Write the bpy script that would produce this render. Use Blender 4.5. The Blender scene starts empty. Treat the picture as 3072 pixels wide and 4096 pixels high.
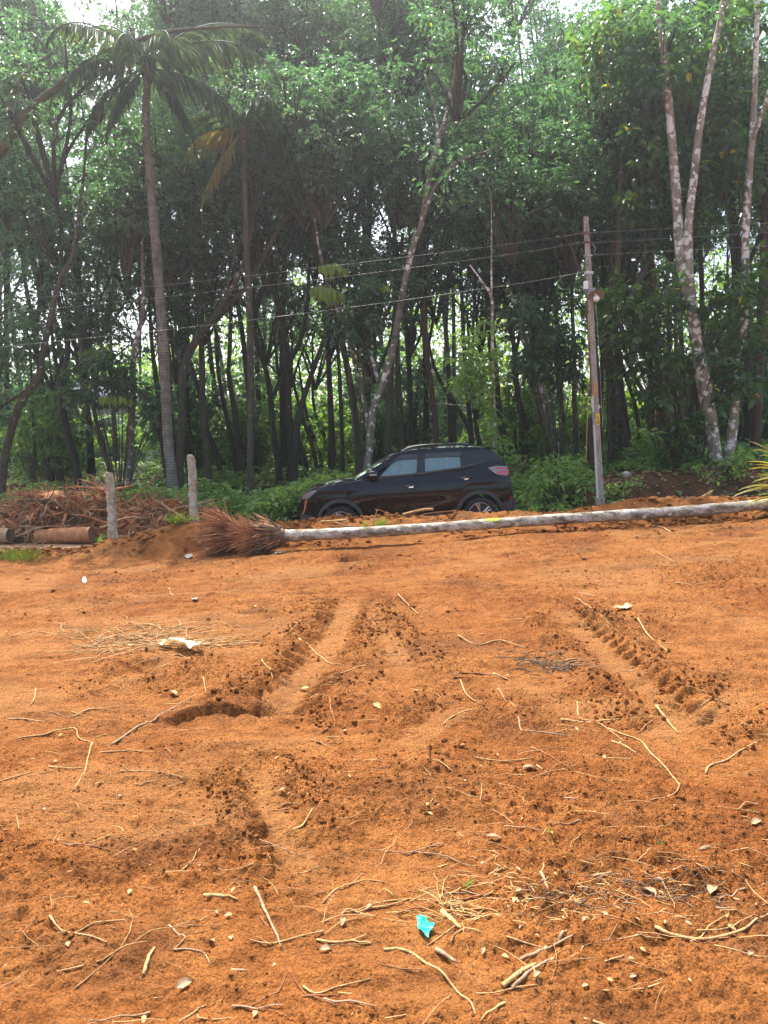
import bpy, bmesh, math, random
import numpy as np
from mathutils import Vector, Matrix

random.seed(11)
RNG = np.random.default_rng(11)
SC = bpy.context.scene
COL = SC.collection
R = math.radians

# ------------------------------------------------------------------ camera, sky, sun, exposure
CAM_H, PITCH, FPX = 1.6, R(5.28), 2900.0
cam_d = bpy.data.cameras.new("camera")
cam_d.sensor_fit = 'VERTICAL'
cam_d.sensor_height = 36.0
cam_d.lens = 36.0 * FPX / 4096.0
cam_d.clip_start = 0.05
cam_d.clip_end = 600.0
cam = bpy.data.objects.new("camera", cam_d)
cam.location = (0, 0, CAM_H)
cam.rotation_euler = (math.pi / 2 - PITCH, 0, 0)
COL.objects.link(cam)
SC.camera = cam

SUN_EL, SUN_AZ = R(60), R(-25)          # azimuth from the viewing direction (+Y), minus = to the left
world = bpy.data.worlds.new("World")
SC.world = world
world.use_nodes = True
wn = world.node_tree.nodes
wl = world.node_tree.links
wn.clear()
sky = wn.new('ShaderNodeTexSky')
sky.sky_type = 'NISHITA'
sky.sun_disc = False
sky.sun_elevation = SUN_EL
sky.sun_rotation = SUN_AZ
sky.air_density = 1.0
sky.dust_density = 5.0
sky.ozone_density = 1.0
bgn = wn.new('ShaderNodeBackground')
bgn.inputs['Strength'].default_value = 0.15
out = wn.new('ShaderNodeOutputWorld')
wl.new(sky.outputs[0], bgn.inputs['Color'])
wl.new(bgn.outputs[0], out.inputs['Surface'])

sun_d = bpy.data.lights.new("sun", 'SUN')
sun_d.energy = 3.3
sun_d.angle = R(0.5)
sun_d.color = (1.0, 0.94, 0.84)
sun = bpy.data.objects.new("sun", sun_d)
sd = Vector((math.sin(SUN_AZ) * math.cos(SUN_EL), math.cos(SUN_AZ) * math.cos(SUN_EL), math.sin(SUN_EL)))
sun.rotation_euler = sd.to_track_quat('Z', 'Y').to_euler()
COL.objects.link(sun)

SC.view_settings.view_transform = 'Standard'
SC.view_settings.look = 'None'
SC.view_settings.gamma = 1.0
SC.view_settings.use_curve_mapping = False
SC.view_settings.exposure = 1.6
SC.render.engine = 'CYCLES'
cy = SC.cycles
cy.use_denoising = True
cy.max_bounces = 8
cy.diffuse_bounces = 3
cy.glossy_bounces = 3
cy.transmission_bounces = 5
cy.transparent_max_bounces = 8
cy.caustics_reflective = False
cy.caustics_refractive = False
cy.sample_clamp_indirect = 6.0

# ------------------------------------------------------------------ helpers
def ray(px, py):
    """direction of a photo pixel (3072 x 4096), scaled so that y = 1"""
    u = (np.asarray(px, float) - 1536.0) / FPX
    v = -(np.asarray(py, float) - 2048.0) / FPX
    dy = math.cos(PITCH) + v * math.sin(PITCH)
    dz = -math.sin(PITCH) + v * math.cos(PITCH)
    return u / dy, dz / dy

def P(px, py, d):
    a, b = ray(px, py)
    return Vector((float(a) * d, d, CAM_H + float(b) * d))

def link(o, parent=None):
    COL.objects.link(o)
    if parent is not None:
        o.parent = parent
    return o

def tag(o, label=None, cat=None, group=None, kind=None):
    if label: o['label'] = label
    if cat: o['category'] = cat
    if group: o['group'] = group
    if kind: o['kind'] = kind
    return o

def thing(name, label, cat, loc=(0, 0, 0), group=None, rot=(0, 0, 0)):
    o = bpy.data.objects.new(name, None)
    o.empty_display_size = 0.2
    o.location = loc
    o.rotation_euler = rot
    COL.objects.link(o)
    return tag(o, label, cat, group)

def mesh_arrays(name, V, F, mat, smooth=True, sharp=None):
    """V (n,3), F (m,3) or (m,4) arrays"""
    V = np.ascontiguousarray(V, dtype=np.float32).reshape(-1, 3)
    F = np.ascontiguousarray(F, dtype=np.int32)
    k = F.shape[1]
    me = bpy.data.meshes.new(name)
    me.vertices.add(len(V))
    me.vertices.foreach_set('co', V.ravel())
    me.loops.add(F.size)
    me.loops.foreach_set('vertex_index', F.ravel())
    me.polygons.add(len(F))
    me.polygons.foreach_set('loop_start', np.arange(0, F.size, k, dtype=np.int32))
    me.polygons.foreach_set('loop_total', np.full(len(F), k, dtype=np.int32))
    me.polygons.foreach_set('use_smooth', np.full(len(F), smooth, dtype=bool))
    me.update(calc_edges=True)
    me.validate()
    if sharp: me.set_sharp_from_angle(angle=R(sharp))
    if mat: me.materials.append(mat)
    return me

class MB:
    """collects tubes, boxes and polygons; build() makes ONE mesh object"""
    def __init__(s):
        s.v, s.f, s.m = [], [], []
    def add(s, vs, fs, mi=0):
        b = len(s.v)
        s.v.extend([tuple(p) for p in vs])
        s.f.extend([tuple(i + b for i in f) for f in fs])
        s.m.extend([mi] * len(fs))
    def tube(s, pts, rad, n=6, cap=True, mi=0, wob=0.0):
        pts = [Vector(p) for p in pts]
        if isinstance(rad, (int, float)): rad = [rad] * len(pts)
        vs, fs = [], []
        ref = None
        for i, p in enumerate(pts):
            t = (pts[min(i + 1, len(pts) - 1)] - pts[max(i - 1, 0)])
            if t.length < 1e-9: t = Vector((0, 0, 1))
            t.normalize()
            if ref is None:
                ref = t.orthogonal().normalized()
            ref = (ref - t * ref.dot(t))
            if ref.length < 1e-6: ref = t.orthogonal()
            ref.normalize()
            bn = t.cross(ref)
            for k in range(n):
                a = 2 * math.pi * k / n
                rr = rad[i] * (1 + (random.uniform(-wob, wob) if wob else 0))
                vs.append(p + ref * (math.cos(a) * rr) + bn * (math.sin(a) * rr))
        for i in range(len(pts) - 1):
            for k in range(n):
                k2 = (k + 1) % n
                fs.append((i * n + k, i * n + k2, (i + 1) * n + k2, (i + 1) * n + k))
        if cap:
            fs.append(tuple(range(n - 1, -1, -1)))
            fs.append(tuple(range((len(pts) - 1) * n, len(pts) * n)))
        s.add(vs, fs, mi)
    def box(s, c, sz, mi=0, M=None):
        vs = [Vector((c[0] + sx * sz[0] / 2, c[1] + sy * sz[1] / 2, c[2] + sz_ * sz[2] / 2))
              for sx in (-1, 1) for sy in (-1, 1) for sz_ in (-1, 1)]
        if M: vs = [M @ p for p in vs]
        s.add(vs, [(0, 1, 3, 2), (4, 6, 7, 5), (0, 4, 5, 1), (2, 3, 7, 6), (0, 2, 6, 4), (1, 5, 7, 3)], mi)
    def mesh(s, name, mats, smooth=True, sharp=40):
        me = bpy.data.meshes.new(name)
        me.from_pydata(s.v, [], s.f)
        if not isinstance(mats, (list, tuple)): mats = [mats]
        for m in mats: me.materials.append(m)
        if len(mats) > 1: me.polygons.foreach_set('material_index', s.m)
        me.polygons.foreach_set('use_smooth', [smooth] * len(s.f))
        me.update()
        if smooth and sharp: me.set_sharp_from_angle(angle=R(sharp))
        return me
    def build(s, name, mats, parent=None, smooth=True, sharp=40):
        return link(bpy.data.objects.new(name, s.mesh(name, mats, smooth, sharp)), parent)

def obj(name, me, parent=None, loc=None, rot=None, scale=None):
    o = bpy.data.objects.new(name, me)
    if loc is not None: o.location = loc
    if rot is not None: o.rotation_euler = rot
    if scale is not None: o.scale = scale if not isinstance(scale, (int, float)) else (scale,) * 3
    return link(o, parent)

def smooth_pts(pts, n=4):
    """Catmull-Rom through control points (tuples of any length)"""
    pts = [np.array(p, float) for p in pts]
    if len(pts) < 3:
        return [pts[0] + (pts[-1] - pts[0]) * t for t in np.linspace(0, 1, n + 1)]
    e = [2 * pts[0] - pts[1]] + pts + [2 * pts[-1] - pts[-2]]
    o = []
    for i in range(1, len(e) - 2):
        p0, p1, p2, p3 = e[i - 1], e[i], e[i + 1], e[i + 2]
        for t in np.linspace(0, 1, n, endpoint=False):
            o.append(0.5 * (2 * p1 + (p2 - p0) * t + (2 * p0 - 5 * p1 + 4 * p2 - p3) * t * t + (3 * p1 - p0 - 3 * p2 + p3) * t ** 3))
    o.append(pts[-1])
    return o

# ---- numpy noise
def _h(ix, iy, s):
    ix = ix.astype(np.int64).astype(np.uint64); iy = iy.astype(np.int64).astype(np.uint64)
    h = (ix * np.uint64(374761393) + iy * np.uint64(668265263) + np.uint64(s * 2246822519 + 3266489917)) & np.uint64(0xFFFFFFFF)
    h = ((h ^ (h >> np.uint64(13))) * np.uint64(1274126177)) & np.uint64(0xFFFFFFFF)
    h = ((h ^ (h >> np.uint64(16))) * np.uint64(2654435761)) & np.uint64(0xFFFFFFFF)
    h = h ^ (h >> np.uint64(15))
    return h.astype(np.float64) / 4294967296.0

def vnoise(x, y, s=0):
    x0 = np.floor(x); y0 = np.floor(y)
    fx = x - x0; fy = y - y0
    fx = fx * fx * fx * (fx * (fx * 6 - 15) + 10); fy = fy * fy * fy * (fy * (fy * 6 - 15) + 10)
    a = _h(x0, y0, s); b = _h(x0 + 1, y0, s); c = _h(x0, y0 + 1, s); d = _h(x0 + 1, y0 + 1, s)
    return (a + (b - a) * fx) * (1 - fy) + (c + (d - c) * fx) * fy

def fbm(x, y, o=4, s=0, g=0.5):
    r = 0; a = 1; t = 0
    for i in range(o):
        r = r + a * vnoise(x, y, s + i * 17); t += a; a *= g
        x, y = x * 2.03 + 13.7, y * 2.03 - 7.1
    return r / t * 2 - 1

def lumps(x, y, cell, prob, s):
    """domes scattered one per cell: clods"""
    x = x / cell; y = y / cell
    x0 = np.floor(x); y0 = np.floor(y)
    best = np.zeros_like(x)
    for dx in (-1, 0, 1):
        for dy in (-1, 0, 1):
            cx = x0 + dx; cyy = y0 + dy
            qx = cx + _h(cx, cyy, s); qy = cyy + _h(cx, cyy, s + 1)
            rr = 0.25 + 0.4 * _h(cx, cyy, s + 2)
            on = (_h(cx, cyy, s + 3) < prob)
            d2 = ((x - qx) ** 2 + (y - qy) ** 2) / rr ** 2
            best = np.maximum(best, np.where(on, np.sqrt(np.clip(1 - d2, 0, 1)) * rr, 0))
    return best * cell

def sstep(t, a, b):
    t = np.clip((t - a) / (b - a), 0, 1)
    return t * t * (3 - 2 * t)

# ------------------------------------------------------------------ ground shape
def ylog(x):
    return 11.55 + 0.07 * np.clip(x, -7, 9)

_ridge_px = [(-900, 2226), (200, 2214), (330, 2200), (400, 2172), (520, 2146), (640, 2112), (760, 2090), (900, 2084), (1060, 2092), (1150, 2096), (1200, 2092), (1300, 2072),
             (1420, 2078), (1560, 2070), (1700, 2070), (1800, 2068), (1850, 2046), (1885, 2052), (1960, 2056), (2060, 2048), (2110, 2048), (2170, 2060), (2270, 2046),
             (2388, 2022), (2581, 1996), (2710, 1991), (2904, 1989), (3100, 1985), (3600, 1978)]
_rx, _rz = [], []
for a, b in _ridge_px:
    d = 12.6 + 0.07 * np.clip((a - 1536) / FPX * 12.6, -7, 9)
    q = P(a, b, d)
    _rx.append(q.x); _rz.append(q.z)

def slope_z(x, y):
    return 0.062 * np.clip(x, -4.2, 10) * sstep(y, 3.0, 10.5)

def macro(x, y):
    x = np.asarray(x, float); y = np.asarray(y, float)
    z0 = slope_z(x, y)
    zr = np.interp(x, _rx, _rz)
    yl = ylog(x); yr = yl + 1.05
    z = z0 + (zr - z0) * sstep(y, yl + 0.12, yr)
    zroad = 0.062 * np.clip(x, -2.5, 10) - 0.157
    t = sstep(y, yr + 0.02, yr + 0.75)
    z = z + (zroad - z) * t
    bank = np.interp(x, [-14, 1.5, 3.2, 4.6, 6, 9, 14], [0.06, 0.1, 0.25, 0.55, 0.72, 0.8, 0.8])
    by = np.interp(x, [-14, 2.0, 4.0], [16.0, 15.9, 15.7])
    z = z + bank * sstep(y, by, by + 0.9)
    z = z + 0.55 * sstep(y, 16.5, 25)
    z = z - sstep(y, 17, 30) * 0.062 * np.clip(x, -2.5, 10)
    return z

def PL(pts):  # polyline of photo pixels on the field -> world xy, by marching the rays
    return np.array([G(a, b)[:2] for a, b in pts])

def G(px, py, zfun=macro):
    a, b = ray(px, py)
    a, b = float(a), float(b)
    lo, hi = 1.2, 14.0
    for _ in range(3):
        d = np.linspace(lo, hi, 40)
        zz = CAM_H + b * d
        g = zfun(a * d, d)
        i = int(np.argmax(zz <= g))
        if i == 0 and zz[0] > g[0]: i = len(d) - 1
        lo, hi = d[max(0, i - 1)], d[i]
    return Vector((a * d[i], d[i], float(g[i])))

# tyre tracks: world polylines, half width
TRACKS = [(PL([(1410, 2390), (1370, 2470), (1330, 2560), (1270, 2640), (1205, 2720), (1130, 2800), (1060, 2900)]), 0.24, 1.0, (.6, 1.15)),
          (PL([(1010, 3060), (1060, 3160), (1120, 3280), (1190, 3420), (1250, 3540)]), 0.13, 1.0, (.15, .8)),
          (PL([(2230, 2440), (2380, 2560), (2520, 2680), (2660, 2800), (2740, 2900)]), 0.20, 0.9, (.9, .1)),
          (PL([(1900, 2800), (1780, 2870), (1680, 2950), (1560, 3040)]), 0.18, 0.7, (.8, .8)),
          (PL([(700, 2620), (560, 2700), (430, 2790)]), 0.2, 0.5, (.5, .5)),
          (PL([(2560, 2960), (2760, 2860), (2960, 2790), (3060, 2770)]), 0.2, 0.6, (.7, .7)),
          (PL([(1480, 2440), (1560, 2560), (1620, 2700)]), 0.17, 0.5, (.6, .6))]

def track_field(x, y):
    dz = np.zeros_like(x); rough = np.zeros_like(x); comp = np.zeros_like(x)
    for ti, (pl, hw, amp, lugs) in enumerate(TRACKS):
        best = np.full(x.shape, 1e9); along = np.zeros_like(x); side = np.zeros_like(x); acc = 0.0; ends = np.ones_like(x)
        tot = sum(np.linalg.norm(pl[i + 1] - pl[i]) for i in range(len(pl) - 1))
        for i in range(len(pl) - 1):
            a, b = pl[i], pl[i + 1]
            L = np.linalg.norm(b - a); u = (b - a) / L
            t = np.clip((x - a[0]) * u[0] + (y - a[1]) * u[1], 0, L)
            ex = x - (a[0] + u[0] * t); ey = y - (a[1] + u[1] * t)
            dd = np.hypot(ex, ey)
            m = dd < best
            best = np.where(m, dd, best); along = np.where(m, acc + t, along)
            side = np.where(m, ex * -u[1] + ey * u[0], side)
            acc += L
        fade = sstep(along, 0.0, 0.25) * (1 - sstep(along, tot - 0.25, tot))
        q = best / hw
        wobble = 0.35 * fbm(x * 3, y * 3, 2, 91 + ti)
        inn = (1 - sstep(q + wobble, 0.75, 1.05)) * fade
        lug = np.clip(np.sin((along + np.abs(side) * 0.55 + .02 * fbm(x * 7, y * 7, 2, 17)) * 2 * math.pi / (0.15 if hw > .15 else .105)) * 3.2 - .6, -1, 1)
        edge = np.exp(-((np.abs(side) - hw * 0.80) / (hw * 0.36)) ** 4) * (best < hw * 2.5) * fade
        berm = np.exp(-((best - hw * 1.45) / (hw * 0.45)) ** 2) * fade
        part = sstep(vnoise(x * 1.9, y * 1.9, 55 + ti), 0.15, 0.45) * np.where(side > 0, lugs[0], lugs[1]) * (.55 + .9 * vnoise(x * 5, y * 5, 23))
        dz += amp * (-0.020 * inn + 0.026 * lug * edge * part * min(1, hw / .17) + 0.014 * berm * (.5 + vnoise(x * 6, y * 6, 13)))
        rough += berm * 0.55 * amp
        comp += inn * (1 - edge)
    return dz, rough, np.clip(comp, 0, 1)

_scarp = PL([(560, 2905), (760, 2866), (870, 2838), (960, 2836), (1010, 2826), (1060, 2832), (1130, 2856)])
_holes = [(G(1395, 2245), 0.16, 0.11), (G(1350, 2238), 0.1, 0.04), (G(560, 2680), 0.2, 0.05), (G(1850, 2420), 0.15, 0.03), (G(470, 2780), 0.18, 0.04)]

def field(x, y):
    """full relief of the dirt field and a 0..1 'compacted' mask"""
    z = macro(x, y)
    near = 1 - sstep(y, 13.0, 14.2)
    dz, rough, comp = track_field(x, y)
    # undulation, scraped sideways by the digger bucket
    z = z + near * (0.035 * fbm(x * 0.55, y * 0.9, 3, 3) + 0.030 * fbm(x * 1.1, y * 3.2, 3, 5) + 0.020 * fbm(x * 2.6 + y, y * 8, 4, 8))
    z = z + dz
    # scarp facing the camera
    for i in range(len(_scarp) - 1):
        pass
    sx, sy = _scarp[:, 0], _scarp[:, 1]
    yy = np.interp(x, sx, sy, left=1e3, right=1e3) + 0.05 * fbm(x * 9, y * 0 + 3, 3, 21)
    inside = sstep(x, sx[0], sx[0] + 0.3) * (1 - sstep(x, sx[-1] - 0.1, sx[-1]))
    z = z + inside * (0.05 * sstep(y - yy, -0.015, 0.03) * np.exp(-np.clip(y - yy, 0, 9) / 0.4) - 0.03 * np.exp(-np.clip(yy - y, 0, 9) / 0.15) * (y < yy))
    for c, r, dpt in _holes:
        q = np.hypot(x - c.x, (y - c.y) * 0.8) / r * (1 + 0.35 * fbm(x * 8, y * 8, 2, 77))
        z = z - dpt * (1 - sstep(q, 0.4, 1.0)) + dpt * 0.35 * np.exp(-((q - 1.3) / 0.35) ** 2)
    # compacted smooth plates against loose granular soil
    pm = fbm(x * 0.8, y * 1.6, 4, 31)
    smoothm = np.clip(sstep(pm, 0.12, 0.4) * 0.8 + comp * 0.8, 0, 1)
    berm = sstep(y, ylog(x) + 0.1, ylog(x) + 0.6) * (1 - sstep(y, 13.6, 14.2))
    loose = np.clip(0.55 + 0.8 * fbm(x * 1.3, y * 1.9, 3, 41) + rough * 1.2 + berm * 0.5, 0.12, 1.0) * (1 - 0.75 * smoothm)
    z = z + near * loose * (0.80 * lumps(x, y, 0.035, 0.75, 101) + 0.42 * lumps(x, y, 0.075, 0.3, 111) + 0.75 * lumps(x, y, 0.019, 0.8, 131))
    big = np.clip(rough * 1.2 + berm * 0.6 + sstep(fbm(x * 0.7, y * 1.1, 3, 61), 0.22, 0.5) * 0.7, 0, 1.0)
    z = z + near * (big + berm * .9) * 0.42 * lumps(x + .03 * fbm(x * 9, y * 9, 2, 3), y + .03 * fbm(x * 9, y * 9, 2, 4), 0.12, 0.4, 121) * (0.4 + .7 * vnoise(x * 24, y * 24, 7))
    # thin cracked crust
    cr = np.abs(fbm(x * 1.7, y * 3.0, 4, 71))
    z = z - near * 0.012 * smoothm * (1 - sstep(cr, 0.0, 0.05))
    z = z + near * (0.008 * fbm(x * 22, y * 22, 3, 81) + 0.019 * fbm(x * 3.0 + .6 * y, y * 15, 4, 83))
    return z, smoothm

ZGRID = None
def gz(x, y):
    """height of the finished relief, read from the ground sheet"""
    if y < 1.12 or y > 16.1: return float(macro(x, y))
    r = math.log(y / 1.1) / math.log(16.2 / 1.1) * (NR - 1)
    c = (x / (0.74 * y + 1.2) + 1) / 2 * (NC - 1)
    if not 0 <= c < NC - 1: return float(macro(x, y))
    i, j = int(r), int(c); u, v = r - i, c - j
    i = min(i, NR - 2)
    return float((ZGRID[i, j] * (1 - v) + ZGRID[i, j + 1] * v) * (1 - u) + (ZGRID[i + 1, j] * (1 - v) + ZGRID[i + 1, j + 1] * v) * u)

def onG(px, py):
    """point of the finished relief seen at a photo pixel"""
    p = G(px, py)
    return Vector((p.x, p.y, gz(p.x, p.y)))

# ------------------------------------------------------------------ materials
def mat(name, base=(0.5, 0.5, 0.5), rough=0.6, metal=0.0, spec=0.5):
    m = bpy.data.materials.new(name)
    m.use_nodes = True
    b = m.node_tree.nodes['Principled BSDF']
    b.inputs['Base Color'].default_value = (*base, 1)
    b.inputs['Roughness'].default_value = rough
    b.inputs['Metallic'].default_value = metal
    b.inputs['Specular IOR Level'].default_value = spec
    return m, m.node_tree.nodes, m.node_tree.links, b

def ramp(n, stops):
    r = n.new('ShaderNodeValToRGB')
    e = r.color_ramp.elements
    while len(e) < len(stops): e.new(0.5)
    for k, (p, c) in enumerate(stops):
        e[k].position = p
        e[k].color = (*c, 1) if len(c) == 3 else c
    return r

def noise(n, l, vec, scale, detail=4, rough=0.55, dist=0.0):
    t = n.new('ShaderNodeTexNoise')
    t.inputs['Scale'].default_value = scale
    t.inputs['Detail'].default_value = detail
    t.inputs['Roughness'].default_value = rough
    t.inputs['Distortion'].default_value = dist
    if vec is not None: l.new(vec, t.inputs['Vector'])
    return t

def mix(n, l, fac, a, b, mode='MIX'):
    x = n.new('ShaderNodeMix'); x.data_type = 'RGBA'; x.blend_type = mode
    if isinstance(fac, (int, float)): x.inputs[0].default_value = fac
    else: l.new(fac, x.inputs[0])
    for v, i in ((a, 6), (b, 7)):
        if isinstance(v, tuple): x.inputs[i].default_value = (*v, 1)
        else: l.new(v, x.inputs[i])
    return x.outputs[2]

def bump(n, l, h, strength, dist, prev=None):
    b = n.new('ShaderNodeBump')
    b.inputs['Strength'].default_value = strength
    b.inputs['Distance'].default_value = dist
    l.new(h, b.inputs['Height'])
    if prev is not None: l.new(prev, b.inputs['Normal'])
    return b.outputs[0]

def tcoord(n, kind='Object', sc=None, l=None):
    t = n.new('ShaderNodeTexCoord').outputs[kind]
    if sc:
        m = n.new('ShaderNodeMapping'); m.inputs['Scale'].default_value = sc
        l.new(t, m.inputs['Vector'])
        return m.outputs[0]
    return t

def soil_mat(name, tone=1.0):
    m, n, l, b = mat(name, rough=0.95, spec=0.15)
    v = tcoord(n)
    big = noise(n, l, v, 0.55, 5, 0.6, 0.4)
    c1 = ramp(n, [(0.25, (0.235 * tone, 0.072 * tone, 0.017 * tone)), (0.43, (0.37 * tone, 0.132 * tone, 0.033 * tone)), (0.58, (0.45 * tone, 0.178 * tone, 0.048 * tone)), (0.72, (0.36 * tone, 0.118 * tone, 0.028 * tone)), (0.86, (0.26 * tone, 0.095 * tone, 0.030 * tone))])
    l.new(big.outputs[0], c1.inputs[0])
    damp = ramp(n, [(0.50, (0, 0, 0)), (0.68, (1, 1, 1))])
    l.new(noise(n, l, tcoord(n, 'Object', (1.0, 1.6, 1.0), l), 0.9, 5, 0.65, 0.6).outputs[0], damp.inputs[0])
    mid = noise(n, l, v, 6.0, 6, 0.65)
    c2 = ramp(n, [(0.3, (0.64, 0.58, 0.52)), (0.5, (1, 1, 1)), (0.72, (1.22, 1.27, 1.32))])
    l.new(mid.outputs[0], c2.inputs[0])
    col = mix(n, l, 1.0, mix(n, l, damp.outputs[0], c1.outputs[0], mix(n, l, 0.65, c1.outputs[0], (0.20 * tone, 0.085 * tone, 0.034 * tone))), c2.outputs[0], 'MULTIPLY')
    fine = noise(n, l, v, 130.0, 3, 0.7)
    c3 = ramp(n, [(0.3, (0.50, 0.46, 0.42)), (0.5, (1, 1, 1)), (0.72, (1.38, 1.42, 1.45))])
    l.new(fine.outputs[0], c3.inputs[0])
    col = mix(n, l, 0.8, col, c3.outputs[0], 'MULTIPLY')
    at = n.new('ShaderNodeAttribute'); at.attribute_name = 'compact'
    col = mix(n, l, at.outputs['Fac'], col, mix(n, l, 0.55, col, (0.40, 0.19, 0.066)))
    l.new(col, b.inputs['Base Color'])
    vor = n.new('ShaderNodeTexVoronoi'); vor.inputs['Scale'].default_value = 85.0
    l.new(v, vor.inputs['Vector'])
    bn = bump(n, l, vor.outputs['Distance'], 1.0, 0.018)
    bn = bump(n, l, noise(n, l, v, 230, 3, 0.7).outputs[0], 0.8, 0.006, bn)
    bn = bump(n, l, noise(n, l, v, 40, 5, 0.7).outputs[0], 0.9, 0.042, bn)
    l.new(bn, b.inputs['Normal'])
    return m

SOIL = soil_mat("orange_soil", 0.80)

def earth_mat():
    m, n, l, b = mat("forest_earth", rough=0.95, spec=0.1)
    v = tcoord(n)
    t = noise(n, l, v, 1.6, 6, 0.65)
    c = ramp(n, [(0.3, (0.045, 0.03, 0.017)), (0.5, (0.12, 0.058, 0.028)), (0.7, (0.19, 0.085, 0.038))])
    l.new(t.outputs[0], c.inputs[0])
    l.new(c.outputs[0], b.inputs['Base Color'])
    l.new(bump(n, l, noise(n, l, v, 9, 6, 0.7).outputs[0], 0.9, 0.08), b.inputs['Normal'])
    return m
EARTH = earth_mat()

def bark_mat(name, dark, light, lichen=(0.45, 0.45, 0.40), amount=0.0, ring=0.0, vert=6.0, moss=0.0):
    m, n, l, b = mat(name, rough=0.9, spec=0.2)
    v = tcoord(n)
    vs = tcoord(n, 'Object', (vert, vert, 1.2), l)
    t = noise(n, l, vs, 3.0, 6, 0.65)
    c = ramp(n, [(0.32, dark), (0.68, light)])
    l.new(t.outputs[0], c.inputs[0])
    col = c.outputs[0]
    if moss:
        mm = ramp(n, [(0.5, (0, 0, 0)), (0.62, (1, 1, 1))])
        l.new(noise(n, l, v, 1.7, 4).outputs[0], mm.inputs[0])
        col = mix(n, l, mm.outputs[0], col, mix(n, l, moss, col, (0.10, 0.105, 0.03)))
    if amount > 0:
        vo = n.new('ShaderNodeTexVoronoi'); vo.inputs['Scale'].default_value = 6.5
        dv = noise(n, l, v, 7, 3)
        ad = n.new('ShaderNodeVectorMath'); ad.operation = 'MULTIPLY_ADD'
        l.new(dv.outputs[1], ad.inputs[0]); ad.inputs[1].default_value = (0.25, 0.25, 0.25); l.new(v, ad.inputs[2])
        l.new(ad.outputs[0], vo.inputs['Vector'])
        pat = noise(n, l, v, 0.9, 3)
        sub = n.new('ShaderNodeMath'); sub.operation = 'MULTIPLY_ADD'
        l.new(pat.outputs[0], sub.inputs[0]); sub.inputs[1].default_value = -1.1; l.new(vo.outputs['Distance'], sub.inputs[2])
        th = -0.62 + amount
        k = ramp(n, [(0.0, (1, 1, 1)), (0.06, (0, 0, 0))])
        s2 = n.new('ShaderNodeMath'); s2.operation = 'SUBTRACT'
        l.new(sub.outputs[0], s2.inputs[0]); s2.inputs[1].default_value = th
        l.new(s2.outputs[0], k.inputs[0])
        lc = mix(n, l, noise(n, l, v, 30, 3).outputs[0], tuple(q * 0.65 for q in lichen), lichen)
        col = mix(n, l, k.outputs[0], col, lc)
    l.new(col, b.inputs['Base Color'])
    h = t.outputs[0]
    bn = bump(n, l, h, 0.7, 0.03)
    if ring:
        w = n.new('ShaderNodeTexWave'); w.bands_direction = 'Z'; w.inputs['Scale'].default_value = ring
        w.inputs['Distortion'].default_value = 2.0; w.inputs['Detail'].default_value = 2
        l.new(v, w.inputs['Vector'])
        bn = bump(n, l, w.outputs[1], 0.6, 0.03, bn)
    l.new(bn, b.inputs['Normal'])
    return m

BARK_DARK = bark_mat("dark_bark", (0.020, 0.018, 0.013), (0.066, 0.056, 0.042), amount=0.05)
BARK_MID = bark_mat("brown_bark", (0.038, 0.031, 0.022), (0.115, 0.095, 0.070), amount=0.13, moss=0.4)
BARK_SPOT = bark_mat("spotted_bark", (0.085, 0.068, 0.050), (0.24, 0.205, 0.16), lichen=(0.72, 0.71, 0.66), amount=0.38)
BARK_PALE = bark_mat("pale_lichen_bark", (0.16, 0.13, 0.095), (0.40, 0.35, 0.27), lichen=(0.80, 0.79, 0.73), amount=0.46, moss=0.5)
BARK_PALM = bark_mat("palm_bark", (0.085, 0.073, 0.058), (0.27, 0.24, 0.195), amount=0.0, ring=4.5, vert=2.0)
BARK_RED = bark_mat("reddish_bark", (0.048, 0.030, 0.021), (0.13, 0.078, 0.052), amount=0.06)
ROOT_RED = bark_mat("red_root_bark", (0.26, 0.105, 0.045), (0.56, 0.27, 0.125), vert=3.0)
ROOT_DARK = bark_mat("dark_root_bark", (0.07, 0.045, 0.028), (0.24, 0.15, 0.09), vert=3.0)
ROOT_PALE = bark_mat("pale_root_wood", (0.34, 0.21, 0.11), (0.62, 0.43, 0.25), vert=3.0)
STICK_A = bark_mat("straw_stick", (0.30, 0.165, 0.065), (0.54, 0.35, 0.165), vert=8.0)
STICK_B = bark_mat("grey_stick", (0.22, 0.135, 0.075), (0.44, 0.30, 0.19), vert=8.0)
STICK_C = bark_mat("red_stick", (0.20, 0.085, 0.035), (0.38, 0.18, 0.08), vert=8.0)
STICK_D = bark_mat("yellow_wood", (0.40, 0.24, 0.085), (0.60, 0.42, 0.19), vert=8.0)

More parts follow.
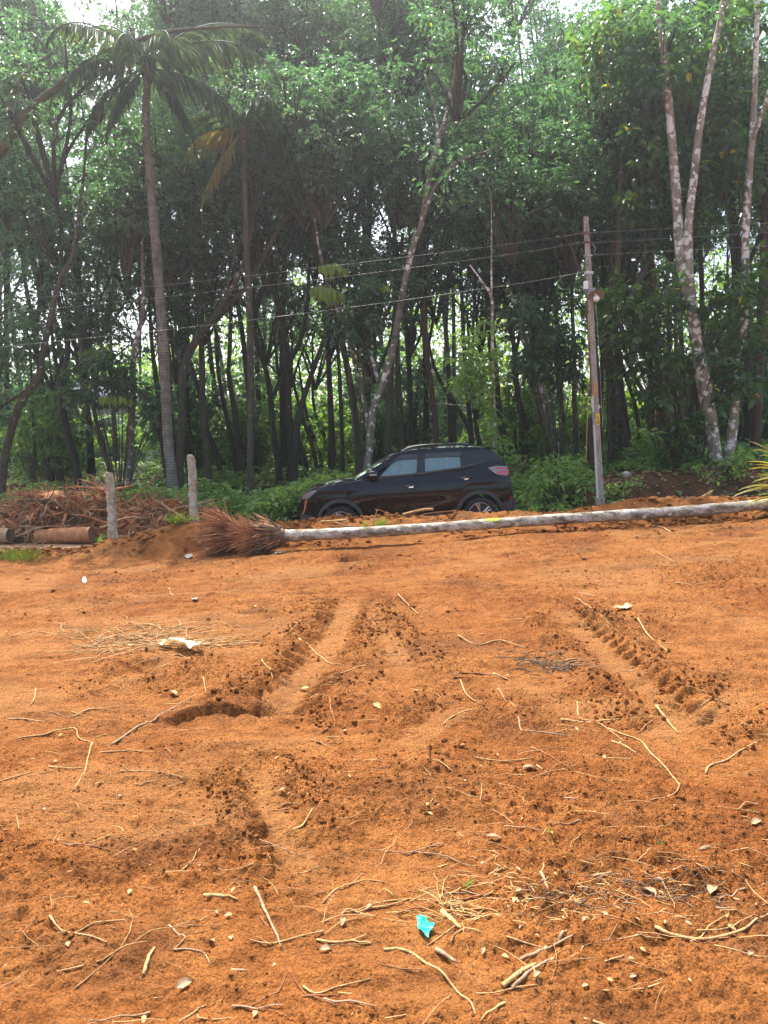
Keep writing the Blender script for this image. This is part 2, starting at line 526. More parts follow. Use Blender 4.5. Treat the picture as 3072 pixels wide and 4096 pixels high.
def leaf_mat(name, dark, light, trans, yellow=0.0, rough=0.42, tfac=0.42, spec=0.45):
    m = bpy.data.materials.new(name); m.use_nodes = True
    n, l = m.node_tree.nodes, m.node_tree.links
    b = n['Principled BSDF']
    g = n.new('ShaderNodeNewGeometry')
    stops = [(0.0, dark), (0.55, tuple((a + c) / 2 for a, c in zip(dark, light))), (0.985 - yellow if yellow else 0.95, light)]
    if yellow: stops.append((1.0 - yellow, (0.42, 0.33, 0.04)))
    c = ramp(n, stops)
    if yellow: c.color_ramp.elements[2].position = 0.997 - yellow
    l.new(g.outputs['Random Per Island'], c.inputs[0])
    col = mix(n, l, noise(n, l, tcoord(n), 0.8, 3).outputs[0], mix(n, l, 1.0, c.outputs[0], (0.72, 0.78, 0.8), 'MULTIPLY'), mix(n, l, 1.0, c.outputs[0], (1.25, 1.15, 1.0), 'MULTIPLY'))
    l.new(col, b.inputs['Base Color'])
    b.inputs['Roughness'].default_value = rough
    b.inputs['Specular IOR Level'].default_value = spec
    tr = n.new('ShaderNodeBsdfTranslucent')
    tc = mix(n, l, 1.0, col, tuple(trans), 'MULTIPLY')
    l.new(tc, tr.inputs['Color'])
    mx = n.new('ShaderNodeMixShader'); mx.inputs[0].default_value = tfac
    l.new(b.outputs[0], mx.inputs[1]); l.new(tr.outputs[0], mx.inputs[2])
    l.new(mx.outputs[0], n['Material Output'].inputs['Surface'])
    return m

LEAF = leaf_mat("rubber_leaf", (0.044, 0.084, 0.050), (0.080, 0.132, 0.068), (2.1, 3.0, 1.7), yellow=0.003, rough=.36, spec=.5)
LEAF_B = leaf_mat("fresh_leaf", (0.075, 0.14, 0.038), (0.14, 0.24, 0.06), (2.6, 2.8, 1.3), yellow=0.004)
LEAF_BIG = leaf_mat("broad_leaf", (0.032, 0.070, 0.026), (0.075, 0.135, 0.040), (2.4, 2.8, 1.3), yellow=0.008, rough=0.38)
LEAF_LIME = leaf_mat("lime_leaf", (0.16, 0.27, 0.04), (0.24, 0.36, 0.07), (2.0, 2.0, 1.0))
LEAF_VINE = leaf_mat("vine_leaf", (0.13, 0.22, 0.06), (0.25, 0.37, 0.11), (1.9, 2.1, 1.1), yellow=0.004, rough=0.5, tfac=.5)
LEAF_BAN = leaf_mat("banana_leaf", (0.09, 0.17, 0.03), (0.16, 0.27, 0.05), (2.4, 2.4, 1.0), rough=0.4)
LEAF_PALM = leaf_mat("palm_leaf", (0.032, 0.056, 0.030), (0.060, 0.092, 0.045), (2.2, 2.4, 1.3), rough=0.55, spec=.25)
LEAF_PALMY = leaf_mat("yellow_palm_leaf", (0.24, 0.22, 0.04), (0.40, 0.33, 0.06), (1.6, 1.5, 0.9))
LEAF_FALL = leaf_mat("fallen_palm_leaf", (0.28, 0.28, 0.05), (0.52, 0.42, 0.10), (1.4, 1.3, 0.8), rough=0.5)
GRASS = leaf_mat("grass_blade", (0.12, 0.19, 0.03), (0.24, 0.30, 0.06), (2.0, 2.0, 1.0), rough=0.5)
LEAF_DEAD = leaf_mat("dead_leaf", (0.30, 0.17, 0.09), (0.50, 0.36, 0.24), (0.8, 0.7, 0.5), rough=0.8, tfac=0.15, spec=0.2)
CHIP = leaf_mat("wood_chip", (0.36, 0.20, 0.08), (0.60, 0.40, 0.21), (0.8, 0.7, 0.5), rough=0.85, tfac=0.05, spec=0.2)

# ------------------------------------------------------------------ ground meshes
def grid_mesh(name, X, Y, Z, material, attr=None):
    nr, nc = X.shape
    V = np.stack([X, Y, Z], -1).reshape(-1, 3)
    i = np.arange(nr * nc).reshape(nr, nc)
    F = np.stack([i[:-1, :-1], i[:-1, 1:], i[1:, 1:], i[1:, :-1]], -1).reshape(-1, 4)
    me = mesh_arrays(name, V, F, material)
    if attr is not None:
        a = me.attributes.new('compact', 'FLOAT', 'POINT')
        a.data.foreach_set('value', attr.astype(np.float32).ravel())
    return me

NR, NC = 640, 620
yy = 1.1 * np.exp(np.linspace(0, math.log(16.2 / 1.1), NR))
tt = np.linspace(-1, 1, NC)
Y = np.repeat(yy[:, None], NC, 1)
X = tt[None, :] * (0.74 * Y + 1.2)
Z, CMP = field(X, Y)
ZGRID = Z
obj("dirt_ground", grid_mesh("dirt_ground", X, Y, Z, SOIL, CMP))['kind'] = 'structure'

def rough_terrain(x, y):
    return macro(x, y) + sstep(y, 15.8, 17) * 0.06 * fbm(x * 1.2, y * 1.2, 3, 301)
fy = np.concatenate([np.linspace(15.55, 20, 70), np.linspace(20.2, 80, 130)])
fx = np.linspace(-1, 1, 200)
Y = np.repeat(fy[:, None], 200, 1)
X = fx[None, :] * (0.7 * Y + 6)
Z = rough_terrain(X, Y) + 0.01
obj("forest_floor", grid_mesh("forest_floor", X, Y, Z, EARTH))['kind'] = 'structure'
gx = np.linspace(-160, 160, 60); gy = np.linspace(-120, 400, 90)
X, Y = np.meshgrid(gx, gy)
Z = macro(X, np.clip(Y, 0, 60)) - 0.7 * sstep(Y, -2, 3) - 0.0
me = grid_mesh("surrounding_ground", X, Y, Z - 0.35 * sstep(Y, -2, 1), SOIL)
me.materials.append(EARTH)
me.polygons.foreach_set('material_index', [1 if p.center.y > 17 else 0 for p in me.polygons])
obj("surrounding_ground", me)['kind'] = 'structure'

def road_mat():
    m, n, l, b = mat("packed_road_dirt", rough=.95, spec=.15)
    v = tcoord(n)
    c = ramp(n, [(.35, (.24, .135, .07)), (.6, (.38, .24, .135))])
    l.new(noise(n, l, tcoord(n, 'Object', (.5, 2.5, 1), l), 2.2, 5, .6).outputs[0], c.inputs[0])
    l.new(c.outputs[0], b.inputs['Base Color'])
    l.new(bump(n, l, noise(n, l, v, 30, 5, .7).outputs[0], .5, .01), b.inputs['Normal'])
    return m
rx = np.linspace(-16, 12, 220); ry = np.linspace(0, 1, 26)
X, T = np.meshgrid(rx, ry)
Y = (ylog(X) + 1.72) + T * (15.35 - ylog(X) - 1.72) + .05 * fbm(X * 2.2, T * 3, 3, 7)
Z = np.maximum(macro(X, Y), field(X, Y)[0]) + .008
obj("dirt_road", grid_mesh("dirt_road", X, Y, Z, road_mat()))['kind'] = 'structure'

# ------------------------------------------------------------------ foliage builders
def unit(a):
    return a / np.maximum(np.linalg.norm(a, axis=-1, keepdims=True), 1e-9)

def leaf_arrays(pos, axis, nrm, L, W, broad=False, droop=0.25):
    pos = np.asarray(pos, float); axis = unit(np.asarray(axis, float))
    s = unit(np.cross(axis, nrm)); n = np.cross(s, axis)
    L = np.asarray(L, float).reshape(-1, 1); W = np.asarray(W, float).reshape(-1, 1)
    N = len(pos)
    if not broad:
        base = pos
        tip = pos + axis * L - n * L * droop
        mid = pos + axis * L * 0.48
        r = mid + s * W * 0.5 + n * W * 0.14
        q = mid - s * W * 0.5 + n * W * 0.14
        V = np.stack([base, r, tip, q], 1)
        f = np.array([[0, 1, 2], [0, 2, 3]])
    else:
        b = pos
        m1 = pos + axis * L * 0.33 - n * L * droop * 0.05
        m2 = pos + axis * L * 0.68 - n * L * droop * 0.4
        tip = pos + axis * L - n * L * droop
        r1 = pos + axis * L * 0.28 + s * W * 0.46 + n * W * 0.16
        r2 = pos + axis * L * 0.64 + s * W * 0.40 + n * W * 0.12 - n * L * droop * 0.35
        l1 = pos + axis * L * 0.28 - s * W * 0.46 + n * W * 0.16
        l2 = pos + axis * L * 0.64 - s * W * 0.40 + n * W * 0.12 - n * L * droop * 0.35
        V = np.stack([b, m1, m2, tip, r1, r2, l1, l2], 1)
        f = np.array([[0, 4, 1], [1, 4, 5], [1, 5, 2], [2, 5, 3], [0, 1, 6], [1, 2, 7], [1, 7, 6], [2, 3, 7]])
    k = V.shape[1]
    F = (f[None] + (np.arange(N) * k)[:, None, None]).reshape(-1, 3)
    return V.reshape(-1, 3), F

def leaf_mesh(name, material, *a, **k):
    V, F = leaf_arrays(*a, **k)
    return mesh_arrays(name, V, F, material, smooth=True)

def rdir(rng, n):
    return unit(rng.normal(size=(n, 3)))

def rubber_clumps(rng, centres, outd, per=8, L=0.17):
    """whorls of three-part drooping leaves"""
    n = len(centres)
    c = np.repeat(centres, per, 0); o = np.repeat(outd, per, 0)
    d = unit(o * 0.6 + rdir(rng, n * per) * 0.9 + np.array([0, 0, 0.15]))
    pet = rng.uniform(0.08, 0.24, (n * per, 1))
    e = c + d * pet
    P3, A3, L3 = [], [], []
    s = unit(np.cross(d, np.array([0, 0, 1.0]) + 0.01))
    for k in (-1, 0, 1):
        ax = unit(d * 0.75 + s * k * 0.75 + np.array([0, 0, -0.55]) + rng.normal(size=d.shape) * 0.18)
        P3.append(e); A3.append(ax); L3.append(L * rng.uniform(0.7, 1.25, len(e)))
    pos = np.concatenate(P3); ax = np.concatenate(A3); Ls = np.concatenate(L3)
    nn = unit(np.array([0, 0, 1.0]) + rng.normal(size=pos.shape) * 0.45)
    return pos, ax, nn, Ls, Ls * rng.uniform(0.36, 0.46, len(Ls))

def crown_variant(seed, ext=(2.0, 2.0, 2.3), nb=7, nclump=330, L=0.138, per=8):
    rng = np.random.default_rng(seed)
    bc = rng.uniform(-1, 1, (nb, 3)); bc = unit(bc) * rng.uniform(0.25, 1, (nb, 1)) ** 0.6 * np.array(ext) * 0.72
    br = rng.uniform(0.65, 1.2, nb)
    which = rng.integers(0, nb, nclump)
    dv = rdir(rng, nclump)
    pc = bc[which] + dv * (br[which] * rng.uniform(0.15, 1.0, nclump) ** 0.45)[:, None] * np.array([1.15, 1.15, 0.8])
    outd = unit(dv + unit(pc) * 0.5 + np.array([0, 0, 0.25]))
    crown = leaf_mesh("crown", LEAF, *rubber_clumps(rng, pc, outd, per, L))
    mb = MB()
    random.seed(seed)
    root = Vector((0, 0, -ext[2]))
    for i in range(nb):
        b = Vector(bc[i])
        midp = root.lerp(b, 0.5) + Vector((random.uniform(-.3, .3), random.uniform(-.3, .3), random.uniform(-.1, .3)))
        pts = smooth_pts([root, midp, b, b + (b - midp) * 0.4], 3)
        mb.tube(pts, list(np.linspace(0.055, 0.014, len(pts))), 5, cap=False)
        for j in np.where(which == i)[0][:9]:
            q = Vector(pc[j])
            mb.tube([b.lerp(midp, random.uniform(0, 0.5)), b.lerp(q, .55) + Vector((0, 0, .06)), q], [0.013, 0.009, 0.004], 3, cap=False)
    limbs = mb.mesh("limbs", BARK_DARK)
    return crown, limbs

CROWNS = [crown_variant(500 + i, nclump=122 + 20 * (i % 3)) for i in range(7)]

def add_crown(root, p, scale=1.0, var=None, sc3=None, limbs=True):
    """p in root space; the crown hangs on its limbs above p"""
    v = random.randrange(len(CROWNS)) if var is None else var
    rot = (0, 0, random.uniform(0, 6.28))
    s = sc3 or (scale * random.uniform(.9, 1.12), scale * random.uniform(.9, 1.12), scale * random.uniform(.85, 1.05))
    obj("crown", CROWNS[v][0], root, p, rot, s)
    if limbs: obj("limbs", CROWNS[v][1], root, p, rot, s)

# ------------------------------------------------------------------ traced trees
def px_tube(mb, base, pts, d, n=8, wob=0.03, sm=4, dd=0.0):
    """pts: (px, py, width px); d depth; dd depth gained by the far end; returns last point in local space"""
    k = len(pts)
    L = []
    for i, (a, b, w) in enumerate(pts):
        di = d + dd * i / max(1, k - 1)
        q = P(a, b, di) - base
        L.append((q.x, q.y, q.z, w / 2 / FPX * di))
    S = smooth_pts(L, sm)
    mb.tube([Vector(s[:3]) for s in S], [float(s[3]) for s in S], n, wob=wob)
    return Vector(S[-1][:3]), Vector(S[-1][:3]) - Vector(S[-4][:3])

def traced_tree(name, label, d, trunk, branches=(), bark=None, crowns=1, cscale=1.0, up=1.6, group=None, cat="tree", extra_crowns=()):
    a, b, w = trunk[0]
    base = P(a, b, d)
    g = float(rough_terrain(np.array([base.x]), np.array([base.y]))[0])
    base = Vector((base.x, base.y, min(g, base.z) - 0.05))
    t = thing(name, label, cat, base, group)
    mb = MB()
    # carry the trunk down to the ground with a root flare
    pts = [(a, b, w)] + list(trunk[1:])
    k = len(pts); L = [(0, 0, 0, w * 0.72 / FPX * d)]
    for i, (x, y, ww) in enumerate(pts):
        q = P(x, y, d) - base
        if i == 0 and q.z < 0.25: continue
        L.append((q.x, q.y, q.z, ww / 2 / FPX * d))
    e = np.array(L[-1]); f = np.array(L[-2]); dr = (e - f)[:3]; dr = dr / np.linalg.norm(dr)
    if up:
        L.append((*(e[:3] + dr * up * 0.6 + np.array([0, 0, up * 0.4])), e[3] * 0.6))
    S = smooth_pts(L, 4)
    mb.tube([Vector(s[:3]) for s in S], [max(0.012, float(s[3])) for s in S], 9, wob=0.04)
    mb.build("trunk", bark or BARK_DARK, t, sharp=None)
    tip = Vector(S[-1][:3])
    tips = [tip]
    for br in branches:
        bm_ = MB()
        e, dr = px_tube(bm_, base, br, d, 7, 0.05, dd=random.uniform(-0.8, 0.8) if len(br) > 2 else 0)
        bm_.build("branch", bark or BARK_DARK, t, sharp=None)
        if br[-1][2] <= 16: tips.append(e)
    for i in range(crowns):
        q = tips[i % len(tips)] + Vector((random.uniform(-.7, .7), random.uniform(-.6, .9), random.uniform(-0.2, 1.3)))
        add_crown(t, q, cscale)
    for (x, y, dd, s) in extra_crowns:
        add_crown(t, P(x, y, d + dd) - base, s)
    return t

D_ = dict
TT = [
 D_(name="rubber_tree", label="forked tree with mossy brown limbs just behind the left coconut palm trunk", d=20.5, bark=BARK_MID,
    trunk=[(718, 1900, 34), (726, 1700, 32), (728, 1540, 32), (745, 1440, 34), (800, 1340, 30), (850, 1280, 28), (905, 1190, 24), (960, 1090, 20), (1000, 950, 16), (1020, 820, 12)],
    branches=[[(722, 1450, 20), (700, 1385, 17), (686, 1310, 14)], [(840, 1300, 20), (900, 1230, 22), (1000, 1130, 20), (1090, 960, 18), (1180, 830, 16), (1300, 690, 10)], [(905, 1190, 18), (925, 1080, 15), (960, 960, 12)]], crowns=3),
 D_(name="rubber_tree", label="brown trunk between taller stone post and shorter coconut palm, wire tied low round it", d=21.5, bark=BARK_MID,
    trunk=[(840, 1930, 24), (831, 1850, 24), (812, 1675, 24), (807, 1410, 24), (793, 1145, 21), (780, 900, 16)], crowns=2),
 D_(name="rubber_tree", label="slim dark trunk leaning left beside the brown wire-tied trunk", d=24, trunk=[(885, 1900, 20), (860, 1800, 20), (831, 1723, 18), (806, 1610, 17), (770, 1480, 15), (740, 1380, 12)], crowns=1),
 D_(name="rubber_tree", label="dark slim trunk left of the right coconut palm, leaning left at its top", d=25, trunk=[(947, 1880, 18), (925, 1750, 18), (889, 1583, 17), (870, 1458, 15), (862, 1300, 13)], crowns=1),
 D_(name="rubber_tree", label="dark trunk with a swollen knee directly left of the right coconut palm", d=23.5, trunk=[(968, 1910, 26), (950, 1750, 24), (940, 1650, 25), (915, 1500, 18), (920, 1380, 16), (925, 1200, 13)], crowns=1),
 D_(name="rubber_tree", label="dark trunk forking into a V right of the right coconut palm", d=23, trunk=[(1116, 1885, 26), (1095, 1740, 24), (1082, 1593, 23), (1066, 1490, 20), (1029, 1386, 15), (1010, 1250, 12)],
    branches=[[(1085, 1600, 17), (1154, 1458, 20), (1207, 1347, 19), (1231, 1207, 16), (1235, 1050, 12)]], crowns=2),
 D_(name="rubber_tree", label="thick dark trunk sweeping right above the green mound left of the car", d=22, trunk=[(1178, 1880, 30), (1185, 1760, 28), (1200, 1641, 24), (1243, 1506, 21), (1286, 1386, 19), (1315, 1289, 17), (1340, 1150, 13)], crowns=2),
 D_(name="rubber_tree", label="dark trunk leaning hard left, crossing behind the sweeping dark trunk", d=25, trunk=[(1222, 1850, 20), (1190, 1750, 19), (1154, 1651, 18), (1125, 1560, 15), (1111, 1478, 12)], crowns=1),
 D_(name="rubber_tree", label="slim leaning trunk second in the fan of trunks left of the straight black trunk", d=28, trunk=[(1262, 1840, 17), (1235, 1740, 16), (1212, 1675, 15), (1180, 1560, 12)], crowns=1),
 D_(name="rubber_tree", label="slim leaning trunk in front of the bright banana leaves", d=29, trunk=[(1282, 1835, 17), (1262, 1770, 15), (1241, 1713, 14), (1215, 1600, 12)], crowns=1),
 D_(name="rubber_tree", label="slim trunk curving up right beside the straight black trunk", d=29, trunk=[(1320, 1835, 18), (1295, 1740, 16), (1275, 1699, 14), (1252, 1600, 12), (1251, 1500, 10)], crowns=1),
 D_(name="rubber_tree", label="straight black pole-like trunk left of the white-spotted leaning tree", d=24, trunk=[(1371, 1860, 17), (1362, 1600, 16), (1357, 1482, 15), (1347, 1337, 14), (1340, 1150, 12)], crowns=1),
 D_(name="rubber_tree", label="white-spotted trunk leaning right behind the car bonnet, tallest of the spotted ones", d=18.4, bark=BARK_SPOT,
    trunk=[(1468, 1890, 34), (1480, 1790, 32), (1492, 1644, 29), (1529, 1543, 28), (1568, 1409, 26), (1607, 1190, 24), (1654, 978, 24), (1685, 900, 22), (1720, 700, 20), (1755, 560, 18), (1795, 420, 14)],
    branches=[[(1513, 1530, 15), (1490, 1440, 14), (1468, 1370, 13), (1466, 1290, 9)], [(1690, 880, 16), (1745, 740, 15), (1830, 650, 12), (1960, 600, 8)], [(1755, 560, 12), (1740, 430, 10), (1700, 300, 8)]], crowns=3),
 D_(name="rubber_tree", label="thin white-flecked trunk leaning left from the foot of the tall spotted tree", d=20, bark=BARK_SPOT,
    trunk=[(1472, 1850, 18), (1466, 1660, 17), (1419, 1448, 17), (1380, 1307, 15), (1340, 1213, 14), (1300, 1100, 13), (1270, 950, 11), (1250, 800, 9)], crowns=2),
 D_(name="rubber_tree", label="brown trunk rising behind the car windscreen, right of the spotted tree", d=22, bark=BARK_MID, trunk=[(1550, 1850, 28), (1552, 1700, 26), (1558, 1560, 25), (1570, 1400, 22), (1580, 1200, 17)], crowns=1),
 D_(name="rubber_tree", label="brown trunk behind the front edge of the car roof", d=22.5, bark=BARK_MID, trunk=[(1605, 1840, 30), (1600, 1680, 26), (1592, 1490, 22), (1590, 1330, 18), (1600, 1150, 14)], crowns=1),
 D_(name="rubber_tree", label="dark straight trunk behind the middle of the car roof", d=22, bark=BARK_RED, trunk=[(1748, 1840, 26), (1742, 1700, 25), (1732, 1605, 24), (1701, 1370, 23), (1687, 1174, 20), (1675, 980, 15)], crowns=2),
 D_(name="rubber_tree", label="dark trunk leaning right over the rear half of the car roof", d=27, trunk=[(1690, 1830, 18), (1660, 1700, 17), (1680, 1500, 15), (1720, 1350, 13)], crowns=1),
 D_(name="rubber_tree", label="black trunk slanting up left behind the rear of the car", d=24, trunk=[(1905, 1830, 22), (1870, 1700, 20), (1800, 1590, 17), (1750, 1500, 14), (1720, 1400, 11)], crowns=1),
 D_(name="rubber_tree", label="black double trunk behind the car aerial", d=25, trunk=[(1925, 1840, 20), (1905, 1700, 19), (1895, 1600, 17), (1880, 1450, 14)], branches=[[(1905, 1690, 13), (1925, 1600, 13), (1935, 1480, 11)]], crowns=1),
 D_(name="rubber_tree", label="tall black trunk leaning left, first of the trunks right of the car", d=23, trunk=[(2112, 1870, 24), (2088, 1690, 23), (2062, 1502, 24), (2056, 1382, 21), (2020, 1200, 16), (1990, 1050, 13)],
    branches=[[(2060, 1420, 14), (2080, 1330, 14), (2095, 1200, 12), (2100, 1050, 10)]], crowns=2),
 D_(name="rubber_tree", label="black trunk crossing the foot of the tall black one right of the car", d=24, trunk=[(2143, 1870, 20), (2120, 1740, 19), (2083, 1623, 17), (2066, 1520, 13)], crowns=1),
 D_(name="rubber_tree", label="mossy grey trunk leaning left halfway between car and utility pole", d=22.5, bark=BARK_MID, trunk=[(2206, 1880, 25), (2190, 1760, 24), (2165, 1660, 24), (2131, 1502, 22), (2104, 1382, 19), (2075, 1240, 14)], crowns=2),
 D_(name="rubber_tree", label="spotted trunk beside the mossy grey one, leaning left", d=21.5, bark=BARK_SPOT, trunk=[(2234, 1870, 22), (2215, 1740, 21), (2189, 1647, 20), (2155, 1530, 18), (2120, 1430, 16), (2080, 1330, 12)], crowns=1),
 D_(name="rubber_tree", label="slim black trunk curving left, second trunk from the utility pole", d=27, trunk=[(2275, 1850, 18), (2258, 1700, 17), (2237, 1599, 15), (2228, 1502, 13)], crowns=1),
 D_(name="rubber_tree", label="straight brown trunk next to the utility pole on its car side", d=22, bark=BARK_MID, trunk=[(2310, 1870, 20), (2303, 1720, 20), (2297, 1575, 19), (2298, 1430, 17), (2290, 1250, 14)], crowns=1),
 D_(name="dead_stump", label="broken dead stump with peeling bark hugging the utility pole", d=18.5, bark=BARK_RED, trunk=[(2376, 1960, 30), (2368, 1840, 30), (2360, 1730, 28), (2358, 1671, 22)], crowns=0, up=0, cat="tree stump"),
 D_(name="rubber_tree", label="thick vine-wrapped trunk just right of the utility pole, forking at lamp height", d=18.8, bark=BARK_MID,
    trunk=[(2462, 1930, 52), (2456, 1800, 48), (2449, 1623, 44), (2445, 1502, 42), (2430, 1340, 36), (2447, 1250, 31), (2464, 1141, 28), (2475, 972, 24), (2480, 800, 19)],
    branches=[[(2428, 1325, 14), (2382, 1228, 14), (2330, 1120, 13), (2280, 980, 12), (2210, 880, 9)], [(2440, 1330, 30), (2478, 1275, 26), (2526, 1189, 25), (2565, 1100, 22), (2613, 1000, 18), (2650, 850, 12)]], crowns=3),
 D_(name="rubber_tree", label="reddish bare-barked trunk squeezed between utility pole and vine-wrapped trunk", d=19.5, bark=BARK_RED, trunk=[(2398, 1900, 22), (2402, 1650, 20), (2408, 1450, 18), (2425, 1290, 16), (2440, 1150, 12)], crowns=1),
 D_(name="rubber_tree", label="straight brown trunk midway between utility pole and big pale tree", d=20, bark=BARK_RED,
    trunk=[(2650, 1870, 34), (2647, 1780, 33), (2638, 1575, 31), (2628, 1334, 29), (2613, 1141, 27), (2594, 900, 23), (2580, 650, 18)], crowns=3),
 D_(name="rubber_tree", label="black trunk leaning left in the gap before the big pale tree", d=25, trunk=[(2625, 1860, 22), (2600, 1690, 21), (2575, 1575, 18), (2526, 1478, 15)], crowns=1),
 D_(name="rubber_tree", label="slim black trunk left of the straight brown trunk", d=27, trunk=[(2568, 1850, 15), (2545, 1640, 15), (2500, 1500, 13), (2480, 1400, 10)], crowns=1),
 D_(name="rubber_tree", label="slim black leaning trunk behind the waist of the big pale tree", d=26, trunk=[(2790, 1850, 17), (2735, 1680, 16), (2690, 1560, 14), (2650, 1450, 11)], crowns=1),
 D_(name="forest_tree", label="big pale tree with two white-patched stems forking from one mossy butt", d=17.2, bark=BARK_PALE,
    trunk=[(2868, 1900, 62), (2860, 1830, 52), (2844, 1691, 50), (2821, 1578, 56), (2803, 1465, 52), (2780, 1329, 46), (2765, 1194, 40), (2757, 1060, 31), (2754, 900, 30), (2772, 740, 29), (2800, 500, 27), (2835, 300, 25), (2895, 0, 20)],
    branches=[[(2770, 1230, 30), (2735, 1120, 38), (2719, 980, 40), (2703, 750, 36), (2682, 500, 32), (2665, 300, 28), (2640, 100, 20), (2630, -60, 14)]], crowns=0, up=2),
 D_(name="forest_tree", label="slimmer white-barked tree growing beside the big pale tree, forked high up", d=17.4, bark=BARK_PALE,
    trunk=[(2906, 1895, 50), (2912, 1850, 44), (2930, 1714, 38), (2943, 1555, 34), (2957, 1442, 32), (2974, 1307, 31), (2980, 1126, 30), (2984, 900, 28), (3000, 650, 26), (3010, 550, 25), (3022, 300, 20), (3030, 0, 16)],
    branches=[[(3008, 570, 17), (3040, 480, 17), (3072, 380, 15), (3120, 200, 12)]], crowns=0, up=2),
 D_(name="rubber_tree", label="dark brown trunk right of the slimmer white-barked tree", d=19.5, bark=BARK_RED, trunk=[(3018, 1900, 44), (3020, 1827, 42), (3029, 1578, 40), (3040, 1400, 36), (3050, 1150, 30), (3055, 900, 24)], crowns=2),
 D_(name="rubber_tree", label="dark trunk bending right at the picture's left edge, pale dead branch on it", d=18.5, bark=BARK_MID,
    trunk=[(3, 1990, 34), (12, 1900, 32), (22, 1818, 31), (73, 1633, 30), (152, 1513, 28), (166, 1440, 25), (192, 1320, 24), (218, 1200, 22), (250, 1100, 20), (290, 1035, 18), (310, 900, 15), (330, 760, 12)],
    branches=[[(105, 1560, 14), (60, 1590, 13), (0, 1632, 13), (-80, 1690, 10)]], crowns=2),
 D_(name="rubber_tree", label="dark crooked trunk behind the root heap, left of the grey lichen trunk", d=20, bark=BARK_DARK,
    trunk=[(315, 1935, 32), (300, 1840, 32), (265, 1712, 28), (246, 1566, 28), (262, 1480, 24), (272, 1400, 22), (262, 1330, 20), (245, 1240, 17), (225, 1120, 13)],
    branches=[[(250, 1560, 18), (230, 1480, 17), (214, 1390, 15), (205, 1300, 12)]], crowns=2),
 D_(name="rubber_tree", label="thin dark sapling trunk standing behind the heap's left part", d=21, trunk=[(140, 1930, 14), (138, 1820, 14), (136, 1732, 13), (130, 1600, 11)], crowns=1, cscale=.7),
 D_(name="rubber_tree", label="grey lichen-covered trunk directly behind the left stone post", d=19.5, bark=BARK_SPOT, trunk=[(515, 1960, 28), (520, 1850, 26), (525, 1732, 25), (532, 1600, 23), (533, 1440, 21), (550, 1340, 19), (572, 1250, 17), (570, 1045, 13)], crowns=2),
 D_(name="rubber_tree", label="slim dark leaning trunk in front of the white house", d=22, trunk=[(440, 1900, 17), (420, 1800, 17), (398, 1732, 16), (371, 1613, 14), (350, 1500, 11)], crowns=1, cscale=.8),
 D_(name="rubber_tree", label="black trunk seen close to the left edge of the left coconut palm", d=22, trunk=[(668, 1900, 24), (655, 1800, 23), (640, 1700, 22), (630, 1560, 20), (610, 1400, 17), (600, 1250, 13)],
    branches=[[(650, 1760, 12), (610, 1690, 12), (590, 1640, 9)]], crowns=1),
]
for k in TT:
    traced_tree(**k)

# the limb that reaches in at the upper left belongs to a tree standing outside the frame
base = P(-620, 2080, 17.5); base.z = float(macro(base.x, base.y)) - .05
t = thing("rubber_tree", "big tree outside the frame, its long bare limb arching over the palm", "tree", base)
mb = MB(); px_tube(mb, base, [(-620, 2080, 60), (-600, 1700, 54), (-520, 1300, 48), (-330, 900, 42), (0, 615, 34)], 17.5); mb.build("trunk", BARK_MID, t, sharp=None)
mb = MB(); px_tube(mb, base, [(0, 615, 34), (93, 464, 30), (231, 347, 26), (398, 222, 22), (593, 150, 18), (722, 122, 15), (926, 106, 10), (1060, 108, 6)], 17.5); mb.build("branch", BARK_MID, t, sharp=None)
mb = MB(); px_tube(mb, base, [(60, 505, 20), (40, 420, 18), (100, 300, 14), (210, 210, 10)], 17.5); mb.build("branch", BARK_MID, t, sharp=None)
for (x, y, s) in ((-250, 420, 1.0), (-80, 260, .9), (20, 660, .7)):
    add_crown(t, P(x, y, 19.6) - base, s)

# ------------------------------------------------------------------ rubber grove behind (rows)
def filler_trunk(seed, h=9.0):
    random.seed(seed)
    mb = MB()
    lean = Vector((random.uniform(-.16, .1), random.uniform(-.08, .1), 1))
    p = Vector((0, 0, -0.1)); pts = [(*p, 0.16)]
    k = 7
    r0 = random.uniform(.11, .15)
    for i in range(1, k + 1):
        p = p + lean * (h / k)
        lean = lean + Vector((random.uniform(-.1, .1), random.uniform(-.08, .08), 0))
        pts.append((*p, r0 * (1 - .65 * i / k)))
    S = smooth_pts(pts, 3)
    mb.tube([s[:3] for s in S], [float(s[3]) for s in S], 7, wob=.05)
    tips = [Vector(S[-1][:3])]
    for j in range(2):
        i = random.randrange(len(S) * 2 // 5, len(S) * 3 // 4)
        q = Vector(S[i][:3]); dr = Vector((random.uniform(-1, 1), random.uniform(-.7, .7), random.uniform(1.1, 2.0))).normalized()
        L = random.uniform(2.2, 3.6)
        S2 = smooth_pts([(*q, S[i][3] * .75), (*(q + dr * L * .5), S[i][3] * .55), (*(q + dr * L + Vector((0, 0, .5))), .025)], 3)
        mb.tube([s[:3] for s in S2], [float(s[3]) for s in S2], 6, cap=False)
        tips.append(Vector(S2[-1][:3]))
    return mb.mesh("trunk", BARK_DARK, sharp=None), tips
FT = [filler_trunk(40 + i, 8.5 + 0.5 * i) for i in range(6)]
random.seed(5)
rows = np.arange(22.3, 44, 3.5)
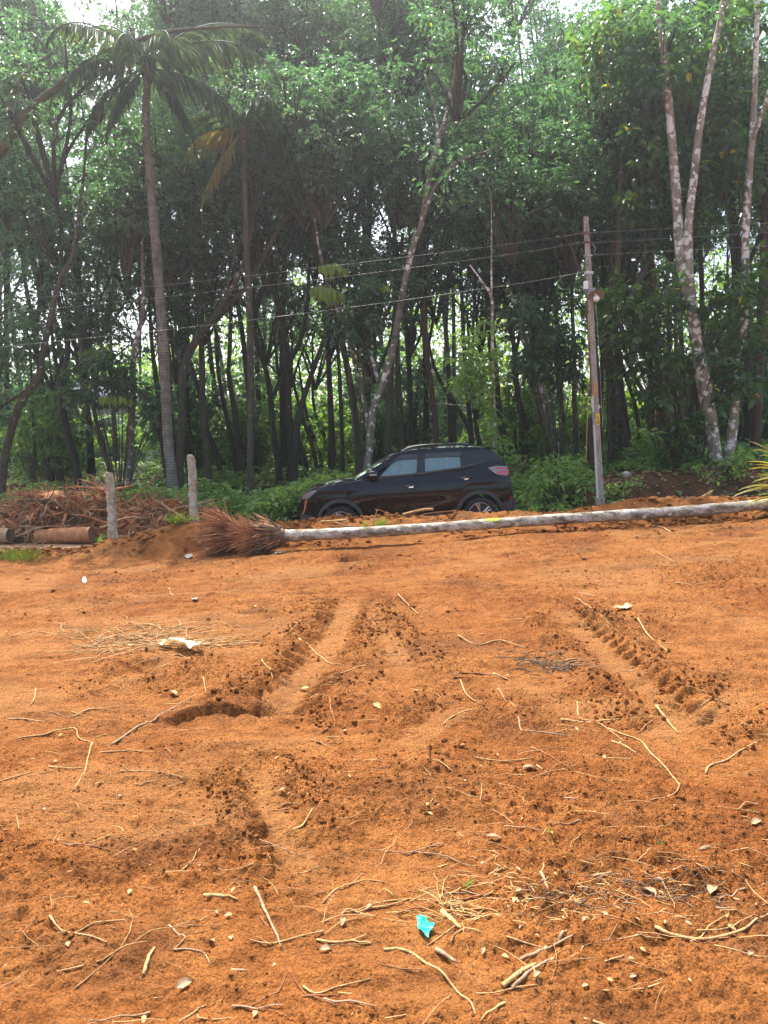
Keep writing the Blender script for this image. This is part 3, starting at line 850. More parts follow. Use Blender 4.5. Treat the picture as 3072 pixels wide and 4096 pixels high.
for ri, y in enumerate(rows):
    half = 0.56 * y + 3
    x = -half + random.uniform(0, 2)
    while x < half:
        yy_ = y + random.uniform(-.9, .9)
        xx_ = x + random.uniform(-.7, .7)
        pxx = 1536 + xx_ / yy_ * FPX
        step = 3.1 + 0.02 * y
        x += step
        dens = 1.0
        if pxx < 430 and y > 22: dens = 0.35            # open sky shows through at the left
        if 430 <= pxx < 1150 and y > 36: dens = .5
        if y > 36 and 1150 <= pxx < 1500: dens = .4
        if random.random() > dens: continue
        g = float(rough_terrain(np.array([xx_]), np.array([yy_]))[0])
        deep = y > 30
        tall = 1.16 if (25 < y < 33 and 150 < pxx < 2300) else 1.0
        t = thing("rubber_tree", "slender dark rubber tree deep in the grove, its crown merged into the canopy" if deep else "dark rubber tree in the front rows of the grove behind the road",
                  "tree", (xx_, yy_, g), "rubber trees deep in the grove" if deep else "rubber trees in the grove's front rows")
        m_, tips = random.choice(FT)
        rz = random.uniform(-.5, .5)
        s = random.uniform(.9, 1.12)
        hh = float(np.interp(y, [20, 24, 29, 35, 47], [.80, 1.08, 1.5, 1.72, 1.75])) * tall
        obj("trunk", m_, t, (0, 0, 0), (0, 0, rz), (s, s, s * hh))
        M = Matrix.Rotation(rz, 3, 'Z')
        for tp in tips:
            q = M @ (tp * s); q.z *= hh
            add_crown(t, q + Vector((0, 0, random.uniform(-.2, 1.2))), random.uniform(.85, 1.15))
        if random.random() < .45:                       # lower foliage
            q = M @ (tips[0] * s * .62); q.z *= hh
            add_crown(t, q + Vector((random.uniform(-1, 1), random.uniform(-1, 1), .3)), random.uniform(.7, 1.0), limbs=False)

for (a, y, hm_) in ((1020, 26, 1.62), (1160, 27.5, 1.72), (1330, 25.5, 1.6), (1480, 29, 1.8), (900, 28.5, 1.72), (2150, 27, 1.65), (760, 25.5, 1.55), (300, 26.5, 1.55), (1700, 26.5, 1.65)):
    xx_ = (a - 1536) / FPX * y
    t = thing("rubber_tree", "tall slender rubber tree whose thin top closes the canopy against the sky", "tree", (xx_, y, float(rough_terrain(np.array([xx_]), np.array([y]))[0])), "tall rubber trees closing the canopy")
    m_, tips = random.choice(FT); rz = random.uniform(-.5, .5)
    obj("trunk", m_, t, (0, 0, 0), (0, 0, rz), (1, 1, hm_))
    for tp in tips:
        q = Matrix.Rotation(rz, 3, 'Z') @ tp; q.z *= hm_
        add_crown(t, q + Vector((0, 0, random.uniform(-.4, .8))), random.uniform(1.0, 1.2))

# saplings and bushes in the shade between the trunks
def bush_mesh(seed, h, spread, n, L, material):
    rng = np.random.default_rng(seed); random.seed(seed)
    q = rdir(rng, n) * rng.uniform(.15, 1, (n, 1)) ** .45 * np.array([spread, spread, h * .5]) * (.7 + .5 * rng.random((n, 1))) + np.array([0, 0, h * .58])
    me = leaf_mesh("foliage", material, *rubber_clumps(rng, q, unit(rng.normal(size=q.shape) + np.array([0, 0, .3])), 6, L))
    mb = MB()
    for c in q[::5]:
        S = smooth_pts([Vector((0, 0, -.05)), Vector(c) * .55 + Vector((0, 0, .2)), Vector(c)], 4)
        mb.tube(S, list(np.linspace(.02, .005, len(S))), 4, cap=False)
    return me, mb.mesh("stems", BARK_DARK, sharp=None)
BUSH = [bush_mesh(900 + i, h, sp, n, L, m_) for i, (h, sp, n, L, m_) in enumerate([(2.2, .9, 90, .19, LEAF_B), (3.6, 1.1, 110, .2, LEAF), (5.0, 1.3, 130, .2, LEAF), (1.4, 1.0, 90, .17, LEAF_B), (3.0, 1.5, 130, .22, LEAF_B)])]
random.seed(15)
for i in range(95):
    y = random.uniform(22.5, 45)
    x = random.uniform(-1, 1) * (.55 * y + 2)
    g = float(rough_terrain(np.array([x]), np.array([y]))[0])
    k = random.randrange(5)
    low = k in (0, 3)
    t = thing("understory_bush" if low else "understory_sapling", "low leafy bush growing among the rubber trunks" if low else "thin leafy sapling growing in the shade among the rubber trunks", "bush" if low else "sapling", (x, y, g), "bushes on the grove floor" if low else "saplings on the grove floor")
    s = random.uniform(.8, 1.3); rz = random.uniform(0, 6.28)
    obj("foliage", BUSH[k][0], t, (0, 0, 0), (0, 0, rz), s); obj("stems", BUSH[k][1], t, (0, 0, 0), (0, 0, rz), s)

# ------------------------------------------------------------------ coconut palms
def frond_mesh(seed, L=3.9, elev=0.4, droop=1.6, nl=46, ll=0.75, hang=0.9, material=None):
    """along +X, rising by elev then bending down by droop radians over its length"""
    rng = np.random.default_rng(seed)
    k = 16
    pts = [np.zeros(3)]; a = elev
    for i in range(k):
        pts.append(pts[-1] + np.array([math.cos(a), 0.03 * rng.normal(), math.sin(a)]) * L / k)
        a -= droop / k * (0.5 + 1.0 * i / k)
    pts = np.array(pts)
    V = []; F = []
    mb = MB(); mb.tube(pts, list(np.linspace(0.028, 0.006, k + 1)), 5)
    V0 = np.array(mb.v); F0 = []
    for f in mb.f:
        for j in range(1, len(f) - 1): F0.append((f[0], f[j], f[j + 1]))
    ts = np.linspace(.12, .99, nl)
    pos = []; ax = []; Ls = []; nn = []
    for t in ts:
        i = min(int(t * k), k - 1); u = t * k - i
        p = pts[i] * (1 - u) + pts[i + 1] * u
        tg = pts[i + 1] - pts[i]; tg /= np.linalg.norm(tg)
        for s in (-1, 1):
            d = tg * (0.55 + .5 * t) + np.array([0, s, 0]) * (1 - .35 * t) + np.array([0, 0, -hang * rng.uniform(.6, 1.3)])
            pos.append(p); ax.append(d); Ls.append(ll * (math.sin(min(t * 1.15 + .12, 1) * math.pi) ** .6 * .8 + .25) * rng.uniform(.8, 1.1))
            nn.append(np.array([0.3 * s, 0, 1]) + rng.normal(size=3) * .15)
    V1, F1 = leaf_arrays(np.array(pos), np.array(ax), np.array(nn), np.array(Ls), np.full(len(Ls), .05), droop=.22)
    V = np.concatenate([V0, V1]); F = np.concatenate([np.array(F0), F1 + len(V0)])
    return mesh_arrays("frond", V, F, material or LEAF_PALM)

def palm(label, d, trunk, crown, fronds, bark=BARK_PALM):
    base = P(trunk[0][0], trunk[0][1], d)
    base.z = min(base.z, float(rough_terrain(np.array([base.x]), np.array([base.y]))[0])) - .05
    t = thing("coconut_palm", label, "palm tree", base)
    mb = MB()
    L = [(0, 0, 0, trunk[0][2] * .62 / FPX * d)]
    for (a, b, w) in trunk[1:]:
        q = P(a, b, d) - base; L.append((q.x, q.y, q.z, w / 2 / FPX * d))
    S = smooth_pts(L, 14)
    mb.tube([s[:3] for s in S], [float(s[3]) * (1 + (.05 if i % 2 else -.03)) for i, s in enumerate(S)], 12, wob=.02)
    mb.build("trunk", bark, t, sharp=None)
    c = P(*crown, d) - base
    mb = MB()
    for i in range(9):                                   # leaf bases and nuts round the heart
        a = i * 2.4
        mb.tube([c + Vector((0, 0, -.25)), c + Vector((math.cos(a) * .12, math.sin(a) * .12, .05)), c + Vector((math.cos(a) * .2, math.sin(a) * .2, .45))], [.07, .06, .02], 5)
    mb.build("crown_heart", BARK_MID, t)
    for (az, elev, droop, L_, m_) in fronds:
        o = obj("frond", frond_mesh(random.randrange(9999), L_ * .86, R(elev), droop, material=m_ or LEAF_PALM), t, c + Vector((0, 0, .12)), (0, 0, R(az)))
        if m_ is LEAF_PALMY: o['label'] = "yellowed frond hanging down"
    return t

palm("tall coconut palm with ringed grey trunk rising by the stone post, crown hidden in canopy", 18.0,
     [(700, 1985, 50), (690, 1930, 43), (672, 1750, 40), (655, 1400, 38), (625, 1000, 36), (600, 700, 32), (583, 500, 29), (590, 330, 26)], (592, 290),
     [(0, 35, 2.1, 4.4, None), (8, -5, 1.5, 3.8, None), (180, 20, 2.3, 3.8, None), (170, -15, 1.6, 3.2, None), (-20, -40, .9, 2.9, None), (-150, -45, .8, 2.5, None), (20, 55, 1.6, 4.0, None),
      (150, 60, 1.5, 3.6, None), (90, 30, 1.8, 3.6, None), (-90, 15, 1.9, 3.2, None), (60, 50, 1.6, 3.8, None), (-130, 30, 2.0, 3.4, None), (220, 5, 1.8, 3.0, None), (300, 20, 2.0, 3.5, None)])
palm("shorter coconut palm with smooth brown trunk and two yellowed hanging fronds", 19.3,
     [(1003, 1960, 36), (1001, 1900, 28), (1003, 1600, 28), (1000, 1300, 27), (987, 1000, 24), (978, 700, 20), (976, 560, 19)], (976, 540),
     [(178, 10, 1.9, 2.4, LEAF_PALMY), (200, -50, .5, 2.6, LEAF_PALMY), (0, 40, 2.0, 3.2, None), (150, 45, 1.6, 3.0, None), (60, 50, 1.6, 3.0, None), (-60, 30, 1.8, 2.8, None), (-10, 0, 1.6, 2.6, None), (110, 25, 1.8, 2.8, None)],
     bark=BARK_MID)

# ------------------------------------------------------------------ broad-leaved foliage near the big pale tree, shrubs, vines
def broad_cluster(rng, centres, per, L, up=0.35, whorl=.16):
    n = len(centres)
    c = np.repeat(centres, per, 0)
    d = unit(rng.normal(size=(n * per, 3)) * np.array([1, 1, .45]) + np.array([0, 0, up * .3]))
    pos = c + d * rng.uniform(.02, whorl, (n * per, 1))
    ax = unit(d + np.array([0, 0, -.35]) + rng.normal(size=d.shape) * .2)
    nn = unit(np.array([0, 0, 1.0]) + rng.normal(size=d.shape) * .4)
    Ls = L * rng.uniform(.6, 1.2, n * per)
    return pos, ax, nn, Ls, Ls * rng.uniform(.42, .56, n * per)

def px_foliage(name, material, rng, base, blobs, d, dd, per, L, density=1.0):
    """blobs: (px, py, rx px, ry px, clusters)"""
    C = []
    for (a, b, rx, ry, n) in blobs:
        n = int(n * density)
        q = rdir(rng, n) * rng.uniform(.1, 1, (n, 1)) ** .45
        for u in q:
            p = P(a + u[0] * rx, b + u[2] * ry, d + u[1] * dd) - base
            C.append(p)
    return leaf_mesh(name, material, *broad_cluster(rng, np.array(C), per, L), broad=True), C

base = P(2740, 1890, 17.0)
rng = np.random.default_rng(77)
t = thing("broadleaf_tree", "bushy broad-leaved tree spreading glossy foliage in front of the big pale tree", "tree", base)
m_, C = px_foliage("foliage", LEAF_BIG, rng, base, [(2520, 1290, 130, 130, 42), (2640, 1240, 120, 120, 36), (2560, 1420, 150, 110, 44), (2720, 1480, 90, 90, 22), (2680, 1120, 70, 100, 14), (2480, 1150, 60, 60, 8),
     (2900, 1230, 100, 110, 26), (2880, 1400, 120, 90, 26), (2990, 1500, 100, 110, 30), (3050, 1330, 80, 150, 26), (2960, 1140, 90, 90, 20), (3040, 1060, 70, 120, 16), (2620, 1600, 110, 60, 14), (2900, 1600, 80, 60, 10)], 17.2, 1.0, 7, .24)
obj("foliage", m_, t)
mb = MB()
for c in C[::5]:
    r0 = Vector((random.uniform(-.3, .5), random.uniform(.2, .6), 0))
    mid = r0.lerp(c, .55) + Vector((random.uniform(-.3, .3), .1, random.uniform(.2, .6)))
    S = smooth_pts([r0, mid, c], 4)
    mb.tube(S, list(np.linspace(.022, .006, len(S))), 4, cap=False)
mb.build("stems", BARK_MID, t)

base = P(2860, 1890, 17.8)
t = thing("forest_creeper", "leafy creeper high on the stems of the two white-patched trees, lit pale green", "climbing plant", base)
m_, C = px_foliage("foliage", LEAF_BIG, rng, base, [(2480, 240, 200, 140, 46), (2700, 330, 140, 200, 44), (2900, 260, 150, 220, 48), (2620, 560, 130, 170, 40), (2880, 620, 140, 180, 44), (3000, 820, 90, 130, 26), (2560, 820, 90, 90, 18), (2840, 900, 90, 90, 16), (2400, 150, 160, 100, 26), (2560, 80, 200, 90, 36), (2950, 60, 140, 80, 26)], 18.0, 1.0, 8, .22)
obj("foliage", m_, t)
mb = MB()
for c in C[::6]:
    S = smooth_pts([c + Vector((random.uniform(-.2, .2), random.uniform(.2, .6), -random.uniform(.8, 2))), c + Vector((random.uniform(-.2, .2), .1, -.3)), c], 3)
    mb.tube(S, list(np.linspace(.014, .005, len(S))), 4, cap=False)
mb.build("stems", BARK_MID, t)

# sprays of young lime-green leaves and dark whorls in the grove's edge
def spray(label, pxs, d, L, material, per=9, name="leaf_spray"):
    base = P(pxs[0][0], pxs[0][1], d)
    t = thing(name, label, "leaf spray", base)
    rng = np.random.default_rng(len(label) + int(pxs[0][0]))
    pos = []; ax = []; nn = []; Ls = []
    mb = MB()
    for (a, b) in pxs:
        c = np.array(P(a, b, d) - base)
        mb.tube([c + np.array([.35, .3, .25]), c + np.array([.1, .1, .12]), c], [.012, .008, .004], 4)
        for i in range(per):
            e = c + np.array([(i / per - .5) * .55, rng.normal() * .08, .05 - abs(i / per - .5) * .12])
            mb.tube([c, e], [.004, .003], 3, cap=False)
            for k in range(2):
                pos.append(e); ax.append(np.array([rng.normal() * .25, rng.normal() * .25, -1])); nn.append(np.array([rng.normal() * .4, -1, .2])); Ls.append(L * rng.uniform(.7, 1.15))
    Ls = np.array(Ls)
    obj("leaves", leaf_mesh("leaves", material, np.array(pos), np.array(ax), np.array(nn), Ls, Ls * .36, broad=True), t)
    mb.build("twigs", BARK_MID, t)
    return t
spray("lime green hanging young leaves by the thin white-flecked trunk, above the power lines", [(1325, 1060), (1350, 1070)], 18.4, .26, LEAF_LIME)
spray("lime green hanging young leaves on the thin white-flecked trunk, between two power lines", [(1290, 1150), (1320, 1160), (1345, 1175)], 18.4, .30, LEAF_LIME)
spray("yellowish hanging young leaves between the white-flecked and tall spotted trunks", [(1500, 1140), (1520, 1145)], 18.6, .22, LEAF_LIME, 6)
spray("bright hanging leaflets above the white house, left of the grey lichen trunk", [(450, 1585), (485, 1592)], 18.5, .24, LEAF_LIME, 7)
spray("pale green hanging leaflets on the shrubby foliage left of the grey lichen trunk", [(370, 1400), (410, 1405)], 19, .26, LEAF_B, 7)

def foliage_patch(label, d, blobs, L, material=LEAF, dd=.7, name="understory_sapling", cat="sapling", per=7, foot=(None, None), broad=False):
    """a sapling: thin stems from one foot to drooping whorls"""
    fx, fyy = foot if foot[0] else (blobs[0][0], 1950)
    base = P(fx, fyy, d); base.z = min(base.z, float(rough_terrain(np.array([base.x]), np.array([base.y]))[0]))
    t = thing(name, label, cat, base)
    rng = np.random.default_rng(int(blobs[0][0]))
    C = []
    for (a, b, rx, ry, n) in blobs:
        q = rdir(rng, n) * rng.uniform(.1, 1, (n, 1)) ** .45
        for u in q: C.append(np.array(P(a + u[0] * rx, b + u[2] * ry, d + u[1] * dd) - base))
    C = np.array(C)
    if broad: me = leaf_mesh("foliage", material, *broad_cluster(rng, C, per, L), broad=True)
    else: me = leaf_mesh("foliage", material, *rubber_clumps(rng, C, unit(rng.normal(size=C.shape) + np.array([0, 0, .3])), per, L), broad=True)
    obj("foliage", me, t)
    mb = MB()
    for c in C[::4]:
        m2 = Vector(c) * .6 + Vector((random.uniform(-.15, .15), 0, .25))
        S = smooth_pts([Vector((0, 0, 0)), m2, Vector(c)], 4)
        mb.tube(S, list(np.linspace(.018, .005, len(S))), 4, cap=False)
    mb.build("stems", BARK_MID, t)
    return t

foliage_patch("dark drooping sapling between the right coconut palm's lower trunk and the white house", 19.0, [(400, 1480, 120, 90, 30), (480, 1560, 110, 70, 26), (330, 1600, 90, 70, 18), (620, 1620, 70, 80, 14)], .19, foot=(480, 1950))
foliage_patch("dark whorled sapling hanging beside the tall spotted trunk", 18.8, [(1480, 1190, 60, 50, 12), (1410, 1300, 60, 60, 12), (1510, 1290, 50, 40, 8)], .25, foot=(1450, 1950))
foliage_patch("dark drooping sapling left of the utility pole's lamp", 18.5, [(2230, 1370, 110, 80, 30), (2130, 1450, 90, 60, 18), (2280, 1480, 80, 60, 16), (2080, 1250, 90, 60, 16)], .22, foot=(2240, 1950))
foliage_patch("sunlit whorled twig right behind the utility pole's lamp", 18.3, [(2420, 1190, 55, 40, 10), (2400, 1230, 30, 30, 4)], .2, material=LEAF_B, foot=(2440, 1900))
foliage_patch("pale green undergrowth sapling with banana leaves behind, left of the house", 21, [(180, 1650, 130, 80, 26), (120, 1760, 110, 70, 20)], .2, material=LEAF_B, foot=(150, 1950))
foliage_patch("leafy shrub between the straight brown trunk and the big pale tree", 16.9, [(2720, 1740, 80, 70, 26), (2700, 1830, 80, 60, 22), (2790, 1700, 60, 60, 14)], .2, material=LEAF_BIG, broad=True, foot=(2725, 1900), name="shrub", cat="shrub")
foliage_patch("low shrub with lobed leaves growing on the bank below the big pale tree", 16.4, [(2800, 1880, 80, 30, 14), (2930, 1880, 90, 45, 20), (2860, 1910, 60, 25, 10), (2970, 1830, 40, 30, 8)], .15, material=LEAF_VINE, broad=True, foot=(2880, 1930), name="shrub", cat="shrub")
foliage_patch("bright heart-leaved shrub between the car's tail and the utility pole", 16.2, [(2250, 1860, 110, 55, 30), (2190, 1930, 110, 60, 30), (2320, 1930, 80, 60, 22), (2150, 1990, 80, 40, 18), (2260, 1990, 110, 40, 22)], .15, material=LEAF_VINE, broad=True, foot=(2230, 2040), name="shrub", cat="shrub")
foliage_patch("slim twig with whorled leaves reaching left from the bank's shrub", 16.6, [(2555, 1735, 30, 14, 3), (2620, 1735, 28, 16, 3)], .16, material=LEAF_VINE, broad=True, foot=(2700, 1880), name="shrub", cat="shrub")
foliage_patch("small heart-leaved seedling in front of the bank near the fallen palm's crown", 15.2, [(2865, 1925, 12, 10, 2), (2875, 1960, 20, 10, 2)], .15, material=LEAF_VINE, broad=True, per=2, foot=(2870, 2010), name="seedling", cat="seedling", dd=.1)
foliage_patch("weedy plant growing at the utility pole's foot on the bank side", 15.9, [(2460, 1960, 50, 30, 12), (2530, 1930, 40, 30, 8), (2490, 2010, 40, 14, 6)], .13, material=LEAF_VINE, broad=True, foot=(2480, 2030), name="shrub", cat="shrub")
foliage_patch("creeping heart-leaved weeds between the utility pole and the car tail, low on the verge", 15.6, [(2170, 2030, 80, 16, 14), (2260, 2030, 60, 14, 10)], .12, material=LEAF_VINE, broad=True, foot=(2200, 2060), name="shrub", cat="shrub")

foliage_patch("sunlit bright green mound of broad creeper leaves beside the car's bonnet", 15.9, [(1330, 1935, 90, 45, 34), (1230, 1965, 100, 55, 40), (1120, 2000, 100, 55, 40), (1290, 2010, 110, 60, 40), (1180, 2050, 110, 40, 30), (1030, 2040, 70, 40, 22)], .15, material=LEAF_VINE, broad=True, foot=(1200, 2080), name="creeper_mound", cat="creeper", dd=.45)
foliage_patch("dark glossy creeper mound between the two stone posts, behind the heap", 16.4, [(600, 1975, 90, 35, 30), (700, 1995, 90, 40, 30), (520, 1990, 60, 30, 16)], .15, material=LEAF_VINE, broad=True, foot=(640, 2040), name="creeper_mound", cat="creeper", dd=.45)
# the slim pole-like sapling smothered by a heart-leaved climber, behind the car's tail
base = P(1975, 1900, 17.4); base.z = float(macro(base.x, base.y)) - .05
t = thing("climbing_vine", "heart-leaved vine smothering a slim pale sapling behind the car's tail", "climbing plant", base)
mb = MB(); px_tube(mb, base, [(1985, 1930, 14), (1976, 1700, 14), (1972, 1500, 13), (1968, 1300, 12), (1966, 1190, 10), (1930, 1130, 8), (1880, 1060, 5)], 17.4)
px_tube(mb, base, [(1966, 1190, 8), (1966, 900, 4), (1964, 760, 3)], 17.4)
px_tube(mb, base, [(1850, 1620, 4), (1800, 1618, 4), (1745, 1612, 3)], 17.3)
mb.build("stem", BARK_PALE, t)
rng = np.random.default_rng(5)
m_, C = px_foliage("foliage", LEAF_VINE, rng, base, [(1900, 1370, 60, 60, 16), (1890, 1450, 90, 70, 30), (1870, 1530, 90, 60, 30), (1930, 1580, 80, 70, 28), (1960, 1480, 70, 90, 18), (1990, 1400, 50, 60, 10), (1960, 1680, 50, 70, 16), (1980, 1770, 60, 60, 16), (1990, 1850, 80, 60, 22), (1930, 1310, 40, 30, 5)], 17.2, .5, 6, .17)
obj("foliage", m_, t)

# climber leaves on the vine-wrapped trunk
base = P(2452, 1930, 18.4)
t = thing("climbing_fern", "small-leaved climber clinging in rungs up the thick trunk right of the utility pole", "climbing plant", base)
pos = []; ax = []
rng = np.random.default_rng(8)
for i in range(420):
    v = rng.uniform(1340, 1850); cx = np.interp(v, [1340, 1500, 1650, 1850], [2432, 2445, 2450, 2458])
    q = P(cx + rng.uniform(-30, 26), v, 18.45) - base
    pos.append(q); ax.append((rng.choice([-1, 1]) * rng.uniform(.4, 1), -rng.uniform(.1, .6), rng.uniform(-.4, .2)))
Ls = rng.uniform(.06, .13, len(pos))
obj("foliage", leaf_mesh("foliage", LEAF_BIG, np.array(pos), np.array(ax), unit(np.array([0, -.5, 1]) + rng.normal(size=(len(pos), 3)) * .3), Ls, Ls * .35, broad=True), t)
mb = MB()
for s in (-14, 10):
    px_tube(mb, base, [(2458 + s, 1930, 4), (2450 + s, 1650, 4), (2445 + s, 1500, 4), (2430 + s, 1340, 3)], 18.45)
mb.build("stem", BARK_MID, t)

# ------------------------------------------------------------------ banana plants, far wood, undergrowth
def banana_meshes():
    rng = np.random.default_rng(3)
    mb = MB(); mb.tube([(0, 0, -.1), (0.02, 0, .8), (0.05, 0, 1.7)], [.13, .11, .07], 8)
    stem = mb.mesh("stem", LEAF_B)
    leaves = []
    for i in range(5):
        el = rng.uniform(.7, 1.25); L = rng.uniform(1.5, 2.1); k = 9
        p = np.array([0.05, 0, 1.6]); pts = [p]; a = el
        for j in range(k):
            p = p + np.array([math.cos(a), 0, math.sin(a)]) * L / k; a -= 1.5 / k * (j / k + .4); pts.append(p)
        V = []; F = []
        for j, p in enumerate(pts):
            w = .26 * math.sin(min(1, j / k * .93 + .07) * math.pi) ** .6
            V += [p + np.array([0, -w, .07 * (rng.random() - .2)]), p, p + np.array([0, w, .07 * (rng.random() - .2)])]
        for j in range(k):
            b = j * 3
            F += [(b, b + 1, b + 4), (b, b + 4, b + 3), (b + 1, b + 2, b + 5), (b + 1, b + 5, b + 4)]
        leaves.append(mesh_arrays("leaf", np.array(V), np.array(F), LEAF_BAN))
    return stem, leaves
BST, BLV = banana_meshes()
random.seed(21)
ban = [(210, 1780, 30, 1.1), (150, 1830, 27, .8), (330, 1740, 33, 1.1), (835, 1760, 34, 1.3), (900, 1770, 40, 1.1), (1200, 1780, 33, 1.1), (1290, 1790, 34, 1.2), (1330, 1795, 36, 1.1), (1255, 1790, 37, 1.1), (2560, 1790, 36, 1.2), (2700, 1790, 37, 1.1), (2290, 1800, 36, 1), (60, 1800, 31, 1), (2470, 1795, 39, 1.1)]
for (a, b, d, s) in ban:
    p = P(a, b, d); g = float(rough_terrain(np.array([p.x]), np.array([p.y]))[0])
    t = thing("banana_plant", "sunlit banana plant with broad arching leaves in the clearing beyond the trunks", "banana plant", (p.x, p.y, g), "banana plants beyond the grove")
    obj("stem", BST, t, scale=s)
    for i in range(9):
        obj("leaf", random.choice(BLV), t, (0, 0, 0), (0, 0, i * 2.4 + random.uniform(-.3, .3)), s * random.uniform(.8, 1.1))

def under_h(x, y):
    h = 0.16 + 0.38 * np.clip(fbm(x * .7, y * .7, 3, 201) + .25, 0, 1)
    def gs(cx, cyy, rx, ry, a): return a * np.exp(-((x - cx) / rx) ** 2 - ((y - cyy) / ry) ** 2)
    h = h + gs(-1.7, 16.9, 1.3, .8, .75) + gs(-.2, 17.2, 1.5, .8, .5) + gs(-4.9, 16.9, 1.3, .8, .65) + gs(-3.4, 16.6, .8, .6, .35) + gs(2.5, 16.6, 1.2, .7, .35) + gs(-8, 17.5, 2, 1, .5)
    h = h * (0.25 + .75 * sstep(y, 15.9, 16.8)) * np.where(x > 3.2, 0.25 + .75 * sstep(y, 16.6, 17.6), 1)
    return h

def undergrowth(name, N, y0, y1, L, material, seed, broad=True, density=None):
    rng = np.random.default_rng(seed)
    y = y0 + (y1 - y0) * rng.random(N) ** 1.0
    x = rng.uniform(-1, 1, N) * (0.56 * y + 2.0)
    keep = vnoise(x * 1.1, y * 1.1, seed) > rng.uniform(0.05, .5, N)
    if density is not None: keep &= rng.random(N) < density(x, y)
    x, y = x[keep], y[keep]; n = len(x)
    h = under_h(x, y)
    z = rough_terrain(x, y) + h * rng.uniform(.12, 1.0, n) ** .6 + .03
    az = rng.uniform(0, 6.28, n)
    ax = np.stack([np.cos(az), np.sin(az), rng.uniform(-.5, .2, n)], 1)
    nn = unit(np.array([0, -.25, 1.0]) + rng.normal(size=(n, 3)) * .35)
    Ls = L * rng.uniform(.5, 1.25, n)
    return leaf_mesh(name, material, np.stack([x, y, z], 1), ax, nn, Ls, Ls * rng.uniform(.6, .95, n), broad=broad, droop=.2)
def verge_d(x, y):
    px = 1536 + x / y * FPX
    return np.where((px > 2440) & (y < 16.9), .4, np.where((px > 2380) & (y < 16.2), .3, 1.0)) * np.where((x < -3.6) & (y < 16.0), .0, 1)
tag(obj("vine_groundcover", undergrowth("vine_groundcover", 15000, 15.8, 18.6, .15, LEAF_VINE, 31, density=verge_d)), "heart-leaved vines carpeting the verge behind the car and the root heap", kind='stuff', cat="vines")
tag(obj("undergrowth", undergrowth("undergrowth", 22000, 17.6, 27, .19, LEAF_B, 32)), "leafy green undergrowth covering the grove floor between the trunks", kind='stuff', cat="undergrowth")
tag(obj("undergrowth", undergrowth("undergrowth", 16000, 26, 46, .34, LEAF_B, 33, broad=False)), "sunlit low growth in the clearing beyond the trunks", kind='stuff', cat="undergrowth")

def litter_layer():
    rng = np.random.default_rng(61); N = 4200
    y = rng.uniform(15.4, 19.5, N); x = rng.uniform(-3.2, 10.5, N)
    n = N; z = rough_terrain(x, y) + rng.uniform(.015, .07, n)
    az = rng.uniform(0, 6.28, n)
    Ls = rng.uniform(.05, .13, n)
    return leaf_mesh("leaf_litter", LEAF_DEAD, np.stack([x, y, z], 1), np.stack([np.cos(az), np.sin(az), rng.uniform(-.3, .3, n)], 1), unit(np.array([0, -.3, 1.0]) + rng.normal(size=(n, 3)) * .45), Ls, Ls * .5, droop=.15)
tag(obj("leaf_litter", litter_layer()), "brown fallen leaves littering the bank and the verge under the trees", kind='stuff', cat="leaf litter")
def far_wood():
    rng = np.random.default_rng(90)
    N = 60000
    x = rng.uniform(-42, 46, N); y = 46 + rng.random(N) * 14
    top = 6.0 + 6.5 * vnoise(x * .16, x * 0, 4) + 3.2 * vnoise(x * .6, x * 0 + 3, 5) + np.interp(x, [-42, -28, -14, 0, 20, 46], [-4, -5.0, -1, 3.5, 5, 5])
    top = np.clip(top, 2.5, None)
    z = 0.5 + top * rng.random(N) ** 1.25
    keep = fbm(x * .5, z * .6, 3, 8) > -.36
    x, y, z = x[keep], y[keep], z[keep]; n = len(x)
    ax = unit(rng.normal(size=(n, 3)) + np.array([0, 0, -.4]))
    nn = unit(np.array([0, -.3, 1.0]) + rng.normal(size=(n, 3)) * .5)
    Ls = rng.uniform(.3, .6, n)
    return leaf_mesh("far_wood", LEAF_B, np.stack([x, y, z], 1), ax, nn, Ls, Ls * .55)
tag(obj("far_wood", far_wood()), "far wood closing the view beyond the rubber grove", kind='stuff', cat="wood")

# ------------------------------------------------------------------ plain materials
def simple(name, c, r=.5, metal=0, spec=.5, coat=0.0, nz=0.0):
    m, n, l, b = mat(name, c, r, metal, spec)
    if coat:
        b.inputs['Coat Weight'].default_value = coat; b.inputs['Coat Roughness'].default_value = .04
    if nz:
        v = tcoord(n); t = noise(n, l, v, 8, 5)
        cr = ramp(n, [(.3, tuple(q * (1 - nz) for q in c)), (.7, tuple(min(1, q * (1 + nz)) for q in c))])
        l.new(t.outputs[0], cr.inputs[0]); l.new(cr.outputs[0], b.inputs['Base Color'])
        l.new(bump(n, l, noise(n, l, v, 40, 4).outputs[0], .4, .01), b.inputs['Normal'])
    return m
WHITEWASH = simple("whitewash", (.72, .74, .73), .8, nz=.12)
OLDWALL = simple("weathered_wall", (.30, .29, .25), .9, nz=.35)
ROOFSHEET = simple("roof_sheet", (.55, .60, .62), .5, nz=.15)
DARKGL = simple("house_glass", (.02, .03, .035), .1)
WOODTRIM = simple("wood_trim", (.10, .055, .03), .6)
GREYSHEET = simple("grey_roof", (.16, .18, .19), .6, nz=.2)

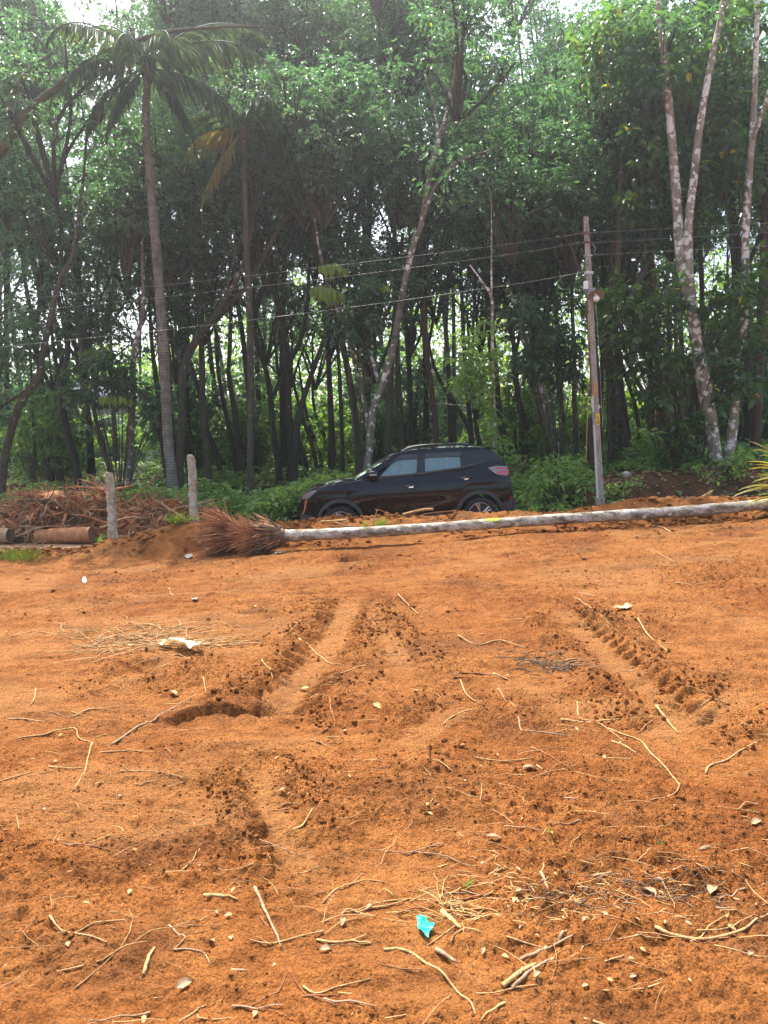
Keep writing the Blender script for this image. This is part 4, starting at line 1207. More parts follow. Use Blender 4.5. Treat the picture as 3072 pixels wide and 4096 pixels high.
# ------------------------------------------------------------------ the white house and the low wall behind the trunks
p = P(345, 1900, 40); g = float(rough_terrain(np.array([p.x]), np.array([p.y]))[0])
H = thing("house", "white single-storey house glimpsed through the trees behind the left stone post", "house", (p.x, p.y, g))
mb = MB(); mb.box((0, 2, 1.55), (7.4, 4, 3.2)); mb.build("wall", WHITEWASH, H)
mb = MB(); mb.box((0, 1.7, 3.27), (8.2, 5.2, .16)); mb.build("roof_slab", WHITEWASH, H)
mb = MB(); mb.box((.6, 1.9, 4.0), (2.6, 3, 1.3)); mb.build("upper_room", ROOFSHEET, H)
mb = MB()
for i in range(14):
    mb.add([(-3.2 + i * .3, -1.5, 2.05), (-2.92 + i * .3, -1.5, 2.08), (-2.92 + i * .3, 0, 2.68), (-3.2 + i * .3, 0, 2.65)], [(0, 1, 2, 3)])
mb.build("porch_roof", GREYSHEET, H, smooth=False)
for wx in (-2.2, 1.2):
    w = obj("window", None, H, (wx, -.012, 0))
    mb = MB(); mb.box((0, 0, 1.65), (1.3, .04, 1.2)); w2 = mb.build("window", DARKGL, H); w2.location = (wx, -.012, 0)
    bpy.data.objects.remove(w)
    mb = MB()
    for q in (-.66, 0, .66): mb.box((q, -.03, 1.65), (.07, .05, 1.3))
    for q in (1.02, 2.28): mb.box((0, -.032, q), (1.45, .055, .07))
    mb.build("frame", WOODTRIM, w2)
mb = MB(); mb.box((-.4, -.02, 1.1), (.95, .05, 2.1)); mb.build("door", WOODTRIM, H)
for px_ in (-3.1, .9):
    mb = MB(); mb.box((px_, -1.4, 1.02), (.16, .16, 2.04)); mb.build("porch_post", WHITEWASH, H)

p = P(760, 1790, 37); g = float(rough_terrain(np.array([p.x]), np.array([p.y]))[0])
t = thing("yard_wall", "low white yard wall with a weathered grey band, seen right of the left palm", "wall", (p.x, p.y, g))
mb = MB(); mb.box((0, 0, .85), (3.4, .25, 1.9)); mb.build("wall_base", WHITEWASH, t)
mb = MB(); mb.box((0, -.02, 2.25), (3.4, .3, .9)); mb.build("weathered_band", OLDWALL, t)
mb = MB(); mb.box((0, 0, 2.9), (3.5, .22, .38)); mb.build("white_coping", WHITEWASH, t)
p = P(905, 1712, 41); g = float(rough_terrain(np.array([p.x]), np.array([p.y]))[0])
t = thing("shed", "small white shed with flat roof between the slim dark trunks", "shed", (p.x, p.y, g))
mb = MB(); mb.box((0, 0, 1.5), (3.6, 2.4, 3)); mb.build("wall", WHITEWASH, t)
mb = MB(); mb.box((0, 0, 3.07), (4.1, 2.9, .13)); mb.build("roof", GREYSHEET, t)
mb = MB(); mb.box((.9, -1.21, 1.0), (.8, .04, 1.9)); mb.build("door", WOODTRIM, t)

# ------------------------------------------------------------------ car
PAINT = simple("black_paint", (.003, .0035, .005), .3, 0, .02, coat=.7)
PAINT.node_tree.nodes['Principled BSDF'].inputs['Coat Roughness'].default_value = .03
CLAD = simple("matt_cladding", (.028, .028, .030), .6)
RUBBER = simple("tyre_rubber", (.016, .015, .015), .85)
ALLOY = simple("machined_alloy", (.5, .5, .51), .28, 1.0)
BLACKGLOSS = simple("gloss_black", (.010, .010, .012), .12)
VISOR = simple("smoked_visor", (.035, .036, .040), .15)
CHROME = simple("chrome", (.8, .8, .82), .12, 1.0)
SEATM = simple("beige_seat", (.55, .52, .44), .8)
INTER = simple("car_interior", (.05, .05, .05), .8)
LAMPR = simple("red_lens", (.45, .008, .012), .12, coat=1)
LAMPW = simple("clear_lens", (.20, .18, .18), .12, .2, coat=.6)
LAMPO = simple("orange_lens", (.62, .25, .10), .15, coat=1)
COPPER = simple("copper_trim", (.55, .27, .16), .3, .8)

def glass_mat(name, tint, refl, film):
    m = bpy.data.materials.new(name); m.use_nodes = True
    n, l = m.node_tree.nodes, m.node_tree.links
    n.remove(n['Principled BSDF'])
    tr = n.new('ShaderNodeBsdfTransparent'); tr.inputs[0].default_value = (*tint, 1)
    gl = n.new('ShaderNodeBsdfGlossy'); gl.inputs['Roughness'].default_value = .02; gl.inputs[0].default_value = (.9, .95, .95, 1)
    df = n.new('ShaderNodeBsdfDiffuse'); df.inputs[0].default_value = (.25, .40, .33, 1)
    fr = n.new('ShaderNodeFresnel'); fr.inputs[0].default_value = 1.5
    mu = n.new('ShaderNodeMath'); mu.operation = 'MULTIPLY_ADD'; l.new(fr.outputs[0], mu.inputs[0]); mu.inputs[1].default_value = 1.0; mu.inputs[2].default_value = refl
    a = n.new('ShaderNodeMixShader'); a.inputs[0].default_value = film
    l.new(tr.outputs[0], a.inputs[1]); l.new(df.outputs[0], a.inputs[2])
    b = n.new('ShaderNodeMixShader'); l.new(mu.outputs[0], b.inputs[0]); l.new(a.outputs[0], b.inputs[1]); l.new(gl.outputs[0], b.inputs[2])
    l.new(b.outputs[0], n['Material Output'].inputs['Surface'])
    return m
GLASS = glass_mat("side_glass", (.62, .80, .72), .09, .16)
GLASSD = glass_mat("dark_glass", (.04, .045, .05), .05, .01)

# local frame: -x nose, -y the side facing the photograph, z up, wheels at x -1.26 and 1.41
_zt = [(-2.06, .70), (-2.03, .80), (-1.96, .90), (-1.85, .965), (-1.62, 1.035), (-1.395, 1.075), (-1.06, 1.105), (-.85, 1.13), (-.48, 1.145), (.3, 1.18), (1.1, 1.235), (1.33, 1.285), (1.6, 1.315), (1.9, 1.28), (2.0, 1.20), (2.05, 1.05), (2.085, .80)]
def ztop(x): return float(np.interp(x, [a for a, _ in _zt], [b for _, b in _zt]))
def Wl(x, z):
    w = .905
    if x < -1.25: w -= .27 * ((-1.25 - x) / .81) ** 2.4
    if x > 1.2: w -= .20 * ((x - 1.2) / .89) ** 2.4
    w -= .055 * max(0, (.55 - z) / .3) ** 1.5
    w -= .075 * max(0, (z - .80) / .35) ** 1.6
    w += .018 * math.exp(-((z - .98) / .05) ** 2) * (0.4 + .6 * math.exp(-((x + 1.3) / .5) ** 2) + .8 * math.exp(-((x - 1.45) / .5) ** 2))
    w -= .016 * math.exp(-((z - .62) / .12) ** 2) * math.exp(-(x / .8) ** 4)
    return w
def Wg(x, z):
    return Wl(min(max(x, -1.0), 1.75), 1.14) - .035 - .36 * (z - 1.14) - .05 * max(0, x - 1.3)
RA = .405
def zbot(x):
    b = .27 + .12 * max(0, (-1.7 - x) / .36) + .14 * max(0, (x - 1.8) / .29)
    for hx in (-1.26, 1.41):
        if abs(x - hx) < RA: b = max(b, .33 + math.sqrt(RA * RA - (x - hx) ** 2))
    return b

car_c = P(1628.5, 2146.5, 13.75)
CAR = thing("parked_car", "glossy black compact SUV with roof rails parked on the road behind the dirt berm", "car", (car_c.x, 13.75 + .90, car_c.z))
CAR.rotation_euler = (0, -math.atan(.0632), R(0.8))

xs = sorted(set([round(float(v), 4) for v in np.concatenate([np.linspace(-2.06, 2.085, 84), [-1.26 - RA * math.cos(a) for a in np.linspace(0, math.pi, 19)], [1.41 - RA * math.cos(a) for a in np.linspace(0, math.pi, 19)]])]))
mb = MB()
NZ = 14
V = []; F = []
for x in xs:                                              # lower shell: side, shoulder, then across (bonnet only)
    zb, zt_ = zbot(x), ztop(x)
    col = []
    for j in range(NZ + 1):
        z = zb + (zt_ - zb) * j / NZ
        col.append((x, -Wl(x, z), z))
    wt = Wl(x, zt_)
    col.append((x, -wt + .03, zt_ + .018))
    col.append((x, -wt + .09, zt_ + .03))
    V.append(col)
n_ = NZ + 3
vs = [p for c in V for p in c]; vs += [(a, -b, c) for (a, b, c) in vs]
o_ = len(xs) * n_
for i in range(len(xs) - 1):
    for j in range(n_ - 1):
        a = i * n_ + j
        F.append((a, a + n_, a + n_ + 1, a + 1)); F.append((o_ + a, o_ + a + 1, o_ + a + n_ + 1, o_ + a + n_))
mb.add(vs, F)
hx_ = [x for x in xs if x <= -.86]
NB = 10
hv = []
for x in hx_:
    zt_ = ztop(x); wt = Wl(x, zt_) - .09
    for k in range(NB + 1):
        u = -1 + 2 * k / NB
        hv.append((x, u * wt, zt_ + .03 + .045 * (1 - u * u) * min(1, (x + 2.1) / .4) + .008 * math.exp(-((abs(u) - .62) / .1) ** 2)))
hf = [(i * (NB + 1) + k, i * (NB + 1) + k + 1, (i + 1) * (NB + 1) + k + 1, (i + 1) * (NB + 1) + k) for i in range(len(hx_) - 1) for k in range(NB)]
mb.build("body", PAINT, CAR, sharp=35)
mb = MB(); mb.add(hv, hf); mb.build("bonnet", PAINT, CAR, sharp=None)
# nose and tail closing panels
for (nm, x, side) in (("nose_panel", -2.06, -1), ("tail_panel", 2.085, 1)):
    mb = MB(); zb, zt_ = zbot(x), ztop(x) + .03
    R_ = []
    for j in range(7):
        z = zb + (zt_ - zb) * j / 6
        R_.append([(x + side * .035 * (1 - (k / 4 - 1) ** 2) , (k / 4 - 1) * Wl(x, min(z, ztop(x))), z) for k in range(9)])
    mb.add([p for r_ in R_ for p in r_], [(j * 9 + k, j * 9 + k + 1, (j + 1) * 9 + k + 1, (j + 1) * 9 + k) for j in range(6) for k in range(8)])
    mb.build(nm, PAINT, CAR)
mb = MB()
for i in range(7): mb.box((-2.10, 0, .46 + i * .035), (.02, 1.1, .018))
mb.box((-2.09, 0, .56), (.01, 1.2, .28)); mb.build("grille", BLACKGLOSS, CAR)
mb = MB(); mb.box((-2.08, 0, .70), (.05, .9, .12)); mb.build("number_plate_panel", CLAD, CAR)
mb = MB(); mb.box((-.2, 0, .36), (3.2, 1.5, .06)); mb.box((.2, 0, .62), (2.6, 1.45, .03)); mb.build("floor_pan", INTER, CAR)

def skin(name, poly, mat_, off=0.0, wf=Wg, thick=.02, side=None, div=0, parent=None, both=True):
    """a panel on the flank: polygon in (x, z), bent to the flank, with thickness"""
    outp = []
    for sgn in ((-1, 1) if both else (-1,)):
        bm = bmesh.new()
        vv = [bm.verts.new((a, 0, b)) for a, b in poly]
        f = bm.faces.new(vv)
        if div:
            bmesh.ops.triangulate(bm, faces=bm.faces[:])
            for _ in range(div): bmesh.ops.subdivide_edges(bm, edges=bm.edges[:], cuts=1, use_grid_fill=True)
            bmesh.ops.triangulate(bm, faces=bm.faces[:])
        r_ = bmesh.ops.extrude_face_region(bm, geom=bm.faces[:])
        inner = set(v for v in r_['geom'] if isinstance(v, bmesh.types.BMVert))
        for v in bm.verts:
            y = wf(v.co.x, v.co.z) + off - (thick if v in inner else 0)
            v.co.y = sgn * y
        bmesh.ops.recalc_face_normals(bm, faces=bm.faces[:])
        me = bpy.data.meshes.new(name); bm.to_mesh(me); bm.free()
        me.materials.append(mat_)
        me.polygons.foreach_set('use_smooth', [True] * len(me.polygons)); me.set_sharp_from_angle(angle=R(30))
        outp.append(obj(name, me, parent or CAR))
    return outp

skin("pillar", [(-.97, 1.12), (-.56, 1.135), (-.13, 1.50), (-.02, 1.557), (-.02, 1.61), (-.12, 1.585)], PAINT)
skin("wind_deflector", [(-.56, 1.137), (-.49, 1.15), (-.49, 1.275), (-.07, 1.474), (.285, 1.477), (.283, 1.556), (-.02, 1.556), (-.13, 1.499)], VISOR, .014)
skin("wind_deflector", [(.427, 1.481), (.432, 1.556), (1.143, 1.554), (1.106, 1.466)], VISOR, .014)
skin("door_pillar", [(.241, 1.17), (.285, 1.477), (.285, 1.557), (.43, 1.557), (.426, 1.481), (.414, 1.18)], BLACKGLOSS, .002)
skin("door_pillar", [(1.107, 1.466), (1.144, 1.555), (1.31, 1.29), (1.33, 1.285), (1.1, 1.228), (1.099, 1.244)], BLACKGLOSS, .002)
skin("quarter_glass", [(1.148, 1.553), (1.425, 1.544), (1.6, 1.336), (1.305, 1.306)], BLACKGLOSS, .006)
skin("roof_side", [(-.02, 1.558), (1.143, 1.556), (1.425, 1.547), (1.62, 1.56), (1.5, 1.60), (1.2, 1.632), (.6, 1.645), (.2, 1.635), (-.02, 1.612)], PAINT, .004)
skin("rear_quarter", [(1.30, 1.25), (1.305, 1.304), (1.6, 1.334), (1.66, 1.36), (1.95, 1.30), (1.92, 1.20), (1.6, 1.25)], PAINT, .0)
skin("rear_side_trim", [(1.43, 1.544), (1.60, 1.57), (1.74, 1.55), (1.97, 1.30), (1.66, 1.362), (1.605, 1.338)], BLACKGLOSS, .003)
skin("window_glass", [(-.488, 1.14), (.24, 1.165), (.284, 1.476), (-.071, 1.473), (-.488, 1.274)], GLASS, -.012, thick=.004)
skin("window_glass", [(.415, 1.178), (1.098, 1.226), (1.105, 1.465), (.427, 1.48)], GLASS, -.012, thick=.004)

# doors stand 5 mm proud of the shell
def door(name, x0, x1, label=None):
    res = []
    for sgn in (-1, 1):
        bm = bmesh.new(); nx, nz = 16, 12; g_ = []
        for i in range(nx + 1):
            row = []
            for j in range(nz + 1):
                v_ = j / nz
                xa = np.interp(v_, [p[1] for p in x0], [p[0] for p in x0]); xb = np.interp(v_, [p[1] for p in x1], [p[0] for p in x1])
                x = xa + (xb - xa) * i / nx
                zt_ = ztop(x) - .012; zb = max(.405, zbot(x) + .004)
                z = zb + (zt_ - zb) * v_
                e = 0.0 if i in (0, nx) or j in (0,) else .006
                row.append(bm.verts.new((x, sgn * (Wl(x, z) + e), z)))
            g_.append(row)
        for i in range(nx):
            for j in range(nz):
                f = [g_[i][j], g_[i + 1][j], g_[i + 1][j + 1], g_[i][j + 1]]
                bm.faces.new(f if sgn < 0 else f[::-1])
        me = bpy.data.meshes.new(name); bm.to_mesh(me); bm.free(); me.materials.append(PAINT)
        me.polygons.foreach_set('use_smooth', [True] * len(me.polygons))
        res.append(obj(name, me, CAR))
    return res
d1 = door("door", [(-.80, 0), (-.835, .2), (-.82, 1)], [(.262, 0), (.268, .2), (.312, 1)])
d2 = door("door", [(.278, 0), (.282, .2), (.325, 1)], [(.93, 0), (1.0, .25), (1.325, .55), (1.37, .82), (1.30, 1)])
for dset, hx0, hz in ((d1, .117, .965), (d2, 1.17, 1.052)):
    for sgn, dd_ in zip((-1, 1), dset):
        mb = MB()
        S = smooth_pts([(hx0 - .13, sgn * (Wl(hx0 - .13, hz) + .008), hz - .012), (hx0 - .04, sgn * (Wl(hx0, hz) + .045), hz), (hx0 + .08, sgn * (Wl(hx0, hz) + .045), hz + .004), (hx0 + .15, sgn * (Wl(hx0 + .15, hz) + .008), hz + .004)], 4)
        mb.tube(S, [.010] + [.017] * (len(S) - 2) + [.010], 6); mb.build("handle", PAINT, dd_)
        mb = MB(); mb.tube([(hx0 - .04, sgn * (Wl(hx0, hz - .03) + .008), hz - .032), (hx0 + .05, sgn * (Wl(hx0, hz - .03) + .008), hz - .028)], [.012, .012], 6); mb.build("handle_recess", CHROME, dd_)

# seals and seams as thin strips
skin("window_sill_trim", [(-.80, 1.128), (.3, 1.163), (1.1, 1.219), (1.31, 1.262), (1.31, 1.276), (1.1, 1.235), (.3, 1.181), (-.80, 1.146)], BLACKGLOSS, .006, wf=lambda x, z: Wl(x, 1.14))
skin("fuel_flap", [(-1.12, .80), (-1.14, .84), (-1.13, .93), (-1.10, .955), (-.96, .96), (-.93, .93), (-.93, .84), (-.96, .80)], PAINT, .009, wf=Wl, thick=.012, both=False)
# wheel arch cladding, sills, lower bumpers
def arch(hx):
    for sgn in (-1, 1):
        vs = []; fs = []; n = 28
        for i in range(n + 1):
            a = math.pi * (-.10 + 1.2 * i / n)
            for rr, oo in ((RA - .005, -.02), (RA - .002, .018), (RA + .03, .022), (RA + .062, .010), (RA + .066, -.004)):
                x = hx - rr * math.cos(a); z = .33 + rr * math.sin(a)
                x = min(max(x, -2.04), 2.07)
                vs.append((x, sgn * (Wl(x, z) + oo), z))
        for i in range(n):
            for k in range(4):
                f = (i * 5 + k, i * 5 + k + 1, i * 5 + k + 6, i * 5 + k + 5)
                fs.append(f if sgn > 0 else f[::-1])
        mb = MB(); mb.add(vs, fs); mb.build("wheel_arch", CLAD, CAR, sharp=30)
        mb = MB(); vs = []
        for i in range(15):                               # dark liner
            a = math.pi * (-.05 + 1.1 * i / 14)
            for y in (.86, .55): vs.append((hx - (RA + .01) * math.cos(a), sgn * y, .33 + (RA + .01) * math.sin(a)))
        mb.add(vs, [(i * 2, i * 2 + 1, i * 2 + 3, i * 2 + 2) for i in range(14)]); mb.build("wheel_arch_liner", INTER, CAR)
for hx in (-1.26, 1.41): arch(hx)
skin("sill_cladding", [(-.84, .25), (.98, .25), (.95, .44), (.6, .425), (-.5, .405), (-.83, .42)], CLAD, .014, wf=Wl, thick=.03, div=2)
skin("bumper_cladding", [(1.84, .30), (2.07, .40), (2.07, .62), (2.02, .60), (1.98, .545), (1.84, .53)], CLAD, .014, wf=Wl, thick=.03, div=2)
skin("bumper_cladding", [(-2.045, .40), (-1.70, .29), (-1.72, .47), (-1.86, .52), (-2.045, .56)], CLAD, .012, wf=Wl, thick=.03, div=2)
skin("side_badge_trim", [(-2.03, .50), (-1.96, .62), (-1.92, .80), (-1.86, .83), (-1.885, .80), (-1.93, .62), (-2.0, .49)], COPPER, .012, wf=Wl, both=True)
mb = MB(); mb.box((2.10, 0, .47), (.09, 1.35, .2)); mb.build("rear_bumper", CLAD, CAR)

# roof, screens
rp = [(-.10, 1.585), (.0, 1.622), (.2, 1.652), (.6, 1.668), (1.0, 1.665), (1.3, 1.648), (1.5, 1.625), (1.66, 1.598), (1.74, 1.575)]
mb = MB(); vs = []
for (x, z) in rp:
    w = Wg(x, z - .03) + .012
    for k in range(11):
        u = -1 + k / 5
        vs.append((x, u * w, z - .034 * abs(u) ** 3 + .015 * (1 - u * u)))
mb.add(vs, [(i * 11 + k, i * 11 + k + 1, (i + 1) * 11 + k + 1, (i + 1) * 11 + k) for i in range(len(rp) - 1) for k in range(10)])
mb.build("roof", PAINT, CAR, sharp=None)
def screen(name, x0, z0, x1, z1, m_, bow):
    mb = MB(); vs = []
    for i in range(6):
        t_ = i / 5; x = x0 + (x1 - x0) * t_; z = z0 + (z1 - z0) * t_
        w = Wg(min(max(x, -1), 1.75), z) - .01
        for k in range(9):
            u = -1 + k / 4
            vs.append((x + bow * (1 - u * u), u * w, z + .012 * (1 - u * u)))
    mb.add(vs, [(i * 9 + k, i * 9 + k + 1, (i + 1) * 9 + k + 1, (i + 1) * 9 + k) for i in range(5) for k in range(8)])
    return mb.build(name, m_, CAR)
screen("windscreen", -.95, 1.135, -.09, 1.59, GLASSD, -.10)
screen("rear_window", 1.99, 1.27, 1.72, 1.57, GLASSD, .05)
mb = MB(); mb.box((-1.0, 0, 1.12), (.22, 1.5, .03)); mb.build("cowl_panel", CLAD, CAR)
for s in (-.3, .35):
    mb = MB(); mb.tube([(-.98, s, 1.15), (-.92, s + .35, 1.175), (-.88, s + .62, 1.18)], [.012, .009, .006], 5); mb.build("wiper", CLAD, CAR)
mb = MB(); vs = []
for (x, z, w) in ((1.60, 1.625, .58), (1.74, 1.607, .56), (1.84, 1.580, .50)):
    vs += [(x, -w, z - .012), (x, -w * .5, z + .006), (x, w * .5, z + .006), (x, w, z - .012), (x, w, z - .04), (x, -w, z - .04)]
fs = []
for i in range(2):
    for k in range(6): fs.append((i * 6 + k, i * 6 + (k + 1) % 6, (i + 1) * 6 + (k + 1) % 6, (i + 1) * 6 + k))
fs += [(12, 13, 14, 15, 16, 17), (5, 4, 3, 2, 1, 0)]
mb.add(vs, fs); mb.build("spoiler", PAINT, CAR)
for s in (-1, 1):
    mb = MB()
    S = smooth_pts([(-.0, s * (Wg(0, 1.6) - .04), 1.628), (.22, s * (Wg(.2, 1.62) - .045), 1.70), (.7, s * (Wg(.7, 1.64) - .05), 1.716), (1.2, s * (Wg(1.2, 1.63) - .055), 1.695), (1.46, s * (Wg(1.46, 1.6) - .06), 1.632)], 5)
    mb.tube(S, .017, 7); mb.build("roof_rail", BLACKGLOSS, CAR)
mb = MB(); vs = [(1.18, -.025, 1.655), (1.18, .025, 1.655), (1.40, .025, 1.645), (1.40, -.025, 1.645), (1.37, -.008, 1.745), (1.37, .008, 1.745), (1.30, 0, 1.725)]
mb.add(vs, [(0, 1, 6), (1, 2, 5, 6), (2, 3, 4, 5), (3, 0, 6, 4), (4, 6, 5), (0, 3, 2, 1)]); mb.build("roof_aerial", PAINT, CAR)

# lamps
for o in skin("tail_lamp", [(1.61, 1.212), (1.78, 1.235), (1.99, 1.215), (2.03, 1.12), (1.985, 1.03), (1.80, 1.062), (1.70, 1.13)], LAMPW, .016, wf=Wl, thick=.02, div=1):
    sg = -1 if o.data.vertices[0].co.y < 0 else 1
    def lens(nm, poly, m_):
        r_ = skin(nm, poly, m_, .021, wf=Wl, thick=.01, parent=o)
        k_ = 0 if sg < 0 else 1
        bpy.data.objects.remove(r_[1 - k_])
    lens("red_bar", [(1.76, 1.205), (1.99, 1.19), (2.0, 1.165), (1.78, 1.178)], LAMPR)
    lens("red_bar", [(1.77, 1.125), (1.995, 1.13), (2.0, 1.10), (1.79, 1.095)], LAMPR)
    lens("red_bar", [(1.80, 1.068), (1.985, 1.04), (1.99, 1.07), (1.81, 1.085)], LAMPR)
    lens("red_edge", [(1.99, 1.19), (2.02, 1.18), (2.03, 1.10), (2.0, 1.05), (2.0, 1.12)], LAMPR)
    lens("reflector", [(1.66, 1.165), (1.77, 1.11), (1.79, 1.07), (1.72, 1.12)], LAMPO)
for o in skin("headlamp", [(-1.66, 1.0), (-1.80, .985), (-1.93, .93), (-1.985, .86), (-1.95, .83), (-1.85, .84), (-1.76, .91)], LAMPW, .012, wf=Wl, thick=.02, div=1):
    pass
skin("reflector", [(2.0, .60), (2.05, .655), (2.06, .61)], LAMPR, .018, wf=Wl)
# mirrors
for s in (-1, 1):
    y0 = Wl(-.6, 1.14)
    mb = MB()
    mb.tube([(-.74, s * (y0 - .02), 1.15), (-.64, s * (y0 + .06), 1.165), (-.60, s * (y0 + .10), 1.19)], [.035, .035, .03], 6)
    S = [(-.685, s * (y0 + .12), 1.225), (-.66, s * (y0 + .12), 1.235), (-.60, s * (y0 + .12), 1.235), (-.52, s * (y0 + .12), 1.225), (-.495, s * (y0 + .12), 1.215)]
    vs = []
    for i, q in enumerate(S):
        rr = (.03, .062, .078, .074, .066)[i]
        for k in range(10):
            a = 2 * math.pi * k / 10
            vs.append((q[0], q[1] + s * math.cos(a) * rr * 1.35, q[2] + math.sin(a) * rr))
    fs = [(i * 10 + k, i * 10 + (k + 1) % 10, (i + 1) * 10 + (k + 1) % 10, (i + 1) * 10 + k) for i in range(4) for k in range(10)] + [tuple(range(10)), tuple(range(40, 50))]
    mb.add(vs, fs); mi = mb.build("wing_mirror", PAINT, CAR)
    mb = MB(); mb.tube([(-.655, s * (y0 + .225), 1.222), (-.52, s * (y0 + .222), 1.214)], [.014, .016], 6); mb.build("indicator_strip", LAMPW, mi)

# seats, wheel
for x in (-.02, .82):
    for y in (-.38, .38):
        mb = MB()
        S = smooth_pts([(x - .1, y, .62), (x, y, .95), (x + .1, y, 1.2)], 3)
        vs = []
        for q in S:
            for k in range(10):
                a = 2 * math.pi * k / 10; vs.append((q[0] + math.cos(a) * .09, q[1] + math.sin(a) * .23, q[2]))
        m_ = len(S)
        mb.add(vs, [(i * 10 + k, i * 10 + (k + 1) % 10, (i + 1) * 10 + (k + 1) % 10, (i + 1) * 10 + k) for i in range(m_ - 1) for k in range(10)] + [tuple(range((m_ - 1) * 10, m_ * 10))])
        se = mb.build("seat", SEATM, CAR)
        me = bpy.data.meshes.new("headrest"); bm = bmesh.new(); bmesh.ops.create_uvsphere(bm, u_segments=12, v_segments=8, radius=1)
        for v in bm.verts: v.co = Vector((x + .12 + v.co.x * .06, y + v.co.y * .14, 1.31 + v.co.z * .10))
        bm.to_mesh(me); bm.free(); me.materials.append(SEATM); me.polygons.foreach_set('use_smooth', [True] * len(me.polygons)); obj("headrest", me, se)
mb = MB(); mb.tube([(-.42 + .06 * math.sin(a), .38 + .18 * math.cos(a), 1.05 + .17 * math.sin(a)) for a in np.linspace(0, 6.28, 20)], .014, 6); mb.build("steering_wheel", SEATM, CAR)
mb = MB(); mb.box((-.72, 0, 1.0), (.4, 1.45, .2)); mb.build("dashboard", INTER, CAR)

def make_wheel(hx, s):
    w = obj("wheel", None, CAR, (hx, s * .80, .335))
    w.empty_display_size = .1
    prof = [(.235, -.10), (.30, -.108), (.325, -.09), (.335, -.05), (.335, .05), (.325, .09), (.30, .108), (.235, .10)]
    vs = []; fs = []; n = 40
    for i in range(n):
        a = 2 * math.pi * i / n
        for (r_, y) in prof: vs.append((r_ * math.cos(a), y, r_ * math.sin(a)))
    k = len(prof)
    for i in range(n):
        for j in range(k - 1): fs.append((i * k + j, i * k + j + 1, ((i + 1) % n) * k + j + 1, ((i + 1) % n) * k + j))
    mb = MB(); mb.add(vs, fs); mb.build("tyre", RUBBER, w)
    mb = MB()
    mb.tube([(.225 * math.cos(a), s * .095, .225 * math.sin(a)) for a in np.linspace(0, 2 * math.pi, 41)], .012, 6)
    for i in range(5):
        for da in (-.16, .16):
            a = 2 * math.pi * i / 5 + .5
            mb.tube([(.04 * math.cos(a), s * .075, .04 * math.sin(a)), (.13 * math.cos(a + da * .7), s * .09, .13 * math.sin(a + da * .7)), (.222 * math.cos(a + da), s * .085, .222 * math.sin(a + da))], [.02, .018, .022], 6)
    mb.tube([(0, s * .06, 0), (0, s * .10, 0)], [.055, .045], 12); mb.build("rim", ALLOY, w)
    mb = MB(); mb.tube([(0, s * .0, 0), (0, s * .045, 0)], [.235, .235], 30); mb.build("brake_disc", INTER, w)
for hx in (-1.26, 1.41):
    for s in (-1, 1): make_wheel(hx, s)

# ------------------------------------------------------------------ utility pole, power lines
CONC = None
def conc_mat():
    m, n, l, b = mat("old_concrete", rough=.9, spec=.2)
    v = tcoord(n)
    a = noise(n, l, tcoord(n, 'Object', (1, 1, .35), l), 9, 6, .7)
    c = ramp(n, [(.3, (.17, .14, .115)), (.5, (.38, .335, .285)), (.7, (.52, .47, .41))])
    l.new(a.outputs[0], c.inputs[0])
    f = noise(n, l, v, 55, 4, .7)
    c2 = ramp(n, [(.38, (.35, .33, .31)), (.52, (1, 1, 1)), (.7, (1.25, 1.25, 1.25))])
    l.new(f.outputs[0], c2.inputs[0])
    l.new(mix(n, l, 1, c.outputs[0], c2.outputs[0], 'MULTIPLY'), b.inputs['Base Color'])
    l.new(bump(n, l, f.outputs[0], .8, .015), b.inputs['Normal'])
    return m
CONC = conc_mat()
YELLOW = simple("yellow_plate", (.75, .52, .04), .5)
ORANGE = simple("orange_plate", (.72, .33, .03), .5)
BLACKP = simple("black_print", (.02, .018, .015), .6)
WHITEP = simple("white_sheet", (.78, .78, .76), .6)
CONDUIT = simple("pale_conduit", (.55, .54, .48), .6)
GALV = simple("galvanised_steel", (.42, .42, .42), .45, .6)
CLAMPW = simple("pale_clamp", (.62, .62, .60), .5)
ENAMEL = simple("grey_enamel_shade", (.30, .27, .23), .5)
BULBM = simple("white_bulb_glass", (.85, .85, .82), .25)
RUSTY = simple("rusty_iron", (.13, .05, .035), .8)

PD = 15.4
pb = P(2406, 2035, PD); ptp = P(2344, 868, PD)
pb.z -= .25
POLE = thing("utility_pole", "leaning speckled concrete utility pole carrying power lines and a bare bulb lamp", "utility pole", pb)
ax_ = (ptp - pb); PLEN = ax_.length; ax_.normalize()
rotz = Matrix.Rotation(R(24), 3, 'Z')
q_ = ax_.to_track_quat('Z', 'Y').to_matrix()
def pole_pt(py, ox=0.0, oy=0.0):
    """point on the pole's axis at photo height py, offset in the pole's section"""
    t_ = (2035 - py) / (2035 - 868)
    c = (ptp - pb); c = c * ((t_ * (PLEN - .25) + .25) / PLEN)
    return c + rotz @ Vector((ox, oy, 0))
def section(py):
    t_ = (2035 - py) / (2035 - 868)
    return .074 - .022 * t_, .060 - .018 * t_          # half sizes
vs = []; ys = [2060, 1990, 1986, 1700, 1400, 1100, 868]
for y in ys:
    a, b = section(y)
    if y in (2060, 1990): a += .012; b += .012
    c_ = .02
    for (u, w) in ((-a + c_, -b), (a - c_, -b), (a, -b + c_), (a, b - c_), (a - c_, b), (-a + c_, b), (-a, b - c_), (-a, -b + c_)):
        vs.append(pole_pt(y, u, w))
fs = [(i * 8 + k, i * 8 + (k + 1) % 8, (i + 1) * 8 + (k + 1) % 8, (i + 1) * 8 + k) for i in range(len(ys) - 1) for k in range(8)] + [tuple(range(48, 56))]
